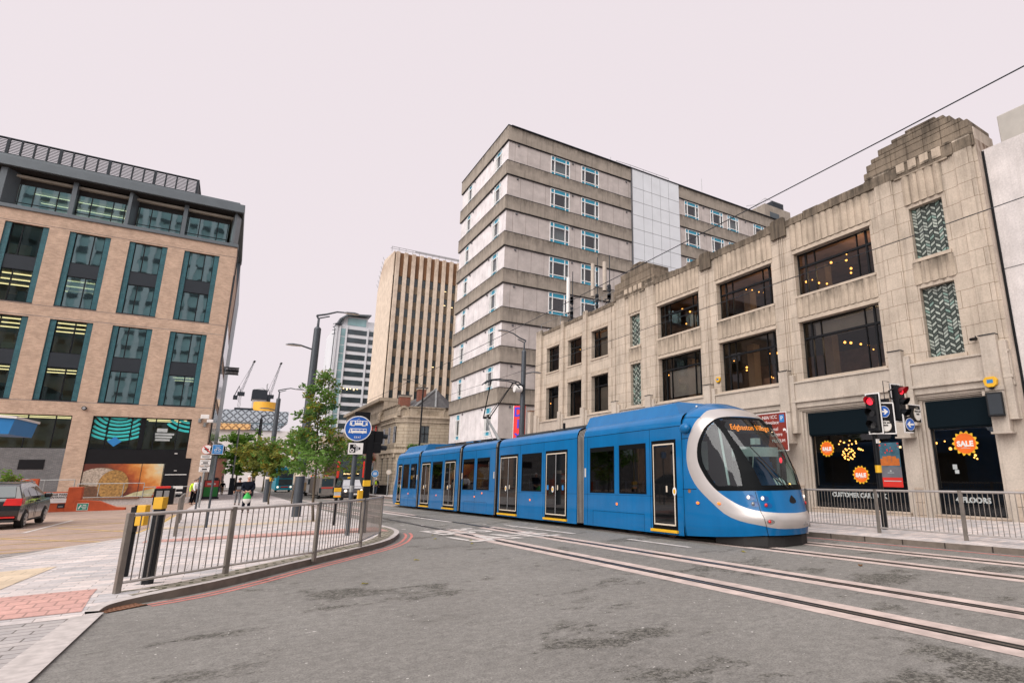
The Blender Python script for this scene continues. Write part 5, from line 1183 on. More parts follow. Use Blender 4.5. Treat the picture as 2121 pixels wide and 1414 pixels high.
ct = thing('tower_core', 'half-built concrete tower core with dark climbing formwork beyond the library', 'building', (6.5, 290, 0)); b = MB(); b.box(4.2, 10.2, 290, 298, 0, 32.6); b.build('core', 'white_render', ct); b = MB(); b.box(3.8, 9.6, 289, 299, 32.2, 36.2); b.box(9.6, 11.0, 289.5, 298, 31.5, 33.2); b.box(4.2, 9.4, 289.5, 298, 36.2, 36.5); b.build('formwork', 'dark_metal', ct); b = MB(); b.tube([(4.5, 290, 36.4), (7.5, 290, 37.2), (9, 290, 36.2)], .12, 5); b.tube([(9.3, 289, 36), (9.0, 289, 38.6), (9.3, 289, 39.2)], .2, 5); b.build('scaffold_poles', 'galv', ct)
def crane(x, y, zb, jib, lab):
    t = thing('tower_crane', lab, 'crane', (x, y, 0), 'tower cranes on the skyline'); b = MB(); J = Vector(jib)
    def lat(p, q, w, n):
        p = Vector(p); q = Vector(q); d = (q - p) / n; s = [Vector((w, 0, 0)), Vector((-w, 0, 0)), Vector((0, w, .0))]
        for o in s: b.tube([p + o, q + o * .5], .06, 4)
        for i in range(n): a = p + d * i; b.tube([a + s[i % 3], a + d + s[(i + 1) % 3]], .035, 4); b.tube([a + s[(i + 2) % 3], a + d + s[i % 3]], .035, 4)
    lat((x, y, 10), (x, y, zb), .75, 12); b.build('mast', 'galv', t); b = MB(); lat((x, y, zb + 1), J, .45, 16); b.build('jib', 'mast_grey', t); b = MB(); b.box(x - 2.6, x - .9, y - .8, y + .8, zb - 2, zb - .2); b.box(x - 1.2, x + 1.6, y - .9, y + .9, zb - .2, zb + 1.5); b.tube([(x, y, zb + 1), (x - .8, y, zb + 4.2), (x - 2.2, y, zb - .3)], .2, 5); b.build('cab', 'dark_metal', t); b = MB(); b.tube([J, J + Vector((.4, 0, .9))], .5, 6); b.tube([(x - .8, y, zb + 4.2), J], .05, 4); b.build('jib_head', 'black_paint', t)
crane(-.5, 300, 34.6, (2.9, 300, 50.0), 'dark tower crane with raised jib, standing left of the yellow drum'); crane(11.2, 305, 34.6, (13.9, 305, 51.0), 'pale tower crane with steep raised jib, beside the half-built core')
bs = thing('brick_shops', 'brown brick shops beyond the flank of the brick office', 'building', (-6, 130, 0)); b = MB(); b.box(-14, -1.1, 112, 160, -4, 3.6); b.build('wall', 'brick_red', bs); b = MB(); b.box(-14, -.9, 111.8, 160, 3.6, 4.0); b.build('parapet', 'stone_plain', bs); b = MB(); b.box(-1.12, -1.0, 114, 130, -2, .6); b.box(-8, -1.5, 111.9, 112, -2.2, .4); b.build('shop_window', 'sign_black', bs)
fb = thing('distant_block', 'low cream building closing the view between the buses and the white tower', 'building', (20, 150, 0)); b = MB(); b.box(13.5, 22, 104, 168, -3, 7.5); b.build('wall', 'pub_plain', fb); b = MB()
for k in range(6): b.box(13.45, 13.5, 106 + k * 5, 108.5 + k * 5, -1, 2.2); b.box(13.45, 13.5, 106 + k * 5, 108.5 + k * 5, 3.4, 6)
b.build('window', 'glass_far', fb)

# glass tower across the square behind, mirrored in the office windows
mt = thing('glass_tower', 'glass office tower across the square, seen only mirrored in the brick office windows', 'building', (-25, -62, 0)); b = MB(); b.box(-58, 6, -75, -62, -1, 84); b.build('wall', 'tower_glass', mt); b = MB()
for k in range(22): b.box(-58 + k * 3, -56.9 + k * 3, -62, -61.4, 0, 84)
b.build('white_fins', 'white_far', mt); b = MB()
for k in range(20): b.box(-58, 6, -62, -61.7, 3.6 + k * 4, 4.6 + k * 4)
b.build('floor_bands', 'glass_far', mt)
# ================================================================== the blue tram
tram = thing('tram', 'long five-section blue tram with silver-ringed rounded cab, lit destination display and raised pantograph', 'tram', (11.0, 20, G(20)))
def modfn(y0, x0, y1, x1):
    def xn(y): return x0 + (x1 - x0) * (y - y0) / (y1 - y0)
    near = lambda u, v, w=0: Vector((xn(-u) - w, -u, v + G(-u)))
    far = lambda u, v, w=0: Vector((xn(u) + 2.65 + w, u, v + G(u)))
    pt = lambda d, y, h: Vector((xn(y) + d, y, h + G(y)))
    return near, far, pt
ROOF = [(0, 2.90), (.015, 3.02), (.07, 3.14), (.17, 3.22), (.32, 3.26), (.50, 3.275)]
def door(near, c, y0, y1, leaves, extra=False):
    b = MB(); b.fbox(near, -y1, -y0, .24, 2.56, -.03, .004); o = b.build('door', 'tram_gasket', c)
    g = MB(); n = leaves; w = (y1 - y0) / n
    for i in range(n):
        a = y0 + i * w; g.fbox(near, -(a + w - .06), -(a + .06), .40, 2.43, .004, .009)
    g.build('door_glass', 'glass_door', o)
    s = MB(); e = .035; a, d = y0 + .07, y1 - .07
    s.fbox(near, -d, -d + e, .36, 2.46, .006, .016); s.fbox(near, -a - e, -a, .36, 2.46, .006, .016); s.fbox(near, -d + e, -a - e, 2.425, 2.46, .006, .016); s.fbox(near, -d + e, -a - e, .36, .395, .006, .016)
    s.build('door_outline', 'tram_pale', o, bevel=.004)
    if n == 2: q = MB(); q.fbox(near, -(y0 + w) - .012, -(y0 + w) + .012, .40, 2.42, .009, .02); q.build('door_seal', 'sign_grey', o)
    yb = y0 + w + .20 if n == 2 else y0 + .09
    p = MB(); p.disc(near(-yb, 1.22, .018), (-1, 0, 0), .105, 24, 0, .01, .075); p.build('button_ring', 'sign_white', o); p = MB(); p.disc(near(-yb, 1.22, .024), (-1, 0, 0), .06, 20, 0, .01, .043); p.build('door_button', 'yellow_paint', o)
    p = MB(); yh = y0 + w - .14 if n == 2 else y0 + .40; p.fbox(near, -yh - .028, -yh + .028, 1.20, 1.36, .009, .02); p.build('handle', 'tram_pale', o)
    if extra: p = MB(); p.fbox(near, -(y1 - .2) - .06, -(y1 - .2) + .06, 1.2, 1.36, .009, .014); p.fbox(near, -(y0 + .28) - .05, -(y0 + .28) + .05, 1.2, 1.36, .009, .014); p.build('wheelchair_sticker', 'sign_light_blue', o)
    p = MB(); p.fbox(near, -y1 - .04, -y0 + .02, .19, .255, -.1, .06); p.build('step', 'yellow_paint', o)
M('glass_door', (.006, .007, .008), .03, spec=.45, var=.3)
def side_window(near, far, c, y0, y1, z0=1.13, z1=2.53):
    for F, s in ((near, -1), (far, 1)):
        U = (lambda a: -a) if s < 0 else (lambda a: a)
        b = MB(); u0, u1 = sorted((U(y0), U(y1)))
        b.fbox(F, u0, u0 + .05, z0, z1, -.03, .003); b.fbox(F, u1 - .05, u1, z0, z1, -.03, .003); b.fbox(F, u0 + .05, u1 - .05, z0, z0 + .05, -.03, .003); b.fbox(F, u0 + .05, u1 - .05, z1 - .14, z1, -.03, .003)
        o = b.build('window', 'tram_gasket', c)
        g = MB(); g.quad(F(u0 + .05, z0 + .05, -.004), F(u1 - .05, z0 + .05, -.004), F(u1 - .05, z1 - .14, -.004), F(u0 + .05, z1 - .14, -.004)); g.build('pane', 'glass_tram', o)
def carriage(y0, x0, y1, x1, wins, doors, hatches=(), lamps=(), seams=(), fairing=None, inside=True):
    near, far, pt = modfn(y0, x0, y1, x1)
    b = MB(); holes = [(-d, -a, 1.13, 2.53) for a, d in wins]
    b.facade(near, -y1, -y0, .14, 2.90, holes, -.05); b.facade(far, y0, y1, .14, 2.90, [(a, d, 1.13, 2.53) for a, d in wins], -.05)
    for k in range(len(ROOF) - 1):
        for (p, q) in (((ROOF[k][0], ROOF[k][1]), (ROOF[k + 1][0], ROOF[k + 1][1])), ((2.65 - ROOF[k][0], ROOF[k][1]), (2.65 - ROOF[k + 1][0], ROOF[k + 1][1]))):
            b.quad(pt(p[0], y0, p[1]), pt(p[0], y1, p[1]), pt(q[0], y1, q[1]), pt(q[0], y0, q[1]))
    for y in (y0, y1):                                         # end walls
        ring = [pt(0, y, .14)] + [pt(d, y, h) for d, h in ROOF] + [pt(2.65 - d, y, h) for d, h in ROOF[::-1]] + [pt(2.65, y, .14)]
        b.poly(ring, 1)
    b.quad(pt(.5, y0, 3.275), pt(2.15, y0, 3.275), pt(2.15, y1, 3.275), pt(.5, y1, 3.275), 2)
    b.quad(pt(0, y0, .14), pt(2.65, y0, .14), pt(2.65, y1, .14), pt(0, y1, .14), 1)
    c = b.build('carriage', ['tram_blue', 'tram_gasket', 'tram_roof'], tram, smooth=35)
    s = MB(); s.fbox(near, -y1, -y0, 2.885, 2.90, .0, .0025); s.fbox(near, -y1, -y0, 1.085, 1.092, .0, .002)
    for y in seams: s.fbox(near, -y - .006, -y + .006, .16, 2.88, .0, .002)
    s.build('panel_gap', 'tram_gasket', c)
    for a, d in wins: side_window(near, far, c, a, d)
    for a, d, n, e in doors: door(near, c, a, d, n, e)
    for a, d, h in hatches:
        q = MB(); q.fbox(near, -d, -a, h - .008, h, .0, .0025); q.fbox(near, -a - .008, -a, .16, h, .0, .0025); q.fbox(near, -d, -d + .008, .16, h, .0, .0025); q.build('hatch', 'tram_gasket', c)
    for y, h in lamps:
        q = MB(); q.fbox(near, -y - .035, -y + .035, h - .035, h + .035, .0, .02); q.build('side_lamp', 'orange_lamp', c, bevel=.008)
    if inside:
        i = MB(); fl = lambda a, d, p0, p1, h0, h1, m: i.fbox(lambda u, v, w: pt(w, u, v), a, d, h0, h1, p0, p1, m)
        fl(y0 + .1, y1 - .1, .06, 2.59, .30, .36, 0); fl(y0 + .1, y1 - .1, .06, 2.59, 2.75, 2.80, 0)
        for a, d in wins:
            yy = a + .25
            while yy < d - .2:
                for p0 in (.12, 2.05): fl(yy, yy + .1, p0, p0 + .45, .75, 1.5, 1); fl(yy, yy + .42, p0, p0 + .45, .70, .80, 1)
                yy += .85
            i.tube([pt(.85, a + .15, .4), pt(.85, a + .15, 2.7)], .02, 6, 2); i.tube([pt(1.8, d - .2, .4), pt(1.8, d - .2, 2.7)], .02, 6, 2)
        i.build('seats', ['tram_inside', 'tram_seat', 'yellow_paint'], c)
        if wins: e_ = MB(); a, d = wins[0]; e_.fbox(near, -(a + .55), -(a + .42), 2.18, 2.24, -.5, -.45); e_.build('inside_lamp', 'orange_lamp', c)
    return c, near, pt
def fair(c, pt, ya, yb, cut0, cut1):
    """roof fairing: blue sides leaning in, sloped ends"""
    b = MB()
    prof = [(.24, 3.20), (.34, 3.40), (.42, 3.58), (.55, 3.63), (2.10, 3.63), (2.23, 3.58), (2.31, 3.40), (2.41, 3.20)]
    ends = []
    for y, cut in ((ya, cut0), (yb, -cut1)): ends.append([pt(d, y + cut * (h - 3.2) / .43, h) for d, h in prof])
    for k in range(7): b.quad(ends[0][k], ends[1][k], ends[1][k + 1], ends[0][k + 1], 0 if k not in (3,) else 0)
    b.poly(ends[0]); b.poly(ends[1]); b.build('roof_fairing', 'tram_blue', c, smooth=25)
c5, near5, pt5 = carriage(11.17, 9.73, 16.0, 9.70, [(12.68, 14.0), (14.25, 15.63)], [(11.39, 12.42, 1, False)], [(12.80, 15.45, .60)], [(14.12, .83)], [12.50, 15.78])
fair(c5, pt5, 11.45, 16.35, .42, .05)
c4_, near4, pt4 = carriage(16.32, 9.62, 22.48, 9.43, [(18.75, 20.36)], [(16.93, 18.46, 2, True), (20.68, 22.36, 2, False)], [], [(19.6, .82)], [18.6, 20.52])
c3, near3, pt3 = carriage(22.85, 9.42, 26.5, 9.25, [(23.40, 24.76), (25.06, 26.40)], [], [(23.6, 26.1, .62)], [(24.9, .84), (24.1, 1.0)], [24.9])
c2, near2, pt2 = carriage(26.9, 9.22, 32.6, 8.95, [(29.12, 30.60)], [(27.28, 28.78, 2, False), (30.9, 32.34, 2, False)], [], [(29.8, .82)], [28.95, 30.75])
c1, near1, pt1 = carriage(33.0, 8.93, 37.0, 8.74, [(33.2, 34.32), (34.62, 35.78)], [(35.98, 36.78, 1, False)], [(33.3, 35.2, .62)], [(34.5, .84)], [34.47, 35.9])
fair(c1, pt1, 32.8, 36.7, .05, .42)
for c, near, ys in ((c5, near5, [15.9]), (c3, near3, [26.46, 22.93]), (c1, near1, [33.08])):
    q = MB()
    for y in ys: q.fbox(near, -y - .03, -y + .03, 1.62, 1.9, .0, .02)
    q.build('marker', 'tram_pale', c)
# roof equipment and black boxes peeping over the cant rail
for (pt, c, spans) in ((pt4, c4_, [(16.6, 18.9), (19.2, 22.2)]), (pt3, c3, [(25.9, 26.4)]), (pt2, c2, [(27.2, 29.2), (29.6, 32.2)])):
    b = MB()
    for a, d in spans: b.fbox(lambda u, v, w: pt(w, u, v), a, d, 3.28, 3.40, .62, 2.05)
    b.build('roof_box', 'tram_roof', c, bevel=.03)
b = MB(); b.tube([pt4(.6, 18.2, 3.38), pt4(.6, 18.2, 3.58)], .05, 8); b.build('aerial', 'black_paint', c4_)
# concertina joints
def bellows(ya, xa, yb, xb, pale):
    b = MB(); n = 5
    for k in range(n):
        f = (k + .5) / n; y = ya + (yb - ya) * f; x = xa + (xb - xa) * f; w = (yb - ya) / n * .40
        for (hw, e, m) in ((w, .006, 0), (.008, -.006, 1 if pale else 0)):
            pr = [(e, .18), (e, 2.9), (e + .08, 3.12), (.32, 3.22), (2.33, 3.22), (2.57 - e, 3.12), (2.65 - e, 2.9), (2.65 - e, .18)]
            b.prism([(x + d, y - hw, h + G(y)) for d, h in pr], (0, 2 * hw, 0), m)
    b.build('bellows', ['bellows', 'bellows_edge'] if pale else ['bellows', 'bellows'], tram)
    b = MB(); b.box(xa + .1, xa + 2.55, ya, yb, .2, 3.1, 0, sl=1); b.build('bellows_core', 'tram_gasket', tram)
bellows(16.0, 9.70, 16.32, 9.64, True); bellows(22.48, 9.45, 22.85, 9.42, False); bellows(26.5, 9.26, 26.9, 9.23, False); bellows(32.6, 8.96, 33.0, 8.93, False)
for y, x in ((22.7, 9.43), (26.7, 9.24), (32.8, 8.94)):
    b = MB(); b.prism([(x - .004, y + .03, G(y) + .16), (x - .004, y + .17, G(y) + .16), (x - .004, y + .17, G(y) + 2.85), (x + .03, y + .17, G(y) + 3.1), (x + .03, y + .03, G(y) + 3.1), (x - .004, y + .03, G(y) + 2.85)], (.02, 0, 0)); b.build('joint_cover', 'bellows_grey', tram)
# running gear in the shadow below the skirts
for y, x in ((13.0, 9.72), (24.7, 9.33), (35, 8.85)):
    b = MB(); b.box(x + .35, x + 2.3, y - 1.6, y + 1.6, .10, .30, 0, sl=1)
    for s in (-.75, .75):
        for xx in (x + .52, x + 2.02): b.tube([(xx, y + s, G(y) + .28), (xx + .12, y + s, G(y) + .28)], .28, 20, 1)
        b.box(x + .2, x + .32, y + s - .09, y + s + .09, .10, .2, 1, sl=1)
    b.build('bogie', ['tram_under', 'rust'], tram)
# ------------------------------------------------------------------ rounded cab
XC, YB_, NN = 11.055, 11.17, 2.4
HY = [(.14, 8.80), (.3, 8.77), (.5, 8.71), (.65, 8.70), (.74, 8.755), (.85, 8.79), (1.28, 8.89), (1.7, 9.03), (2.25, 9.33), (2.7, 9.67), (3.1, 10.14), (3.3, 10.45), (3.45, 10.80), (3.52, 11.0)]
HW = [(.14, 1.27), (.4, 1.315), (.7, 1.325), (2.2, 1.325), (2.8, 1.31), (3.0, 1.27), (3.15, 1.18), (3.3, 1.0), (3.42, .75), (3.52, .4)]
def itp(T, h):
    if h <= T[0][0]: return T[0][1]
    for (a, x), (c, y) in zip(T, T[1:]):
        if h <= c: return x + (y - x) * (h - a) / (c - a)
    return T[-1][1]
def nose(h, t, off=0., rear=False):
    def raw(h, t):
        yf = itp(HY, h); w = itp(HW, h); a = t * math.pi / 2; cc, s = math.cos(a), math.sin(a)
        x = -w * math.copysign(abs(cc) ** (2 / NN), cc); y = -(YB_ - yf) * abs(s) ** (2 / NN)
        return Vector((x, y, h))
    p = raw(h, t)
    if off:
        e = .02; du = raw(h, min(t + e, 2)) - raw(h, max(t - e, 0)); dv = raw(min(h + e, 3.52), t) - raw(max(h - e, .14), t); n = du.cross(dv).normalized()
        p = p + n * off
    if rear: y = 37.0 - p.y; return Vector((8.74 + 1.325 + p.x, y, p.z + G(y)))
    y = YB_ + p.y; return Vector((XC + p.x, y, p.z + G(y)))
OUT = [(3.335, 1.0), (3.31, .75), (3.28, .55), (3.24, .42), (3.08, .30), (2.92, .19), (2.6, .085), (2.24, .045), (1.9, .04), (1.6, .065), (1.3, .12), (.96, .23), (.68, .34), (.56, .46), (.48, .63), (.42, .77), (.40, 1.0)]
INN = [(3.08, 1.0), (3.07, .8), (3.04, .6), (2.96, .47), (2.78, .31), (2.52, .205), (2.26, .155), (1.96, .145), (1.72, .17), (1.5, .21), (1.28, .27), (1.08, .36), (.92, .46), (.84, .55), (.80, .63), (.76, .79), (.74, 1.0)]
def resample(L, n):
    P = [Vector((h, t * 1.8)) for h, t in L]; q = spline([(p.x, p.y) for p in P], 6); d = [0.]
    for a, c in zip(q, q[1:]): d.append(d[-1] + math.dist(a, c))
    out = []; j = 0
    for i in range(n + 1):
        s = d[-1] * i / n
        while j < len(d) - 2 and d[j + 1] < s: j += 1
        f = (s - d[j]) / max(d[j + 1] - d[j], 1e-9); out.append((q[j][0] + (q[j + 1][0] - q[j][0]) * f, (q[j][1] + (q[j + 1][1] - q[j][1]) * f) / 1.8))
    return out
oA, iA = resample(OUT, 40), resample(INN, 40)
outer_l = oA + [(h, 2 - t) for h, t in oA[::-1][1:-1]]; inner_l = iA + [(h, 2 - t) for h, t in iA[::-1][1:-1]]
def tin(h):
    """left boundary of the dark glass at height h"""
    for (h0, t0), (h1, t1) in zip(iA, iA[1:]):
        if h1 <= h <= h0: return t0 + (t1 - t0) * (h0 - h) / max(h0 - h1, 1e-9)
    return 1.
GB = 1.25
hs_ = [.14 + (3.52 - .14) * k / 56 for k in range(57)]; ts_ = [2 * k / 96 for k in range(97)]
def cab(rear):
    b = MB(); o = {}
    def vid(i, j):
        if (i, j) not in o: o[i, j] = len(b.v); tt = min(ts_[j], 2 - ts_[j]); b.v.append(tuple(nose(max(hs_[i], .15 + .115 * min(1, tt * 1.6)), ts_[j], 0, rear)))
        return o[i, j]
    ins = lambda h, t: h > GB + .02 and h < 3.06 and tin(h) + .02 < t < 2 - tin(h) - .02
    for i in range(56):
        for j in range(96):
            if all(ins(hs_[a], ts_[c]) for a in (i, i + 1) for c in (j, j + 1)): continue
            b.f.append([vid(i, j), vid(i, j + 1), vid(i + 1, j + 1), vid(i + 1, j)]); b.m.append(0)
    b.f.append([vid(56, j) for j in range(97)]); b.m.append(0)
    body = b.build('cab', 'tram_blue', tram, smooth=40)
    b = MB(); n = len(outer_l); K = 6
    for k in range(n):
        for m in range(K):
            q = []
            for kk, mm in ((k, m), (k, m + 1), ((k + 1) % n, m + 1), ((k + 1) % n, m)):
                f = mm / K; h = outer_l[kk][0] + (inner_l[kk][0] - outer_l[kk][0]) * f; t = outer_l[kk][1] + (inner_l[kk][1] - outer_l[kk][1]) * f
                q.append(nose(h, t, .004 + .012 * math.sin(math.pi * min(1, f * 1.0)) ** .5, rear))
            b.quad(*q)
    b.build('silver_band', 'tram_silver', body, smooth=50)
    def patch(name, lo, hi, mat, off, h0=GB, h1=3.05, rows=40, cols=16):
        g = MB(); g.grid(lambda u, v: nose(h0 + (h1 - h0) * v, lo(h0 + (h1 - h0) * v) + (hi(h0 + (h1 - h0) * v) - lo(h0 + (h1 - h0) * v)) * u, off, rear), cols, rows); return g.build(name, mat, body, smooth=60)
    pl = lambda h: itp([(1.24, .51), (2.1, .53), (2.58, .51), (2.96, .47), (3.1, .45)], h); pr = lambda h: itp([(1.24, .71), (1.86, .66), (2.32, .61), (2.58, .58), (3.1, .58)], h)
    mn = lambda f: (lambda h: max(f(h), tin(h)))
    patch('cab_window', tin, mn(pl), 'glass_cab', .002); patch('cab_window', lambda h: 2 - mn(pl)(h), lambda h: 2 - tin(h), 'glass_cab', .002)
    patch('pillar', mn(pl), mn(pr), 'tram_gasket', .004, cols=5); patch('pillar', lambda h: 2 - mn(pr)(h), lambda h: 2 - mn(pl)(h), 'tram_gasket', .004, cols=5)
    patch('windscreen', mn(pr), lambda h: 2 - mn(pr)(h), 'glass_cab', .002, cols=20)
    patch('windscreen_border', mn(pr), lambda h: 2 - mn(pr)(h), 'tram_gasket', .005, GB, 1.37, 4, 20); patch('windscreen_border', tin, mn(pl), 'tram_gasket', .005, GB, 1.36, 4, 8)
    patch('window_border', tin, lambda h: tin(h) + .045, 'tram_gasket', .005, cols=3)
    patch('display_hood', mn(pr), lambda h: 2 - mn(pr)(h), 'tram_gasket', .005, 2.99, 3.06, 4, 20)
    return body
cabf = cab(False); cab(True)
def nlocal(h, t, off): return nose(h, t, off)
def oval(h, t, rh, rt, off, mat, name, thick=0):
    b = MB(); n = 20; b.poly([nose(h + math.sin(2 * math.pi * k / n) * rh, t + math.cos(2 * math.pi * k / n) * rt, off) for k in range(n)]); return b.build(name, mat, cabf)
def lamp_pair(s):
    T = lambda t: t if s > 0 else 2 - t; dx = .018 if s > 0 else -.018
    for h, t, rt, lens in ((1.10, .565, .045, 'head_lamp'), (.955, .595, .042, 'galv'), (1.075, .695, .045, 'head_lamp'), (.925, .715, .042, 'tail_red')):
        o = oval(h, T(t), .062, rt, .006, 'tram_blue_shaded', 'lamp_recess_shade'); p = nose(h + .005, T(t) - dx, .01); b = MB(); b.sphere(p, .038, 10, 0, (1, 1, 1.15)); b.build('headlight', lens, o, smooth=60)  # flat ovals; the darker blue paints the shade of a recess
lamp_pair(1); lamp_pair(-1)
for h, t, m in ((.955, .11, 'orange_lamp'), (.955, .285, 'orange_lamp')):
    b = MB(); b.sphere(nose(h, t, .02), .045, 10, 0, (.5, 1.3, .8)); b.build('indicator', m, cabf, smooth=60)
oval(.57, .70, .05, .04, .018, 'chrome', 'fog_lamp_surround'); b = MB(); b.sphere(nose(.575, .69, .02), .04, 8, 0, (1, 1, 1)); b.build('fog_lamp', 'tail_red', cabf, smooth=60)
oval(1.24, .045, .05, .012, .004, 'rust', 'label_plate')
b = MB(); b.poly([nose(1.04 + dh, 1.0 + dt, .006) for dh, dt in ((.10, 0), (.03, .022), (-.03, .035), (-.075, .028), (-.095, 0), (-.075, -.028), (-.03, -.035), (.03, -.022))]); b.build('emblem', 'sign_black', cabf)
FC = frame(nose(.50, 1.12, .03), (1, .06, 0)); b = MB()
for k, (a, c) in enumerate(((-.14, -.06), (-.01, .07))): b.tube([FC(c, .03), FC((a + c) / 2, .045), FC(a, .0), FC((a + c) / 2, -.045), FC(c, -.03), FC(c - .02, .0)], .008, 5)
b.build('logo', 'sign_grey', cabf)
b = MB()
for pr_ in ([(1.23, .62), (.82, .63), (.60, .645), (.42, .665), (.16, .70)], [(1.285, .0), (1.285, .125)], [(2.55, .0), (2.55, .085)], [(3.1, .0), (3.06, .29), (2.86, .40)]):
    L = []
    for (h0, t0), (h1, t1) in zip(pr_, pr_[1:]):
        for k in range(6): L.append(nose(h0 + (h1 - h0) * k / 6, t0 + (t1 - t0) * k / 6, .014 if h0 < .9 else .003))
    b.tube(L, .007, 4)
b.tube([nose(.16 + 3.0 * k / 30, .004, .002) for k in range(31)], .007, 4); b.build('panel_gap', 'tram_gasket', cabf)
b = MB(); b.sphere(nose(2.80, .06, .05), .12, 14, 0, (.9, 1.5, 1.1)); b.build('camera_pod', 'tram_blue', cabf, smooth=60)
b = MB(); b.sphere(nose(3.38, .10, .03), .03, 8); b.build('roof_marker', 'sign_white', cabf)
# wipers
b = MB(); b.tube([nose(1.30, .98, .04), nose(1.50, .86, .035), nose(1.92, .78, .03)], .014, 5); b.tube([nose(1.42, .92, .03), nose(2.0, .75, .025)], .011, 5); b.tube([nose(1.30, 1.02, .04), nose(1.62, .9, .03), nose(2.28, .73, .02)], .012, 5); b.build('wiper', 'black_rubber', cabf)
# cab interior: desk, seat, bulkhead, blind, destination panel
b = MB(); b.box(10.35, 11.75, 9.12, 10.1, .75, 1.22, 0, sl=1); b.box(10.1, 12.0, 9.75, 11.1, .75, 1.0, 0, sl=1); b.box(10.1, 12.0, 10.2, 11.1, .3, .36, 0, sl=1); b.box(9.8, 12.3, 11.12, 11.2, .3, 2.9, 0, sl=1)
b.box(10.9, 11.45, 10.55, 10.72, .8, 1.75, 1, sl=1); b.box(10.88, 11.47, 10.2, 10.65, .72, .86, 1, sl=1); b.box(11.0, 11.35, 10.52, 10.62, 1.75, 1.98, 1, sl=1)
b.box(10.0, 10.55, 11.05, 11.11, 1.75, 2.5, 2, sl=1); b.box(10.0, 10.5, 11.05, 11.11, 1.3, 1.62, 3, sl=1); b.box(11.5, 12.1, 11.05, 11.11, 1.3, 2.3, 2, sl=1)
b.box(10.25, 11.9, 9.85, 9.9, 2.06, 2.30, 2, sl=1); b.box(11.05, 11.25, 9.85, 10.0, 2.36, 2.52, 2, sl=1); b.tube([(10.1, 9.9, 1.2), (10.14, 10.2, 2.7)], .03, 6, 2)
for k in range(4): b.tube([(11.2 + .1 * k, 9.3, 1.1), (11.25 + .1 * k, 9.5, 1.35)], .02, 5, 2)
b.tube([(10.7, 9.7, 1.25), (10.85, 9.8, 1.6), (10.8, 9.7, 1.95)], .012, 5, 2)
b.build('cab_interior', ['tram_under', 'cloth_black', 'white_render', 'blind'], cabf)
DY = 10.02; FD = frame((11.055, DY, 2.79 + G(DY)), (1, 0, 0), (0, .34, 1))
b = MB(); b.fbox(FD, -.95, .95, -.14, .15, -.08, -.02); db = b.build('destination_display', 'sign_black', cabf)
text('lettering', 'Edgbaston Village', .205, frame(FD(.03, .0, .0), (1, 0, 0), (0, .34, 1)), 'amber_display', db, .004, bold=.0, space=1.02, sx=.98)
b = MB(); b.sphere((11.62, 9.55, 1.95 + G(9)), .05, 8, 0, (1, .6, 1.5)); b.build('red_reminder', 'red_lamp', cabf); b = MB(); b.sphere((11.45, 9.2, 1.37 + G(9)), .03, 8); b.build('desk_lamp', 'bulb', cabf)
# under-run skirt
b = MB(); b.prism([(XC + dx, yy, .0 + G(9)) for dx, yy in ((-1.0, 10.4), (-.98, 9.5), (-.7, 9.05), (-.3, 8.9), (.3, 8.9), (.7, 9.05), (.98, 9.5), (1.0, 10.4))], (0, 0, .24)); b.build('underrun_bar', 'tram_under', cabf, bevel=.02); b = MB()
for dx in (-.55, .25, .8): b.tube([(XC + dx, 8.98 + abs(dx) * .3, G(9) + .21), (XC + dx + .18, 8.97 + abs(dx) * .3, G(9) + .205)], .02, 6)
b.build('tow_point', 'bellows_edge', cabf)
# pantograph
pg = MB(); L0 = pt3(.75, 26.1, 3.33); L1 = pt3(1.9, 26.1, 3.33)
pg.fbox(lambda u, v, w: pt3(w, u, v), 24.5, 26.6, 3.30, 3.36, .7, .78); pg.fbox(lambda u, v, w: pt3(w, u, v), 24.5, 26.6, 3.30, 3.36, 1.87, 1.95); pg.fbox(lambda u, v, w: pt3(w, u, v), 24.7, 24.8, 3.30, 3.38, .4, 2.25); pg.fbox(lambda u, v, w: pt3(w, u, v), 26.2, 26.3, 3.30, 3.40, .4, 2.25)
pan = pg.build('pantograph', 'dark_metal', tram)
pg = MB(); m = pt3(1.325, 26.95, 4.62); pg.tube([pt3(1.325, 25.4, 3.4), m], [.075, .05], 8); pg.tube([pt3(1.05, 25.5, 3.4), pt3(1.2, 26.7, 4.45)], .02, 5); pg.build('lower_arm', 'galv', pan)
pg = MB(); q1 = pt3(.92, 26.05, 6.22); q2 = pt3(1.75, 24.95, 6.22)
pg.tube([m + Vector((-.16, .05, .05)), pt3(.75, 25.35, 6.2)], .028, 6); pg.tube([m + Vector((.16, -.05, .05)), pt3(1.9, 25.35, 6.2)], .028, 6); pg.tube([m, pt3(1.7, 25.45, 5.9)], .014, 5); pg.tube([m + Vector((-.2, 0, 0)), m + Vector((.2, 0, 0))], .06, 6); pg.build('upper_arm', 'black_paint', pan)
pg = MB()
for dy in (-.18, .18): pg.tube([pt3(.35, 25.3 + dy, 6.02), pt3(.6, 25.3 + dy, 6.24), pt3(1.0, 25.3 + dy, 6.31), pt3(1.7, 25.3 + dy, 6.31), pt3(2.1, 25.3 + dy, 6.24), pt3(2.35, 25.3 + dy, 6.02)], .03, 6)
for x in (.7, 1.95): pg.tube([pt3(x, 25.05, 6.22), pt3(x, 25.55, 6.22)], .03, 5)
pg.build('contact_head', 'dark_metal', pan)
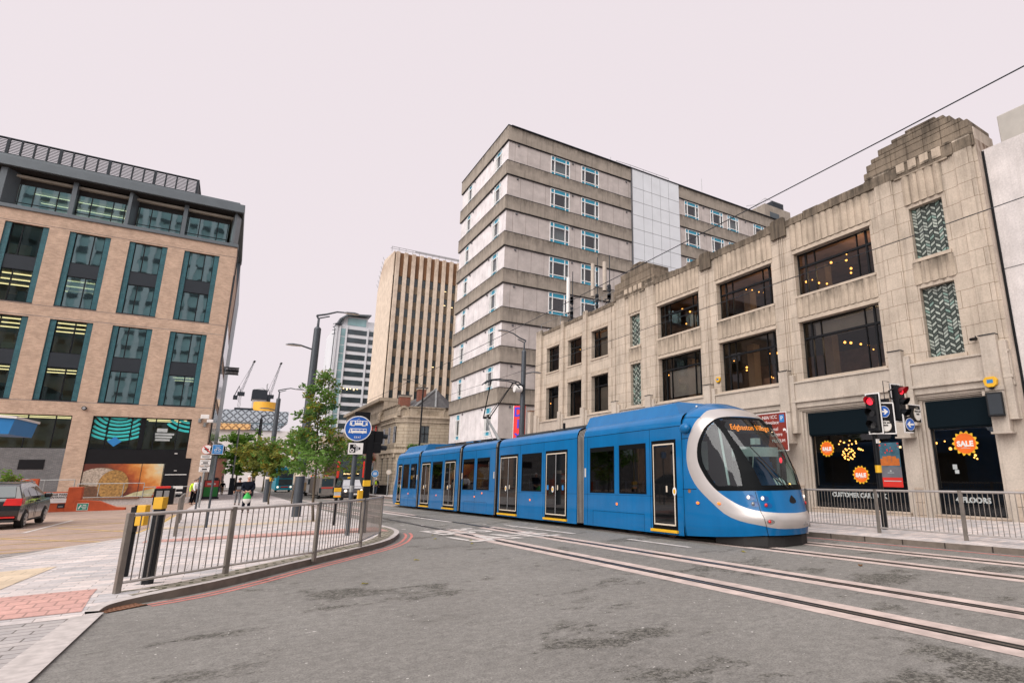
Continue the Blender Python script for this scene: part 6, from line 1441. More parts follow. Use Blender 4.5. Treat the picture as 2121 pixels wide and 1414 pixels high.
# ------------------------------------------------------------------ contact wires over both tracks
def wire(xc, h0, h1, y0, y1, lab):
    b = MB(); b.tube([(xc + trk(y), y, h0 + (h1 - h0) * (y - y0) / (y1 - y0) + G(y)) for y in [y0 + (y1 - y0) * k / 40 for k in range(41)]], .0085, 6)
    o = b.build('contact_wire', 'dark_metal'); tag(o, lab, 'overhead wire', 'overhead tram wires')
wire(7.06, 6.14, 6.0, -6, 90, 'black overhead contact wire above the empty nearer tram track, crossing the sky'); wire(11.02, 6.22, 6.75, -4, 90, 'black overhead contact wire touched by the pantograph, above the tram')
# ================================================================== railings
def guard(name, pts, label, group, mats=('stainless', 'rail_top'), h=1.05, dz=.12, loc=None, gap=.105):
    hz = lambda x, y: (hp(x, y) if dz is None else dz) + G(y)
    t = thing(name, label, 'railing', (pts[0][0], pts[0][1], hz(*pts[0])), group)
    for i, (x, y) in enumerate(pts):
        b = MB(); z = hz(x, y); a = Vector(pts[max(i - 1, 0)]); c = Vector(pts[min(i + 1, len(pts) - 1)]); d = (c - a).normalized()
        F = frame((x, y, z), (d.x, d.y, 0)); b.fbox(F, -.04, .04, -.05, h + .03, -.03, .03); b.build('post', mats[0], t, bevel=.008)
    for (x0, y0), (x1, y1) in zip(pts, pts[1:]):
        P = Vector((x0, y0, hz(x0, y0))); Q = Vector((x1, y1, hz(x1, y1))); d = (Q - P).normalized(); P2 = P + d * .045; Q2 = Q - d * .045; U = Vector((0, 0, 1))
        b = MB(); b.tube([P2 + U * h, Q2 + U * h], .027, 8); b.build('top_rail', mats[1], t, smooth=50); b = MB(); b.tube([P2 + U * .13, Q2 + U * .13], .020, 8); b.build('bottom_rail', mats[1], t, smooth=50)
        n = max(2, int((Q2 - P2).length / gap)); b = MB()
        for k in range(1, n): p = P2 + (Q2 - P2) * k / n; b.tube([p + U * .14, p + U * (h - .02)], .0085, 5, caps=False)
        b.build('bars', mats[0], t)
    return t
guard('guard_railing', [(-1.13, 10.75), (.13, 11.80), (1.58, 12.88), (2.71, 14.44), (3.55, 16.45)], 'stainless guard railing curving round the kerbed corner in front of the paving', 'guard railings', dz=None)
guard('guard_railing', [(14.33 - (10.94 - y) * .10, y) for y in (16.4, 13.7, 10.94, 8.62, 6.45, 4.2, 2.0, -.2)], 'long straight stainless guard railing along the far kerb in front of the display windows', 'guard railings')
for i, y in enumerate((20.97,)):
    guard('guard_railing', [(-1.14, 20.97), (-1.24, 23.2), (-1.34, 25.5), (-1.42, 27.8), (-1.5, 30)], 'stainless guard railing seen almost end on beside the block-paved road', 'guard railings', mats=('stainless', 'stainless'))

# ================================================================== lamp posts
def lamp(x, y, shaft, stub, armz, s, low, label, r=.13, mat='mast_grey', arm=1.75, collar=True, name='street_lamp'):
    z0 = G(y) + .12; t = thing(name, label, 'street lamp', (x, y, z0), 'street lamps')
    b = MB(); b.tube([(x, y, z0 - .1), (x, y, z0 + 2.6), (x, y, shaft)], [r * 1.12, r * 1.12, r * .92], 14); b.tube([(x, y, shaft), (x, y, shaft + .06), (x, y, shaft + .12)], [r * .95, r * .8, r * .35], 14); b.tube([(x, y, shaft + .1), (x, y, stub)], [r * .35, r * .28], 8); b.build('pole', mat, t, smooth=40)
    if collar: b = MB(); b.tube([(x, y, z0 + 1.72), (x, y, z0 + 1.9)], r * 1.2, 14); b.build('pale_band', 'tram_pale', t, smooth=40)
    b = MB(); pts = [(x - s * .10, y, stub + .12), (x + s * .3, y, stub + .24), (x + s * .75, y, (stub + armz) / 2 + .2), (x + s * arm * .65, y, armz)]; b.tube([(x, y, stub - .05), pts[0]], r * .26, 6); b.tube(pts, [r * .30, r * .28, r * .24, r * .2], 6); b.tube([(x, y, stub), (x + s * .45, y, stub + .16)], r * .2, 6); b.build('arm', mat, t, smooth=40)
    def head(xa, za, s, L=.72):
        b = MB(); prof = [(0, .03), (.12, .055), (.45, .07), (.62, .05), (L, .015)]; wd = [.05, .12, .15, .12, .03]
        top = [(xa + s * u, w, za + h) for (u, h), w in zip(prof, wd)]
        for k in range(4):
            a, c = top[k], top[k + 1]
            b.quad((a[0], y - a[1], za - .012), (c[0], y - c[1], za - .012), (c[0], y + c[1], za - .012), (a[0], y + a[1], za - .012), 1); b.quad((a[0], y - a[1], za - .012), (c[0], y - c[1], za - .012), (c[0], y - c[1] * .6, c[2]), (a[0], y - a[1] * .6, a[2])); b.quad((a[0], y + a[1], za - .012), (c[0], y + c[1], za - .012), (c[0], y + c[1] * .6, c[2]), (a[0], y + a[1] * .6, a[2])); b.quad((a[0], y - a[1] * .6, a[2]), (c[0], y - c[1] * .6, c[2]), (c[0], y + c[1] * .6, c[2]), (a[0], y + a[1] * .6, a[2]))
        b.build('lantern', [mat, 'tram_pale'], t)
    head(x + s * arm * .60, armz - .02, s)
    if low: zl = low; b = MB(); b.tube([(x, y, zl - .12), (x - s * .55, y, zl + .03)], r * .24, 6); b.build('low_arm', mat, t); head(x - s * .5, zl + .02, -s, .72)
    return t
lp = lamp(2.62, 28.6, 8.05, 8.58, 9.03, 1, 7.15, 'tall grey double-armed street lamp rising out of the leafy tree', r=.165)
for zz in (5.9, 3.9): pass
lamp(2.52, 51.4, 7.1, 7.7, 8.0, 1, 6.3, 'grey double-armed street lamp behind the tree, standing on the paving just beyond the walkers', r=.17)
lamp(2.25, 75, 7.2, 7.5, 7.72, 1, 6.0, 'smallest and farthest grey double-armed street lamp, low over the trees', r=.16)
lamp(14.2, 30.6, 8.62, 9.2, 9.75, -1, 7.35, 'grey street lamp standing behind the tram, beside the red banner sign', r=.155)
lamp(14.3, 53.0, 9.0, 9.15, 9.75, -1, None, 'thin black street lamp in front of the corner pub', r=.075, mat='black_paint', collar=False, arm=2.2)
t = thing('clock_camera', 'round white camera housing fixed to the street lamp above the red banner', 'camera', (13.8, 30.6, 6.3)); b = MB(); b.tube([(13.95, 30.3, 6.25), (13.55, 30.3, 6.25)], .2, 14, 0); b.tube([(13.56, 30.3, 6.25), (13.5, 30.3, 6.25)], .21, 14, 0); b.build('drum', 'sign_white', t, smooth=40); b = MB(); b.box(13.8, 14.2, 30.4, 30.7, 6.15, 6.55); b.build('bracket', 'dark_metal', t)
t = thing('flag_pole', 'slim pale grey mast without lamp on the paving left of the far trees', 'pole', (.29, 88, G(88))); b = MB(); b.tube([(.29, 88, G(88)), (.29, 88, 7.0)], [.13, .09], 10); b.build('shaft', 'galv', t, smooth=40); b = MB(); b.box(.05, .6, 87.6, 87.9, G(88), G(88) + 2.2); b.build('base_cabinet', 'dark_metal', t)

# ================================================================== traffic signals
def signal_head(t, c, face, lit, hood=True, scale=1.0, back=(-.22, .22)):
    """three-lamp head: c = centre of the front face, face = direction it looks"""
    f = Vector(face).normalized(); u = Vector((0, 0, 1)).cross(f).normalized(); F = frame(c, u); s = scale
    b = MB(); b.fbox(F, -.15 * s, .15 * s, -.50 * s, .50 * s, -.16 * s, 0); hd = b.build('signal_head', 'black_paint', t, bevel=.015)
    b = MB(); b.fbox(F, back[0] * s, back[1] * s, -.58 * s, .58 * s, -.19 * s, -.165 * s); b.build('backing_board', 'sign_black', hd); b = MB()
    e = .035
    for (u0, u1, v0, v1) in ((back[0], back[1], .58 - e, .58), (back[0], back[1], -.58, -.58 + e), (back[0], back[0] + e, -.58 + e, .58 - e), (back[1] - e, back[1], -.58 + e, .58 - e)): b.fbox(F, u0 * s, u1 * s, v0 * s, v1 * s, -.165 * s, -.155 * s)
    b.build('white_border', 'sign_white', hd)
    for k, z in enumerate((.33, 0, -.33)):
        ring = lambda r, w: [F(math.cos(math.pi * i / 12) * r * s, z * s + math.sin(math.pi * i / 12) * r * s, w * s) for i in range(25)]
        l = MB(); l.disc(F(0, z * s, .008), f, .10 * s, 20); l.build('lens', 'red_lamp' if k == lit else 'glass_door', hd)
        h = MB(); pr = [(math.cos(a), math.sin(a)) for a in [R(-35) + R(250) * i / 16 for i in range(17)]]
        for i in range(16):
            a, c_ = pr[i], pr[i + 1]; la = .24 * (.35 + .65 * max(0, (a[1] + .6) / 1.6)); lc = .24 * (.35 + .65 * max(0, (c_[1] + .6) / 1.6)); r = .118
            h.quad(F(a[0] * r * s, z * s + a[1] * r * s, 0), F(c_[0] * r * s, z * s + c_[1] * r * s, 0), F(c_[0] * r * s, z * s + c_[1] * r * s, lc * s), F(a[0] * r * s, z * s + a[1] * r * s, la * s))
        h.build('hood', 'hood_red_glow' if k == lit else 'black_paint', hd, smooth=60)
    return hd
M('hood_red_glow', (.20, .012, .015), .3)  # red glow of the lit lamp, painted into its black hood
def arrow(F, s, d, w):
    q = [(-.8, .16), (.18, .16), (-.10, .52), (.22, .52), (.82, 0), (.22, -.52), (-.10, -.52), (.18, -.16), (-.8, -.16)]
    return [F(d * a * s, b_ * s, w) for a, b_ in (q if d > 0 else q)]
def round_sign(t, c, face, r, mat, name, border=None, thick=.012):
    f = Vector(face).normalized(); u = Vector((0, 0, 1)).cross(f).normalized(); F = frame(c, u)
    b = MB(); b.disc(F(0, 0, 0), f, r, 40, 0, thick); o = b.build(name, border or mat, t)
    if border: b = MB(); b.disc(F(0, 0, .003), f, r * .93, 40, 0, .002); b.build('face', mat, o)
    return F, o
gy = G(9.07) + .12; tl = thing('traffic_signal', 'traffic signal with two red-lit heads and blue arrow signs, behind the far railing', 'traffic signal', (15.12, 9.07, gy), 'traffic signals')
b = MB(); b.tube([(15.12, 9.07, gy - .1), (15.12, 9.07, 3.5)], .075, 12); b.build('post', 'black_paint', tl, smooth=40)
b = MB(); b.tube([(15.12, 9.07, 1.46), (15.12, 9.07, 1.66)], .085, 12); b.build('yellow_tag', 'yellow_paint', tl, smooth=40); b = MB(); b.box(15.02, 15.16, 8.97, 8.995, 2.26, 2.38); b.build('number_plate', 'sign_white', tl)
fd = (-.55, -.84, 0)
def at_face(u, z, w=0): return frame((15.05, 9.0, 0), Vector((0, 0, 1)).cross(Vector(fd).normalized()))(u, z, w)
signal_head(tl, at_face(-.12, 3.09, .15), (-.985, -.10, 0), 0, back=(-.21, .21))
F = frame(at_face(.21, 2.96, .12), Vector((0, 0, 1)).cross(Vector(fd).normalized())); b = MB(); b.fbox(F, -.28, .30, -.42, .40, -.03, 0); sb = b.build('sign_box', 'sign_black', tl); b = MB(); e = .035
for (u0, u1, v0, v1) in ((-.10, .33, .40, .40 + e), (-.34, .33, -.42 - e, -.42), (.30, .30 + e, -.42, .40)): b.fbox(F, u0, u1, v0, v1, -.03, .002)
b.build('white_border', 'sign_white', sb)
Fa, so = round_sign(tl, F(.02, .17, .03), fd, .165, 'sign_blue', 'arrow_sign', 'sign_white'); b = MB(); b.poly(arrow(Fa, .148, 1, .008)); b.build('arrow', 'sign_white', so)
Fb, so = round_sign(tl, F(.03, -.22, .03), fd, .165, 'bag_white', 'text_sign', 'tram_pale'); text('lettering', 'Except\ntrams and\ntaxis', .072, frame(Fb(0, .085, .008), Vector((0, 0, 1)).cross(Vector(fd).normalized())), 'sign_black', so, .002, bold=.003)
# second head on a bracket
fd2 = (.10, -1, 0); bx = 16.60
b = MB(); b.tube([(15.12, 9.07, 3.42), (16.2, 9.1, 3.42)], .035, 8); b.tube([(15.12, 9.07, 3.3), (16.2, 9.1, 3.46)], .025, 8); b.tube([(15.86, 9.08, 3.44), (15.86, 9.08, 4.1), (16.2, 9.08, 4.1)], .012, 5); b.tube([(16.3, 9.02, 3.9), (15.98, 9.0, 3.8), (16.02, 9.0, 3.62), (16.3, 9.05, 3.55)], .02, 6); b.box(15.78, 15.95, 9.0, 9.16, 3.38, 3.56); b.build('bracket', 'black_paint', tl)
signal_head(tl, (16.56, 8.95, 3.50), (-.12, -.99, 0), 0, back=(-.25, .20))
F = frame((16.68, 8.86, 2.84), Vector((0, 0, 1)).cross(Vector((-.2, -1, 0)).normalized())); b = MB(); b.fbox(F, -.22, .16, -.22, .24, -.03, 0); sb = b.build('sign_box', 'sign_black', tl); b = MB(); b.fbox(F, -.25, -.22, -.25, .3, -.03, .002); b.fbox(F, -.22, .1, -.25, -.22, -.03, .002); b.build('white_border', 'sign_white', sb)
Fa, so = round_sign(tl, F(-.02, .0, .02), (-.2, -1, 0), .185, 'sign_blue', 'arrow_sign', 'sign_white'); b = MB(); b.poly(arrow(Fa, .165, -1, .008)); b.build('arrow', 'sign_white', so)
F = frame((17.28, 8.95, 3.2), Vector((0, 0, 1)).cross(Vector((0, -1, 0)))); b = MB(); b.fbox(F, -.36, .24, -.26, .24, -.03, 0); sb = b.build('sign_box', 'sign_black', tl); b = MB(); b.fbox(F, -.4, .27, .24, .275, -.03, .002); b.fbox(F, .24, .27, -.26, .24, -.03, .002); b.build('white_border', 'sign_white', sb)
Fb, so = round_sign(tl, F(.03, -.02, .02), (0, -1, 0), .20, 'bag_white', 'text_sign', 'tram_pale'); text('lettering', 'Except\ntrams and\ntaxis', .085, frame(Fb(0, .085, .008), (1, 0, 0)), 'sign_black', so, .002, bold=.003)
# near signal by the blue sign
x, y = 3.43, 18.15; z0 = G(y) + .12; t2 = thing('traffic_signal', 'tall black signal post with yellow push-button box and a signal head seen from behind', 'traffic signal', (x, y, z0), 'traffic signals')
b = MB(); b.box(x - .085, x + .085, y - .085, y + .085, z0 - .1, 2.75); b.build('post', 'black_paint', t2, bevel=.01); b = MB(); b.box(x - .092, x + .092, y - .092, y + .092, 1.12, 1.29); b.build('yellow_tag', 'sale_yellow', t2)
b = MB(); b.box(x - .22, x - .09, y - .1, y + .1, .68, 1.0); b.build('push_button_box', 'yellow_paint', t2, bevel=.01)
b = MB(); b.box(2.93, 3.36, y - .03, y + .02, 2.05, 3.3); b.build('backing_board', 'sign_black', t2)
b = MB(); b.box(3.52, 3.78, y - .05, y + .25, 2.36, 2.74); b.box(3.5, 3.74, y - .08, y + .26, 2.08, 2.40); hb = b.build('signal_head', 'black_paint', t2, bevel=.02); b = MB()
for z in (2.6, 2.25): b.tube([(3.76, y + .12, z), (3.93, y + .14, z - .01)], .075, 12, 0, False)
b.build('hood', 'dark_metal', hb, smooth=50); b = MB(); b.tube([(3.5, y, 2.88), (3.58, y, 2.86), (3.62, y, 2.72), (3.52, y, 2.6), (3.6, y, 2.55)], .015, 6); b.tube([(3.43, y, 2.2), (3.6, y + .1, 2.2)], .03, 6); b.build('cable', 'black_paint', t2)
# blue round tram, bus and taxi sign with camera sign on one post
x, y = 2.95, 17.65; z0 = G(y) + .12; sp = thing('tram_bus_sign', 'round blue tram, bus and taxi sign over a square camera sign', 'road sign', (x, y, z0)); b = MB(); b.tube([(x, y, z0 - .05), (x, y, 3.0)], .062, 12); b.build('post', 'mast_grey', sp, smooth=40)
b = MB(); b.tube([(x, y, .98), (x, y, 1.16)], .067, 12); b.build('pale_band', 'galv', sp, smooth=40)
fc = (-.10, -1, 0); uu = Vector((0, 0, 1)).cross(Vector(fc).normalized())
Fs, so = round_sign(sp, (2.95, y - .09, 2.765), fc, .365, 'sign_blue', 'sign_plate', 'sign_white')
b = MB(); b.disc(Fs(0, 0, -.016), (.1, 1, 0), .365, 32); b.build('back', 'sign_grey', so)
P = MB(); w = .006
P.prism([Fs(a, c, w) for a, c in ((-.235, .09), (-.22, .225), (.235, .225), (.25, .09), (.2, .09), (.19, .07), (.10, .07), (.09, .09), (-.09, .09), (-.10, .07), (-.19, .07), (-.2, .09))], uu.cross(Vector((0, 0, 1))) * .004)
P.prism([Fs(a, c, w) for a, c in ((-.25, -.13), (-.215, .0), (.235, .0), (.24, -.13), (.16, -.13), (.14, -.15), (.10, -.13), (-.12, -.13), (-.14, -.15), (-.17, -.13))], uu.cross(Vector((0, 0, 1))) * .004); P.build('white_symbols', 'sign_white', so)
P = MB(); w = .0125
for a, c in ((-.20, -.185), (-.17, -.105), (-.075, -.035), (-.015, .025), (.045, .085), (.12, .19), (.205, .225)):
    z1 = .10 if c - a > .065 else .165; P.fbox(Fs, a, c, z1, .205, w - .004, w)
for a, c in ((-.205, -.185), (-.15, -.06), (-.045, .04), (.055, .135), (.15, .225)): P.fbox(Fs, a, c, -.105 if a < -.2 else -.06, -.022, w - .004, w)
P.tube([Fs(-.035, .232, .008), Fs(0, .272, .008), Fs(.035, .232, .008), Fs(0, .245, .008)], .005, 4); P.build('blue_details', 'sign_blue', so); P = MB(); P.tube([Fs(-.04, .228, .008), Fs(0, .28, .008), Fs(.04, .228, .008)], .006, 4); P.build('pantograph_symbol', 'sign_white', so)
text('lettering', 'taxi', .11, frame(Fs(.0, -.245, .008), uu), 'sign_white', so, .003, space=1.1)
Fq = frame((2.945, y - .09, 2.19), uu); b = MB(); b.fbox(Fq, -.22, .20, -.175, .175, -.012, 0); cs = b.build('camera_sign', 'sign_black', sp, bevel=.01); b = MB(); b.fbox(Fq, -.205, .185, -.16, .16, 0, .003); b.build('face', 'sign_white', cs); b = MB(); b.fbox(Fq, -.165, -.01, -.115, .12, .003, .006); b.fbox(Fq, .075, .115, -.03, .04, .003, .006); b.build('camera_body', 'sign_black', cs)
b = MB(); b.poly([Fq(-.005, -.08, .006), Fq(.06, -.055, .006), Fq(.09, .0, .006), (Fq(.06, .05, .006)), Fq(-.005, .09, .006)]); b.build('camera_lens', 'sign_grey', cs); b = MB()
for cx_, cz_, r0, r1 in ((-.10, -.05, .028, .052), (-.045, .075, .014, .028)):
    for k in range(20): a0, a1 = 2 * math.pi * k / 20, 2 * math.pi * (k + 1) / 20; b.quad(*[Fq(cx_ + math.cos(a) * r, cz_ + math.sin(a) * r, .009) for a, r in ((a0, r0), (a1, r0), (a1, r1), (a0, r1))])
b.build('camera_rings', 'sign_white', cs)
# beacon bollard
x, y = 3.2, 22.0; z0 = G(y) + .12; t = thing('push_button_post', 'thin black post with yellow crossing button box and lit display, behind the railing', 'crossing post', (x, y, z0), 'crossing posts'); b = MB(); b.tube([(x, y, z0 - .05), (x, y, .75)], .055, 10); b.tube([(x, y, .75), (x, y, 1.0)], .06, 10); b.build('post', 'black_paint', t); b = MB(); b.box(x - .1, x + .12, y - .16, y - .05, .84, .98); b.box(x - .1, x + .12, y - .17, y - .05, .66, .72, 0); b.build('yellow_box', 'yellow_paint', t, bevel=.01); b = MB(); b.box(x - .09, x + .11, y - .165, y - .05, .72, .84); b.build('display', 'film_white', t); b = MB(); b.box(x - .06, x + .08, y - .172, y - .05, .69, .715); b.build('wait_light', 'orange_lamp', t)
# yellow-topped crossing posts behind the near railing
x, y = -.86, 11.42; z0 = G(y) + .12; t = thing('crossing_post', 'black square post with broad yellow band near its top, close behind the near railing', 'crossing post', (x, y, z0), 'crossing posts'); F = frame((x, y, z0), (.9, -.44, 0)); b = MB(); b.fbox(F, -.06, .06, -.05, 1.27, -.06, .06); b.build('post', 'black_paint', t, bevel=.008); b = MB(); b.fbox(F, -.065, .065, 1.10, 1.275, -.065, .065); b.build('yellow_band', 'yellow_paint', t); b = MB(); b.fbox(F, -.062, -.045, .0, 1.1, .058, .064); b.fbox(F, -.16, .16, -.06, .0, -.15, .15); b.build('base', 'galv', t)
x, y = -1.22, 12.1; z0 = G(y) + .12; t = thing('crossing_post', 'shorter black post carrying a bright yellow push-button box, beside the yellow-banded post', 'crossing post', (-1.18, 12.55, G(12.55) + .12), 'crossing posts'); x, y = -1.18, 12.55; b = MB(); b.box(x - .10, x - .03, y - .05, y + .05, z0, z0 + 1.12); b.build('post', 'black_paint', t, bevel=.006); F = frame((x, y - .05, z0), (.88, -.47, 0)); b = MB(); b.fbox(F, .0, .14, .80, 1.13, .0, .12); b.build('yellow_box', 'yellow_paint', t, bevel=.01); b = MB(); b.fbox(F, -.10, -.02, .70, 1.1, .0, .1); b.build('button_panel', 'sign_black', t)
# pole signs on the left pavement
x, y = -.47, 24.1; z0 = G(y) + .12; t = thing('cycle_sign', 'square blue cycle parking sign on a black disc and thin dark pole', 'road sign', (x, y, z0)); b = MB(); b.tube([(x, y, z0 - .05), (x, y, 2.35)], .035, 8); b.build('post', 'mast_grey', t, smooth=40); fcv = (0, -1, 0); b = MB(); b.disc((x, y - .05, 2.31), fcv, .22, 28, 0, .02); b.build('backing_disc', 'sign_black', t); F = frame((x, y - .06, 2.31), (1, 0, 0)); b = MB(); b.fbox(F, -.165, .165, -.17, .17, .0, .012); o = b.build('plate', 'sign_white', t); b = MB(); b.fbox(F, -.152, .152, -.157, .157, .012, .015); b.build('face', 'sign_light_blue', o); b = MB()
for cx_ in (-.06, .06):
    for k in range(16): a0, a1 = 2 * math.pi * k / 16, 2 * math.pi * (k + 1) / 16; b.quad(*[F(cx_ + math.cos(a) * r, -.02 + math.sin(a) * r, .018) for a, r in ((a0, .028), (a1, .028), (a1, .040), (a0, .040))])
b.tube([F(-.06, -.02, .02), F(-.025, .04, .02), F(.035, .04, .02), F(.06, -.02, .02)], .005, 4); b.tube([F(-.025, .04, .02), F(.0, -.02, .02), F(.035, .04, .02)], .005, 4); b.fbox(F, -.08, .08, .085, .095, .015, .018); b.fbox(F, -.09, .09, -.11, -.10, .015, .018); b.build('cycle_symbol', 'sign_white', o)
x, y = -1.4, 44.2; z0 = G(y) + .12; t = thing('no_left_turn_sign', 'round red and white no-left-turn sign over three small white plates on a grey pole', 'road sign', (x, y, z0)); b = MB(); b.tube([(x, y, z0 - .05), (x, y, 3.1)], .06, 8); b.build('post', 'galv', t, smooth=40); Fs, so = round_sign(t, (x - .02, y - .1, 2.89), (0, -1, 0), .295, 'sign_white', 'sign_plate', 'sign_red')
b = MB(); b.disc(Fs(0, 0, .004), (0, -1, 0), .23, 32); b.build('white_field', 'sign_white', so); b = MB(); b.prism([Fs(*p, .01) for p in ((.08, -.16), (.08, .06), (-.02, .06), (-.02, .13), (-.17, .02), (-.02, -.08), (-.02, -.02), (.0, -.02), (.0, -.16))], (0, -.003, 0)); b.build('arrow', 'sign_black', so); b = MB(); b.prism([Fs(*p, .016) for p in ((-.2, .16), (-.16, .2), (.2, -.16), (.16, -.2))], (0, -.003, 0)); b.build('red_bar', 'sign_red', so)
F = frame((x - .01, y - .1, 0), (1, 0, 0))
for z0_, z1_ in ((2.33, 2.53), (1.90, 2.25), (1.5, 1.84)): b = MB(); b.fbox(F, -.28, .27, z0_, z1_, 0, .02); o = b.build('plate', 'sign_white', t); b = MB(); b.fbox(F, -.22, .2, z1_ - .08, z1_ - .05, .02, .024); b.fbox(F, -.2, .18, z0_ + .05, z0_ + .08, .02, .024) ; b.fbox(F, -.12, .14, (z0_ + z1_) / 2 - .05, (z0_ + z1_) / 2 + .03, .02, .024) if z1_ - z0_ > .3 else None; b.build('small_print', 'sign_black', o)
t = thing('parking_post', 'plain thin grey post on the paving in front of the white-shirted walker', 'pole', (-1.37, 40, G(40))); b = MB(); b.tube([(-1.42, 40.5, G(40) + .1), (-1.42, 40.5, G(40) + 1.95)], .05, 8); b.build('shaft', 'mast_grey', t, smooth=40); b = MB(); b.sphere((-1.42, 40.5, G(40) + 1.95), .05, 8); b.build('cap', 'mast_grey', t)
# brown direction sign behind the tram
t = thing('direction_sign', 'dark red direction sign with blue parking P, half hidden behind the tram windscreen', 'road sign', (16.5, 15.0, 0)); F = frame((18.5, 14.86, 2.55), (0, -1, 0)); b = MB(); b.fbox(F, -2.2, .10, -.28, 1.28, -.02, 0); b.build('panel', 'sign_white', t); b = MB(); b.fbox(F, -2.17, .07, -.25, 1.25, 0, .004); b.build('face', 'sign_maroon', t); b = MB(); b.fbox(F, -.26, -.02, .86, 1.17, .004, .008); b.build('parking_symbol', 'sign_light_blue', t)
text('parking_letter', 'P', .25, frame(F(-.14, 1.015, .011), (0, -1, 0)), 'sign_white', t, .003)
text('lettering', 'NIA/ ICC', .2, frame(F(-.37, 1.09, .007), (0, -1, 0)), 'sign_white', t, .003, 'RIGHT'); text('lettering', 'Brindleyplace', .2, frame(F(-.30, .87, .007), (0, -1, 0)), 'sign_white', t, .003, 'RIGHT'); text('lettering', 'National', .2, frame(F(-.35, .60, .007), (0, -1, 0)), 'sign_white', t, .003, 'RIGHT'); text('lettering', 'Centre', .2, frame(F(-.16, .38, .007), (0, -1, 0)), 'sign_white', t, .003, 'RIGHT'); text('lettering', 'MUSEUM', .17, frame(F(-.04, .12, .007), (0, -1, 0)), 'sign_white', t, .003, 'RIGHT')
b = MB(); b.prism([F(*p, .004) for p in ((-.12, .58), (-.05, .62), (.03, .58), (.06, .48), (.02, .4), (.03, .5), (-.03, .53), (-.1, .5))], (-.004, 0, 0)); b.build('horse_symbol', 'sign_white', t)
b = MB(); b.tube([(18.56, 15.4, -.1), (18.56, 15.4, 3.8)], .06, 8); b.tube([(18.56, 16.6, -.1), (18.56, 16.6, 3.8)], .06, 8); b.build('post', 'mast_grey', t)
# pavement board, bins, far round signs
x, y = -1.35, 66; z0 = G(y) + .12; t = thing('pavement_board', 'pavement advertising board, red over green, standing near the brick office corner', 'sandwich board', (x, y, z0)); F = frame((x, y, z0 + .05), (1, 0, 0), (0, .22, 1)); b = MB(); b.fbox(F, -.62, .62, 0, 1.75, -.04, 0); b.fbox(F, -.7, .7, -.05, .12, -.1, .08); b.build('frame', 'dark_metal', t); b = MB(); b.fbox(F, -.55, .55, 1.1, 1.68, 0, .01); b.build('red_panel', 'aboard_red', t); b = MB(); b.fbox(F, -.55, .55, .2, 1.08, 0, .01); b.build('green_panel', 'aboard_green', t); b = MB(); b.fbox(F, -.35, .3, 1.28, 1.45, .01, .014); b.build('white_lettering', 'sign_white', t)
t = thing('litter_bin', 'grey litter bin with pale doors beside the black panel of the brick office', 'bin', (-3.9, 53.5, G(53))); z0 = G(53) + .1; b = MB(); b.box(-4.5, -3.3, 53.2, 54, z0, z0 + 1.15); b.build('body', 'sign_black', t, bevel=.03); b = MB(); b.box(-4.35, -4.0, 53.17, 53.2, z0 + .2, z0 + 1.0); b.box(-3.9, -3.6, 53.17, 53.2, z0 + .2, z0 + 1.0); b.build('door', 'galv', t)
t = thing('parked_scooter', 'red and white shop trolley display in front of the black panel', 'display', (-3.9, 55.4, 0)); b = MB(); b.box(-4.6, -3.7, 55.2, 55.6, .1, .42); b.build('red_awning', 'sign_red', t, bevel=.05); b = MB(); b.box(-4.65, -2.95, 55.3, 55.35, -.12, -.02); b.box(-3.55, -2.95, 55.2, 55.3, .2, .42); b.build('pale_strips', 'sign_white', t)
for i, (x, y, z, r, m, lab) in enumerate(((3.2, 60, 1.4, .24, 'sign_light_blue', 'small round blue sign on the far lamp post beside the teal bus'), (12.05, 60, 1.2, .34, 'sign_light_blue', 'small round blue sign left of the corner pub'), (12.9, 58, 1.35, .26, 'tram_pale', 'round pale grey sign on a thin pole in front of the pub arches'))):
    z0 = G(y) + .12; t = thing('round_sign', lab, 'road sign', (x, y, z0), 'small round signs'); b = MB(); b.tube([(x, y + .05, z0), (x, y + .05, z + r)], .05 if i else .03, 6); b.build('post', 'galv', t); F, so = round_sign(t, (x, y, z), (0, -1, 0), r, m, 'sign_plate', 'sign_white' if i < 2 else 'sign_grey'); b = MB(); b.fbox(F, -.5 * r, .5 * r, .1 * r, .35 * r, .006, .009); b.fbox(F, -.5 * r, .5 * r, -.35 * r, -.1 * r, .006, .009); b.build('symbols', 'sign_white', so)
t = thing('lamp_sign_box', 'white and yellow boxes strapped to the second street lamp, under its crown', 'sign', (2.6, 51.2, 1.5)); b = MB(); b.box(2.55, 2.75, 51.1, 51.22, 1.55, 1.75); b.build('white_plate', 'sign_white', t); b = MB(); b.box(2.6, 2.82, 51.05, 51.22, .75, 1.05); b.build('yellow_box', 'yellow_paint', t)

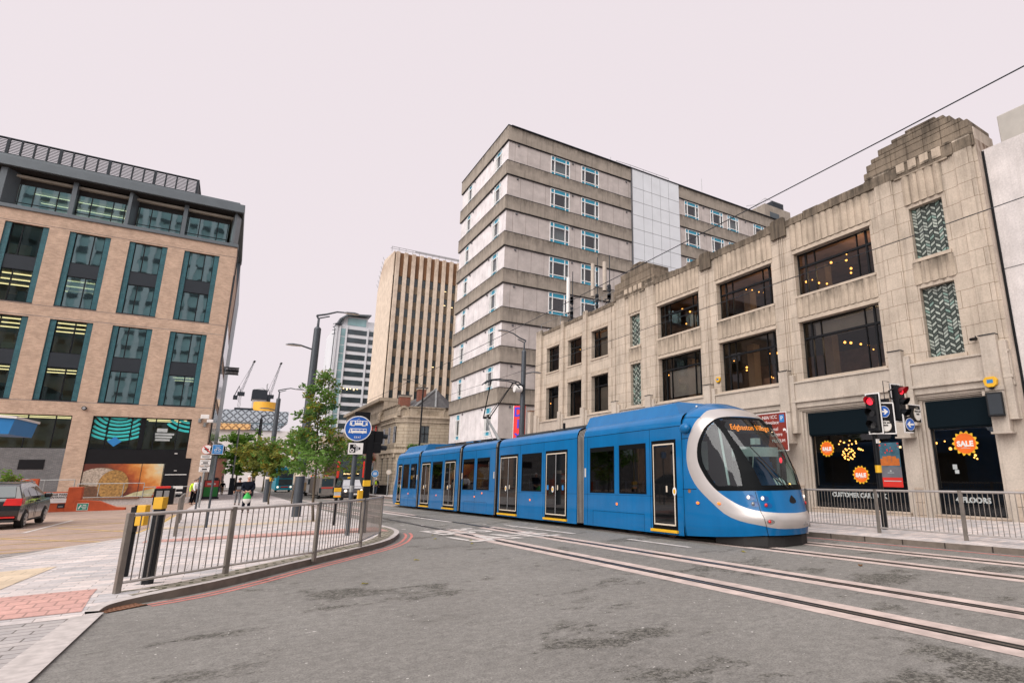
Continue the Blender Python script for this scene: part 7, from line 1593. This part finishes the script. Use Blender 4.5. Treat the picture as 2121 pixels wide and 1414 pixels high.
# ================================================================== trees
def leafblob(b, c, r, n, size, rng, mats, flat=.7):
    for _ in range(n):
        while True:
            p = Vector((rng.uniform(-1, 1), rng.uniform(-1, 1), rng.uniform(-1, 1)))
            if p.length < 1: break
        p = Vector(c) + Vector((p.x * r, p.y * r, p.z * r * flat)); s = size * rng.uniform(.65, 1.35); d = Vector((rng.gauss(0, 1), rng.gauss(0, 1), rng.gauss(-.25, .6))).normalized(); e = d.cross(Vector((rng.gauss(0, 1), rng.gauss(0, 1), rng.gauss(0, 1)))).normalized(); nn = d.cross(e)
        b.add([p - d * s * .6, p + e * s * .32 - nn * s * .08, p + d * s * .6, p - e * s * .32 - nn * s * .08], [(0, 1, 2, 3)], rng.choice(mats))
def tree(name, x, y, base, top, rx, label, n_br, n_leaf, size, mats, mi, seed, r0=.07, low=.35, profile=None, group='street trees', skew=0.):
    rng = random.Random(seed); z0 = G(y) + .1; t = thing(name, label, 'tree', (x, y, z0), group)
    tb = MB(); H = top - base; stem = []; px, py = x, y
    for k in range(11):
        z = z0 + (top - z0) * k / 10; stem.append(Vector((px, py, z))); px += rng.gauss(skew * .1, .03); py += rng.gauss(0, .03)
    tb.tube(stem, [r0 * (1 - .09 * k) for k in range(11)], 7)
    cr = MB()
    for i in range(n_br):
        f = (i + rng.random()) / n_br; z = base + H * f * .95; k = min(9, int((z - z0) / (top - z0) * 10)); o = stem[k].lerp(stem[k + 1], ((z - z0) / (top - z0) * 10) % 1)
        rad = rx * (profile(f) if profile else math.sin(math.pi * min(1, .18 + .82 * (1 - f))) ** .7); a = i * 2.399 + rng.gauss(0, .4); L = rad * rng.uniform(.55, 1.12); up_ = rng.uniform(.15, .75) * L
        path = [o, o + Vector((math.cos(a) * L * .45, math.sin(a) * L * .45, up_ * .35)), o + Vector((math.cos(a) * L, math.sin(a) * L, up_ * rng.uniform(.3, 1.0)))]
        tb.tube(path, [r0 * .32 * (1 - f * .5), r0 * .2, r0 * .08], 5)
        mm = [rng.choice(mi) for _ in range(3)]
        nb = max(3, int(L / .28))
        for q in range(nb):
            s = (q + 1) / nb; p = path[0].lerp(path[1], s * 2) if s < .5 else path[1].lerp(path[2], s * 2 - 1)
            leafblob(cr, p + Vector((rng.gauss(0, .06), rng.gauss(0, .06), rng.gauss(0, .05))), .16 + .12 * L * (1 - s * .5), int(n_leaf / n_br / nb * rng.uniform(.5, 1.5) * min(1.25, L / (rx * .62))), size, rng, mm)
        for q in range(2):
            e = path[1].lerp(path[2], rng.uniform(.2, 1)); d = Vector((rng.gauss(0, 1), rng.gauss(0, 1), rng.gauss(.3, .6))).normalized() * L * .35; tb.tube([e, e + d], r0 * .07, 4); leafblob(cr, e + d * .8, .12 + .1 * L, int(n_leaf / n_br / nb * .7 * min(1.2, L / (rx * .62))), size, rng, mm)
    cr.build('crown', mats, t); tb.build('trunk', 'bark', t, smooth=60); return t
LM = ['leaf_green', 'leaf_dark', 'leaf_yellow', 'leaf_olive', 'leaf_brown']
tree('street_tree', 2.86, 24.7, 1.35, 5.75, 1.85, 'young leafy street tree with yellowing leaves growing in front of the tall lamp', 54, 6000, .115, LM, [0, 0, 0, 1, 0, 0, 3, 2], 12, .055, profile=lambda f: (1.02 - .86 * f) * (.82 + .18 * math.sin(f * 11)) if f > .08 else .8, skew=-.2)
tree('street_tree', 2.45, 46, 1.0, 3.4, 1.35, 'small olive-brown street tree just left of the teal bus', 34, 2400, .17, LM, [3, 3, 0, 0, 2], 5, .06)
tree('street_tree', 1.6, 58.4, 1.0, 3.6, 1.5, 'small olive street tree farther down the paving, left of the lamp with round blue sign', 30, 1900, .2, LM, [3, 0, 2, 3], 8, .06)
tree('street_tree', 3.42, 40.7, 1.5, 3.9, 1.0, 'thin-trunked small street tree close behind the tall lamp post', 24, 1300, .15, LM, [3, 0, 2], 9, .05)
tree('large_tree', .8, 98, .8, 6.6, 2.9, 'big bright green tree in full leaf by the far shops', 60, 5200, .34, ['leaf_bright', 'leaf_green', 'leaf_olive'], [0, 0, 1], 21, .16, profile=lambda f: math.sin(math.pi * (.15 + .8 * (1 - f))) ** .6)
tree('large_tree', 4.8, 112, .6, 4.8, 2.4, 'green tree behind the teal bus', 36, 2200, .34, ['leaf_green', 'leaf_dark', 'leaf_olive'], [0, 1, 2], 23, .15)
t = thing('shrub', 'pale green leafy shrub growing beside the dark car at the left edge', 'shrub', (-10.6, 45, G(45)), None); b = MB(); rng = random.Random(4)
for k in range(26): leafblob(b, (-10.55 + rng.gauss(0, .42), 45 + rng.gauss(0, .3), .95 + rng.gauss(0, .42)), .3, 34, .12, rng, [0, 0, 1, 2])
b.build('foliage', ['leaf_bright', 'leaf_green', 'leaf_olive'], t); b = MB()
for k in range(5): b.tube([(-10.5 + .05 * k, 45, G(45)), (-10.7 + .15 * k, 45 + rng.gauss(0, .2), 1.1)], .025, 5)
b.build('stems', 'bark', t)
# ================================================================== people
def skin(name, V, E, mat, parent, sub=1):
    me = bpy.data.meshes.new(name); me.from_pydata([v[:3] for v in V], E, []); o = bpy.data.objects.new(name, me); C.objects.link(o)
    m = o.modifiers.new('skin', 'SKIN'); m.use_smooth_shade = True
    for i, v in enumerate(V):
        d = me.skin_vertices[0].data[i]; r = v[3]; d.radius = (r, v[4] if len(v) > 4 else r); d.use_root = i == 0
    s = o.modifiers.new('sub', 'SUBSURF'); s.levels = s.render_levels = sub
    bpy.context.view_layer.update(); r = bpy.data.meshes.new_from_object(o.evaluated_get(bpy.context.evaluated_depsgraph_get())); bpy.data.objects.remove(o); bpy.data.meshes.remove(me)
    r.materials.clear(); r.materials.append(MATS[mat]); r.polygons.foreach_set('use_smooth', [True] * len(r.polygons)); o = bpy.data.objects.new(name, r); C.objects.link(o); o.parent = parent; return o
def person(label, x, y, rz, top, legs, hair='hair_dark', skinm='skin', stride=.12, arms='swing', H=1.72, group=None, hat=None, vest=None):
    z = G(y) + (.12 if x < 5 or x > 13 else 0); t = thing('person', label, 'person', (x, y, z), group, rz); k = H / 1.72
    t.scale = (k, k, k)
    L = []; hold = arms == 'front'
    for s in (-1, 1):
        st = stride * s
        if hold: sh, el, wr = (s * .20, .0, 1.40), (s * .25, -.05, 1.12), (s * .07, -.30, 1.02)
        elif arms == 'bag': sh, el, wr = (s * .20, .0, 1.40), (s * .27, .03, 1.14), (s * .16, -.22, 1.06)
        else: sh, el, wr = (s * .20, .0, 1.40), (s * .26, st * .5, 1.12), (s * .25, st * 1.1 - .05, .88)
        L.append((sh, el, wr, (s * .095, .0, .90), (s * .105, -st - .03, .50), (s * .11, -st * 1.5 + .05, .10), (s * .12, -st * 1.5 - .12, .035)))
    V = [(0, 0, .95, .13, .10), (0, .0, 1.15, .13, .095), (0, 0, 1.34, .155, .10), (0, .0, 1.46, .07, .065), (0, -.01, 1.53, .052), (0, -.02, 1.60, .085, .09), (0, -.015, 1.68, .085, .095), (0, -.01, 1.725, .05, .055), (0, -.125, 1.60, .014)]
    E = [(0, 1), (1, 2), (2, 3), (3, 4), (4, 5), (5, 6), (6, 7), (5, 8)]
    for sh, el, wr, hp_, kn, an, to in L:
        i = len(V); d = (Vector(wr) - Vector(el)).normalized(); V += [(*sh, .055), (*el, .043), (*wr, .028)]; E += [(2, i), (i, i + 1), (i + 1, i + 2)]
        pc = Vector(wr) + d * .07; V.append((*pc, .034, .018)); E.append((i + 2, i + 3)); sd_ = Vector((0, 0, 1)).cross(d).normalized() if abs(d.z) < .9 else Vector((0, 1, 0))
        for f in range(4): q = pc + d * (.085 - .008 * abs(f - 1.4)) + sd_ * (f - 1.5) * .019; q2 = q - d * .02 + Vector((0, .015, -.02)); V.append((*(pc + d * .045 + sd_ * (f - 1.5) * .018), .0085)); E.append((i + 3, len(V) - 1)); V.append((*q, .0075)); E.append((len(V) - 2, len(V) - 1))
        q = Vector(wr) + d * .06 + sd_ * .045; V.append((*q, .009)); E.append((i + 2, len(V) - 1))
        i = len(V); V += [(*hp_, .085), (*kn, .058), (*an, .042), (*to, .038, .03)]; E += [(0, i), (i, i + 1), (i + 1, i + 2), (i + 2, i + 3)]
    skin('body', V, E, skinm, t)
    V = [(0, .0, .93, .165, .125), (0, .0, 1.12, .165, .125), (0, .0, 1.34, .185, .125), (0, .0, 1.455, .10, .085)]; E = [(0, 1), (1, 2), (2, 3)]
    for sh, el, wr, *_ in L: i = len(V); V += [(*sh, .078), (*el, .062), (*(Vector(wr).lerp(Vector(el), .06)), .045)]; E += [(2, i), (i, i + 1), (i + 1, i + 2)]
    skin('jacket', V, E, top, t)
    if vest: skin('vest', [(0, .0, 1.0, .18, .14), (0, .0, 1.15, .18, .14), (0, .0, 1.36, .20, .14), (0, .0, 1.44, .13, .10)], [(0, 1), (1, 2), (2, 3)], vest, t)
    V = [(0, .0, .96, .15, .115)]; E = []
    for sh, el, wr, hp_, kn, an, to in L: i = len(V); V += [(hp_[0], hp_[1], .86, .10), (*kn, .075), (an[0], an[1], .09, .062)]; E += [(0, i), (i, i + 1), (i + 1, i + 2)]
    skin('trousers', V, E, legs, t)
    for sh, el, wr, hp_, kn, an, to in L: skin('shoe', [(an[0], an[1] + .04, .05, .05), (an[0], an[1] - .05, .05, .05), (to[0], to[1], .04, .045, .035)], [(0, 1), (1, 2)], 'cloth_black', t)
    b = MB(); n = 14
    def hp2(u, v):
        a = 2 * math.pi * u; p = math.pi * .50 * v
        return Vector((math.sin(p) * math.sin(a) * .098, .012 + math.sin(p) * math.cos(a) * .112, 1.648 + math.cos(p) * .108 - (.05 * max(0, math.cos(a)) * v)))
    b.grid(hp2, n, 6); me = b.build('hair' if not hat else 'helmet', hat or hair, None, smooth=60); me.parent = t
    b = MB()
    for s in (-1, 1): b.sphere((s * .034, -.098, 1.635), .012, 6)
    e = b.build('eyes', 'cloth_black', None); e.parent = t
    return t
pm = person('white-haired person in dark jacket holding a green and white carrier bag with both hands', .85, 34.2, 0, 'cloth_navy', 'cloth_navy', 'hair_white', arms='front', stride=.05, H=1.80)
bx_, by_, bz_ = .85, 34.2 - .33, G(34.2) + .12
t = thing('carrier_bag', 'bulging green and white plastic carrier bag hanging from the hands of the white-haired person', 'bag', (bx_, by_, bz_ + .6)); b = MB()
def bagf(u, v): a = 2 * math.pi * u; r = [.025, .07, .12, .16, .185, .18, .13, .02][min(7, int(v * 7))]; return Vector((bx_ + math.cos(a) * r * (1 + .07 * math.sin(3 * a)), by_ + math.sin(a) * r * .6, bz_ + 1.03 - .58 * v))
b.grid(bagf, 16, 7); b.m = [0 if i // 16 < 4 else 1 for i in range(len(b.f))]; b.build('sack', ['bag_green', 'bag_white'], t, smooth=60); b = MB(); b.tube([(bx_ - .03, by_ + .03, bz_ + 1.02), (bx_, by_, bz_ + 1.10), (bx_ + .03, by_ + .03, bz_ + 1.02)], .012, 5); b.build('handle', 'bag_white', t)
dk = person('person all in dark clothes walking away beside the white-haired one', .62, 46.5, math.pi, 'cloth_black', 'cloth_grey', stride=.16, H=1.78)
t = thing('backpack', 'black backpack on the back of the dark-clothed person walking away', 'backpack', (.62, 46.5 - .2, G(46.5) + 1.3)); b = MB(); b.box(.44, .80, 46.2, 46.36, G(46) + 1.12, G(46) + 1.58); b.build('bag', 'cloth_black', t, bevel=.05); b = MB(); b.box(.5, .74, 46.15, 46.2, G(46) + 1.14, G(46) + 1.34); b.build('pocket', 'cloth_grey', t, bevel=.02)
person('person in a white shirt and black trousers walking past the brick office corner', -1.8, 49.8, .5, 'cloth_white', 'cloth_black', skinm='skin_dark', stride=.15, H=1.82)
person('person in a yellow-green high-visibility top, half hidden behind the white-shirted walker', -2.05, 51.5, .2, 'hi_vis', 'cloth_black', H=1.72)
for i, (x, y, a, tp, lg, lab) in enumerate(((-1.35, 88, 3.1, 'cloth_black', 'cloth_black', 'far walker in black nearest the brick shops'), (-.62, 88.5, 2.9, 'cloth_black', 'cloth_tan', 'far walker in black with lighter trousers, beside the other far walker'), (-1.0, 104, .2, 'cloth_tan', 'cloth_jeans', 'far walker in a tan coat by the brick shops'))):
    person(lab, x, y, a, tp, lg, H=1.7, group='far walkers')
person('worker in high-visibility yellow vest and white helmet walking by the corner pub', 13.55, 66.5, 2.6, 'cloth_navy', 'cloth_jeans', H=1.74, hat='sign_white', vest='hi_vis')
person('worker in orange vest and white helmet just behind the taxi roof', 12.3, 66.8, .4, 'cloth_navy', 'cloth_jeans', H=1.74, hat='sign_white', vest='hi_vis_orange')
person('cyclist-like person in a bright amber jacket beside the teal bus', 9.6, 96, .1, 'hi_vis_orange', 'cloth_black', H=1.75)
person('dark-haired person in black standing by the pub arches', 14.15, 56.5, 1.2, 'cloth_black', 'cloth_black', stride=.06, H=1.72)

# ================================================================== vehicles
def extrude_profile(b, prof, F, w0, w1, m=0):
    """prof: (s, h, inset) rows round the side outline; a body between two sides with its own inset per point"""
    n = len(prof); A = [F(s, h, w0 + i) for s, h, i in prof]; B = [F(s, h, w1 - i) for s, h, i in prof]
    b.add(A + B, [list(range(n))[::-1], list(range(n, 2 * n))] + [(i, (i + 1) % n, n + (i + 1) % n, n + i) for i in range(n)], m)
def wheel(t, c, ax, r, w=.2, out=-1):
    c = Vector(c); ax = Vector(ax).normalized(); b = MB(); b.tube([c - ax * w / 2, c - ax * w * .42, c + ax * w * .42, c + ax * w / 2], [r * .9, r, r, r * .9], 26); o = b.build('wheel', 'tyre', t, smooth=35)
    b = MB(); n = ax * out; b.disc(c + n * (w / 2 + .004), n, r * .66, 24, 0, .02); u = Vector((0, 0, 1)).cross(n); 
    rm = b.build('rim', 'dark_metal', o); b = MB()
    for k in range(7): a = 2 * math.pi * k / 7; d = u * math.cos(a) + Vector((0, 0, 1)) * math.sin(a); e = n.cross(d); p = c + n * (w / 2 + .012); b.prism([p + d * r * .1 + e * r * .09, p + d * r * .62 + e * r * .10, p + d * r * .62 - e * r * .10, p + d * r * .1 - e * r * .09], n * .02)
    for k in range(24): a0, a1 = 2 * math.pi * k / 24, 2 * math.pi * (k + 1) / 24; p = c + n * (w / 2 + .02); q = lambda a, rr: p + (u * math.cos(a) + Vector((0, 0, 1)) * math.sin(a)) * r * rr; b.quad(q(a0, .58), q(a1, .58), q(a1, .68), q(a0, .68))
    b.disc(c + n * (w / 2 + .035), n, r * .14, 12); b.build('spokes', 'alloy', o)
# dark people carrier at the left edge: tail near the camera, nose away
cy0, cx1 = 28.75, -6.12; cz = G(30.5) + .10; car = thing('car', 'dark grey people carrier seen from behind at the left edge, rear lights showing', 'car', (-7.0, 30.9, cz)); FCr = lambda s, h, w: Vector((cx1 - w, cy0 + s, cz + h))
prof = [(.10, .34, .05), (.02, .55, .02), (.06, .92, .0), (.16, 1.10, .03), (.38, 1.50, .20), (.62, 1.62, .25), (1.6, 1.66, .24), (2.4, 1.60, .24), (2.95, 1.38, .19), (3.35, 1.08, .05), (4.05, .95, .03), (4.38, .72, .05), (4.42, .40, .08), (4.3, .26, .08), (3.98, .26, .03), (3.90, .50, .02), (3.66, .66, .02), (3.38, .66, .02), (3.12, .50, .02), (3.04, .26, .02), (1.36, .26, .02), (1.28, .50, .02), (1.02, .66, .02), (.74, .66, .02), (.50, .50, .02), (.42, .26, .03)]
b = MB(); n_ = len(prof); A = [FCr(s, h, i) for s, h, i in prof]; B = [FCr(s, h, 1.78 - i) for s, h, i in prof]
b.add(A + B, [(i, (i + 1) % n_, n_ + (i + 1) % n_, n_ + i) for i in range(n_)])
for side in (0, 1):
    P = A if side == 0 else B; b.poly([P[i] for i in (2, 3, 9, 10, 11, 12, 13, 14, 15, 16, 17, 18, 19, 20, 21, 22, 23, 24, 25, 0, 1)]); b.poly([P[i] for i in (3, 4, 5, 6, 7, 8, 9)])
body = b.build('body', 'car_paint', car, smooth=28, bevel=.03)
g = MB(); q = lambda s, h: FCr(s, h, .015 + .16 * max(0, (h - 1.08) / .5) + .0); sg = lambda pts: [FCr(s, h, (.03 + (h - 1.10) / .40 * .19 if h > 1.1 else .03) - .012) for s, h in pts]
g.poly(sg([(.42, 1.14), (.56, 1.46), (1.08, 1.54), (1.08, 1.13)])); g.poly(sg([(1.16, 1.13), (1.16, 1.54), (2.05, 1.54), (2.05, 1.12)])); g.poly(sg([(2.13, 1.12), (2.13, 1.54), (2.42, 1.52), (3.08, 1.16), (3.08, 1.12)])); g.build('side_window', 'glass_door', car)
g = MB(); g.poly([FCr(.155, 1.13, .22), FCr(.155, 1.13, 1.56), FCr(.36, 1.52, 1.48), FCr(.36, 1.52, .30)]); g.v = [(v[0], v[1] - .02, v[2]) for v in g.v]; g.build('rear_window', 'glass_far', car)
b = MB(); b.poly([FCr(.02, .86, -.006), FCr(.02, 1.08, .01), FCr(.45, 1.06, .0), FCr(.34, .88, -.008)]); b.prism([FCr(.04, .84, -.004), FCr(.10, 1.09, .0), FCr(.10, 1.09, .42), FCr(.04, .86, .46)], (0, -.04, 0)); b.build('tail_light', 'tail_red', car); b = MB(); b.prism([FCr(.04, .84, 1.785), FCr(.10, 1.09, 1.78), FCr(.10, 1.09, 1.36), FCr(.04, .86, 1.32)], (0, -.04, 0)); b.build('tail_light', 'tail_red', car)
b = MB(); b.fbox(FCr, -.02, .05, .42, .47, .1, 1.68); b.build('reflector', 'tail_red', car); b = MB(); b.fbox(FCr, -.03, .06, .28, .36, .12, 1.66); b.fbox(FCr, 1.3, 3.1, .24, .30, .0, .05); b.build('lower_trim', 'black_rubber', car); b = MB(); b.fbox(FCr, -.01, .03, .72, .83, .55, 1.2); b.build('number_plate', 'yellow_paint', car); b = MB(); b.fbox(FCr, 1.35, 1.52, .92, .96, -.03, .03); b.fbox(FCr, 2.25, 2.42, .92, .96, -.03, .03); b.build('door_handle', 'car_paint', car, bevel=.01)
b = MB(); b.fbox(FCr, 2.75, 3.0, 1.02, 1.20, -.24, -.02); b.build('mirror', 'car_paint', car, bevel=.04); b = MB(); b.tube([FCr(.7, 1.70, .30), FCr(1.5, 1.75, .30), FCr(2.3, 1.68, .31)], .018, 6); b.tube([FCr(.7, 1.70, 1.48), FCr(1.5, 1.75, 1.48), FCr(2.3, 1.68, 1.47)], .018, 6); b.build('roof_bar', 'chrome', car)
b = MB()
for s in (1.1, 2.09): b.tube([FCr(s, .34, .0), FCr(s, 1.1, .0)], .006, 4)
b.build('panel_gap', 'black_rubber', car)
for s in (.89, 3.52): wheel(car, FCr(s, .32, .12), (-1, 0, 0), .32, .22, -1); wheel(car, FCr(s, .32, 1.66), (-1, 0, 0), .32, .22, 1)
# oncoming and waiting traffic beyond the railings: fronts face -y, backs face -y when leaving
def box_vehicle(name, label, cat, x0, x1, y0, L, h0, h1, body, roofrad=.12, group=None):
    z = G(y0); t = thing(name, label, cat, ((x0 + x1) / 2, y0, z), group); F = lambda u, v, w=0: Vector((u, y0 - w, z + v))
    e = roofrad; b = MB(); n = [(x0 + .02, h0), (x0, h0 + .3), (x0 + .03, h1 - e), (x0 + e, h1), (x1 - e, h1), (x1 - .03, h1 - e), (x1, h0 + .3), (x1 - .02, h0)]; b.prism([F(u, v) for u, v in n], (0, L, 0)); b.build('body', body, t, bevel=.06)
    return t, F
# black-fronted red double-decker
t, F = box_vehicle('double_decker_bus', 'red double-decker bus with dark rounded front and white lit route number', 'bus', 8.75, 11.2, 61, 10, .3, 4.15, 'cab_black', .3, 'buses')
b = MB(); b.prism([F(8.85, .45, .02), F(8.85, 2.1, .02), F(9.05, 3.75, .02), F(9.5, 4.08, .02), F(10.5, 4.08, .02), F(10.9, 3.75, .02), F(11.1, 2.1, .02), F(11.1, .45, .02)], (0, -.05, 0)); b.build('windscreen', 'glass_far', t); b = MB(); b.fbox(F, 9.25, 10.75, 2.05, 2.55, .075, .08); b.build('destination_panel', 'sign_black', t); text('route_display', 'Bartley Green 23', .2, frame(F(10.0, 2.3, .085), (1, 0, 0)), 'bulb_white', t, .003); b = MB(); b.fbox(F, 8.72, 8.92, 1.9, 3.5, -.3, .12); b.fbox(F, 11.04, 11.24, 1.9, 3.5, -.3, .12); b.build('corner_panel', 'bus_red', t, bevel=.05)
for u in (9.1, 10.9): b = MB(); b.sphere(F(u, .75, .02), .14, 10); b.build('headlight', 'head_lamp', t)
for u in (9.0, 10.95): wheel(t, F(u, .48, -2), (-1, 0, 0), .48, .3, -1)
# teal double-decker far away, facing the camera
t, F = box_vehicle('double_decker_bus', 'teal double-decker bus coming down the far street with white headlights', 'bus', 6.15, 8.55, 104, 10.5, .35, 3.95, 'bus_teal', .22, 'buses')
b = MB(); b.fbox(F, 6.55, 8.45, 2.2, 3.45, .0, .05); b.fbox(F, 6.55, 8.45, 1.1, 2.05, .0, .05); b.build('windscreen', 'glass_far', t); b = MB(); b.fbox(F, 6.9, 8.0, .75, .9, .02, .06); b.build('number_plate', 'tail_red', t); b = MB(); b.fbox(F, 6.6, 7.3, 4.02, 4.3, .0, .1); b.build('roof_dome', 'bus_teal', t)
for u in (6.5, 8.3): b = MB(); b.sphere(F(u, .82, .02), .16, 10); b.build('headlight', 'head_lamp', t)
for u in (6.4, 8.3): wheel(t, F(u, .48, -2.4), (-1, 0, 0), .48, .3, -1)
# grey bus leaving
t, F = box_vehicle('bus', 'dull grey bus seen from behind, stopped beside the black taxi', 'bus', 7.2, 8.6, 60.4, 8, .3, 2.05, 'bus_grey', .12, 'buses'); b = MB(); b.fbox(F, 7.4, 8.4, 1.15, 1.85, .0, .04); b.build('rear_window', 'glass_far', t); b = MB(); b.fbox(F, 7.4, 8.4, .95, 1.05, .0, .03); b.build('red_strip', 'sign_red', t)
for u in (7.22, 8.4): b = MB(); b.fbox(F, u, u + .16, .55, 1.0, .0, .05); b.build('tail_light', 'glass_far', t)
for u in (7.3, 8.45): wheel(t, F(u, .34, -.6), (-1, 0, 0), .34, .22, -1)
# white tipper truck with amber lamp
t, F = box_vehicle('truck', 'small white truck with orange roof beacon behind the tree trunk', 'truck', 7.5, 8.9, 74, 5, .35, 2.1, 'van_white', .15); b = MB(); b.fbox(F, 7.6, 8.7, 1.3, 1.9, .0, .04); b.build('windscreen', 'glass_far', t); b = MB(); b.fbox(F, 7.85, 8.25, 2.1, 2.3, -.3, -.1); b.build('beacon', 'orange_lamp', t); b = MB(); b.fbox(F, 7.0, 7.5, .6, 1.5, -1.5, -.2); b.build('side_locker', 'cloth_tan', t)
for u in (7.6, 8.75): wheel(t, F(u, .38, -.9), (-1, 0, 0), .38, .25, -1)
t, F = box_vehicle('car', 'little white car in the queue left of the white truck', 'car', 7.35, 8.6, 86, 4, .3, 1.45, 'van_white', .25); b = MB(); b.fbox(F, 7.5, 8.45, .95, 1.35, .0, .03); b.build('windscreen', 'glass_far', t)
for u in (7.5, 8.4): b = MB(); b.sphere(F(u, .65, .02), .09, 8); b.build('headlight', 'head_lamp', t)
for u in (7.45, 8.5): wheel(t, F(u, .3, -.7), (-1, 0, 0), .3, .2, -1)
# taxi: black below, sky reflections painted silver on bonnet and windscreen
ty = 50.5; tz = G(ty); t = thing('taxi', 'dark taxi with yellow roof light and painted bonnet sheen facing the crossroads, behind the railing', 'taxi', (8.6, ty, tz)); F = lambda s, h, w: Vector((7.72 + w, ty + s, tz + h))
pr = [(.0, .35, .06), (-.02, .7, .04), (.15, .98, .06), (.95, 1.12, .06), (1.5, 1.68, .2), (2.4, 1.78, .2), (3.8, 1.72, .2), (4.35, 1.1, .06), (4.5, .6, .04), (4.4, .35, .06)]; b = MB(); n_ = len(pr); A = [F(s, h, i) for s, h, i in pr]; B = [F(s, h, 1.76 - i) for s, h, i in pr]; b.add(A + B, [(i, (i + 1) % n_, n_ + (i + 1) % n_, n_ + i) for i in range(n_)]); b.poly(A); b.poly(B); b.build('body', 'cab_black', t, smooth=30)
b = MB(); b.poly([F(.16, 1.0, .12), F(.16, 1.0, 1.64), F(.93, 1.14, 1.62), F(.93, 1.14, .14)]); b.build('bonnet', 'taxi_sky_sheen', t); b = MB(); b.poly([F(.97, 1.16, .16), F(.97, 1.16, 1.60), F(1.47, 1.67, 1.5), F(1.47, 1.67, .26)]); b.v = [(x, y - .02, z) for x, y, z in b.v]; b.build('windscreen', 'taxi_sky_sheen', t); b = MB(); b.poly([F(1.15, 1.14, .04), F(1.62, 1.6, .15), F(3.6, 1.62, .15), F(3.9, 1.14, .04)]); b.v = [(x - .015, y, z) for x, y, z in b.v]; b.build('side_window', 'glass_far', t)
b = MB(); b.fbox(lambda u, v, w: F(u, v, w), 1.7, 1.85, 1.76, 1.90, .62, 1.14); b.build('roof_light', 'yellow_paint', t, bevel=.03); b = MB(); b.fbox(F, -.06, .0, .5, .62, .6, 1.15); b.build('number_plate', 'sign_white', t); b = MB(); b.fbox(F, -.05, .02, .72, .92, .5, 1.26); b.build('grille', 'chrome', t)
for w in (.28, 1.48): b = MB(); b.sphere(F(.02, .82, w), .12, 10); b.build('headlight', 'head_lamp', t)
b = MB(); b.fbox(F, .9, 1.1, 1.05, 1.22, -.2, .0); b.fbox(F, .9, 1.1, 1.05, 1.22, 1.76, 1.96); b.build('mirror', 'cab_black', t, bevel=.03)
for s in (.75, 3.6): wheel(t, F(s, .33, .12), (-1, 0, 0), .33, .22, -1); wheel(t, F(s, .33, 1.64), (-1, 0, 0), .33, .22, 1)
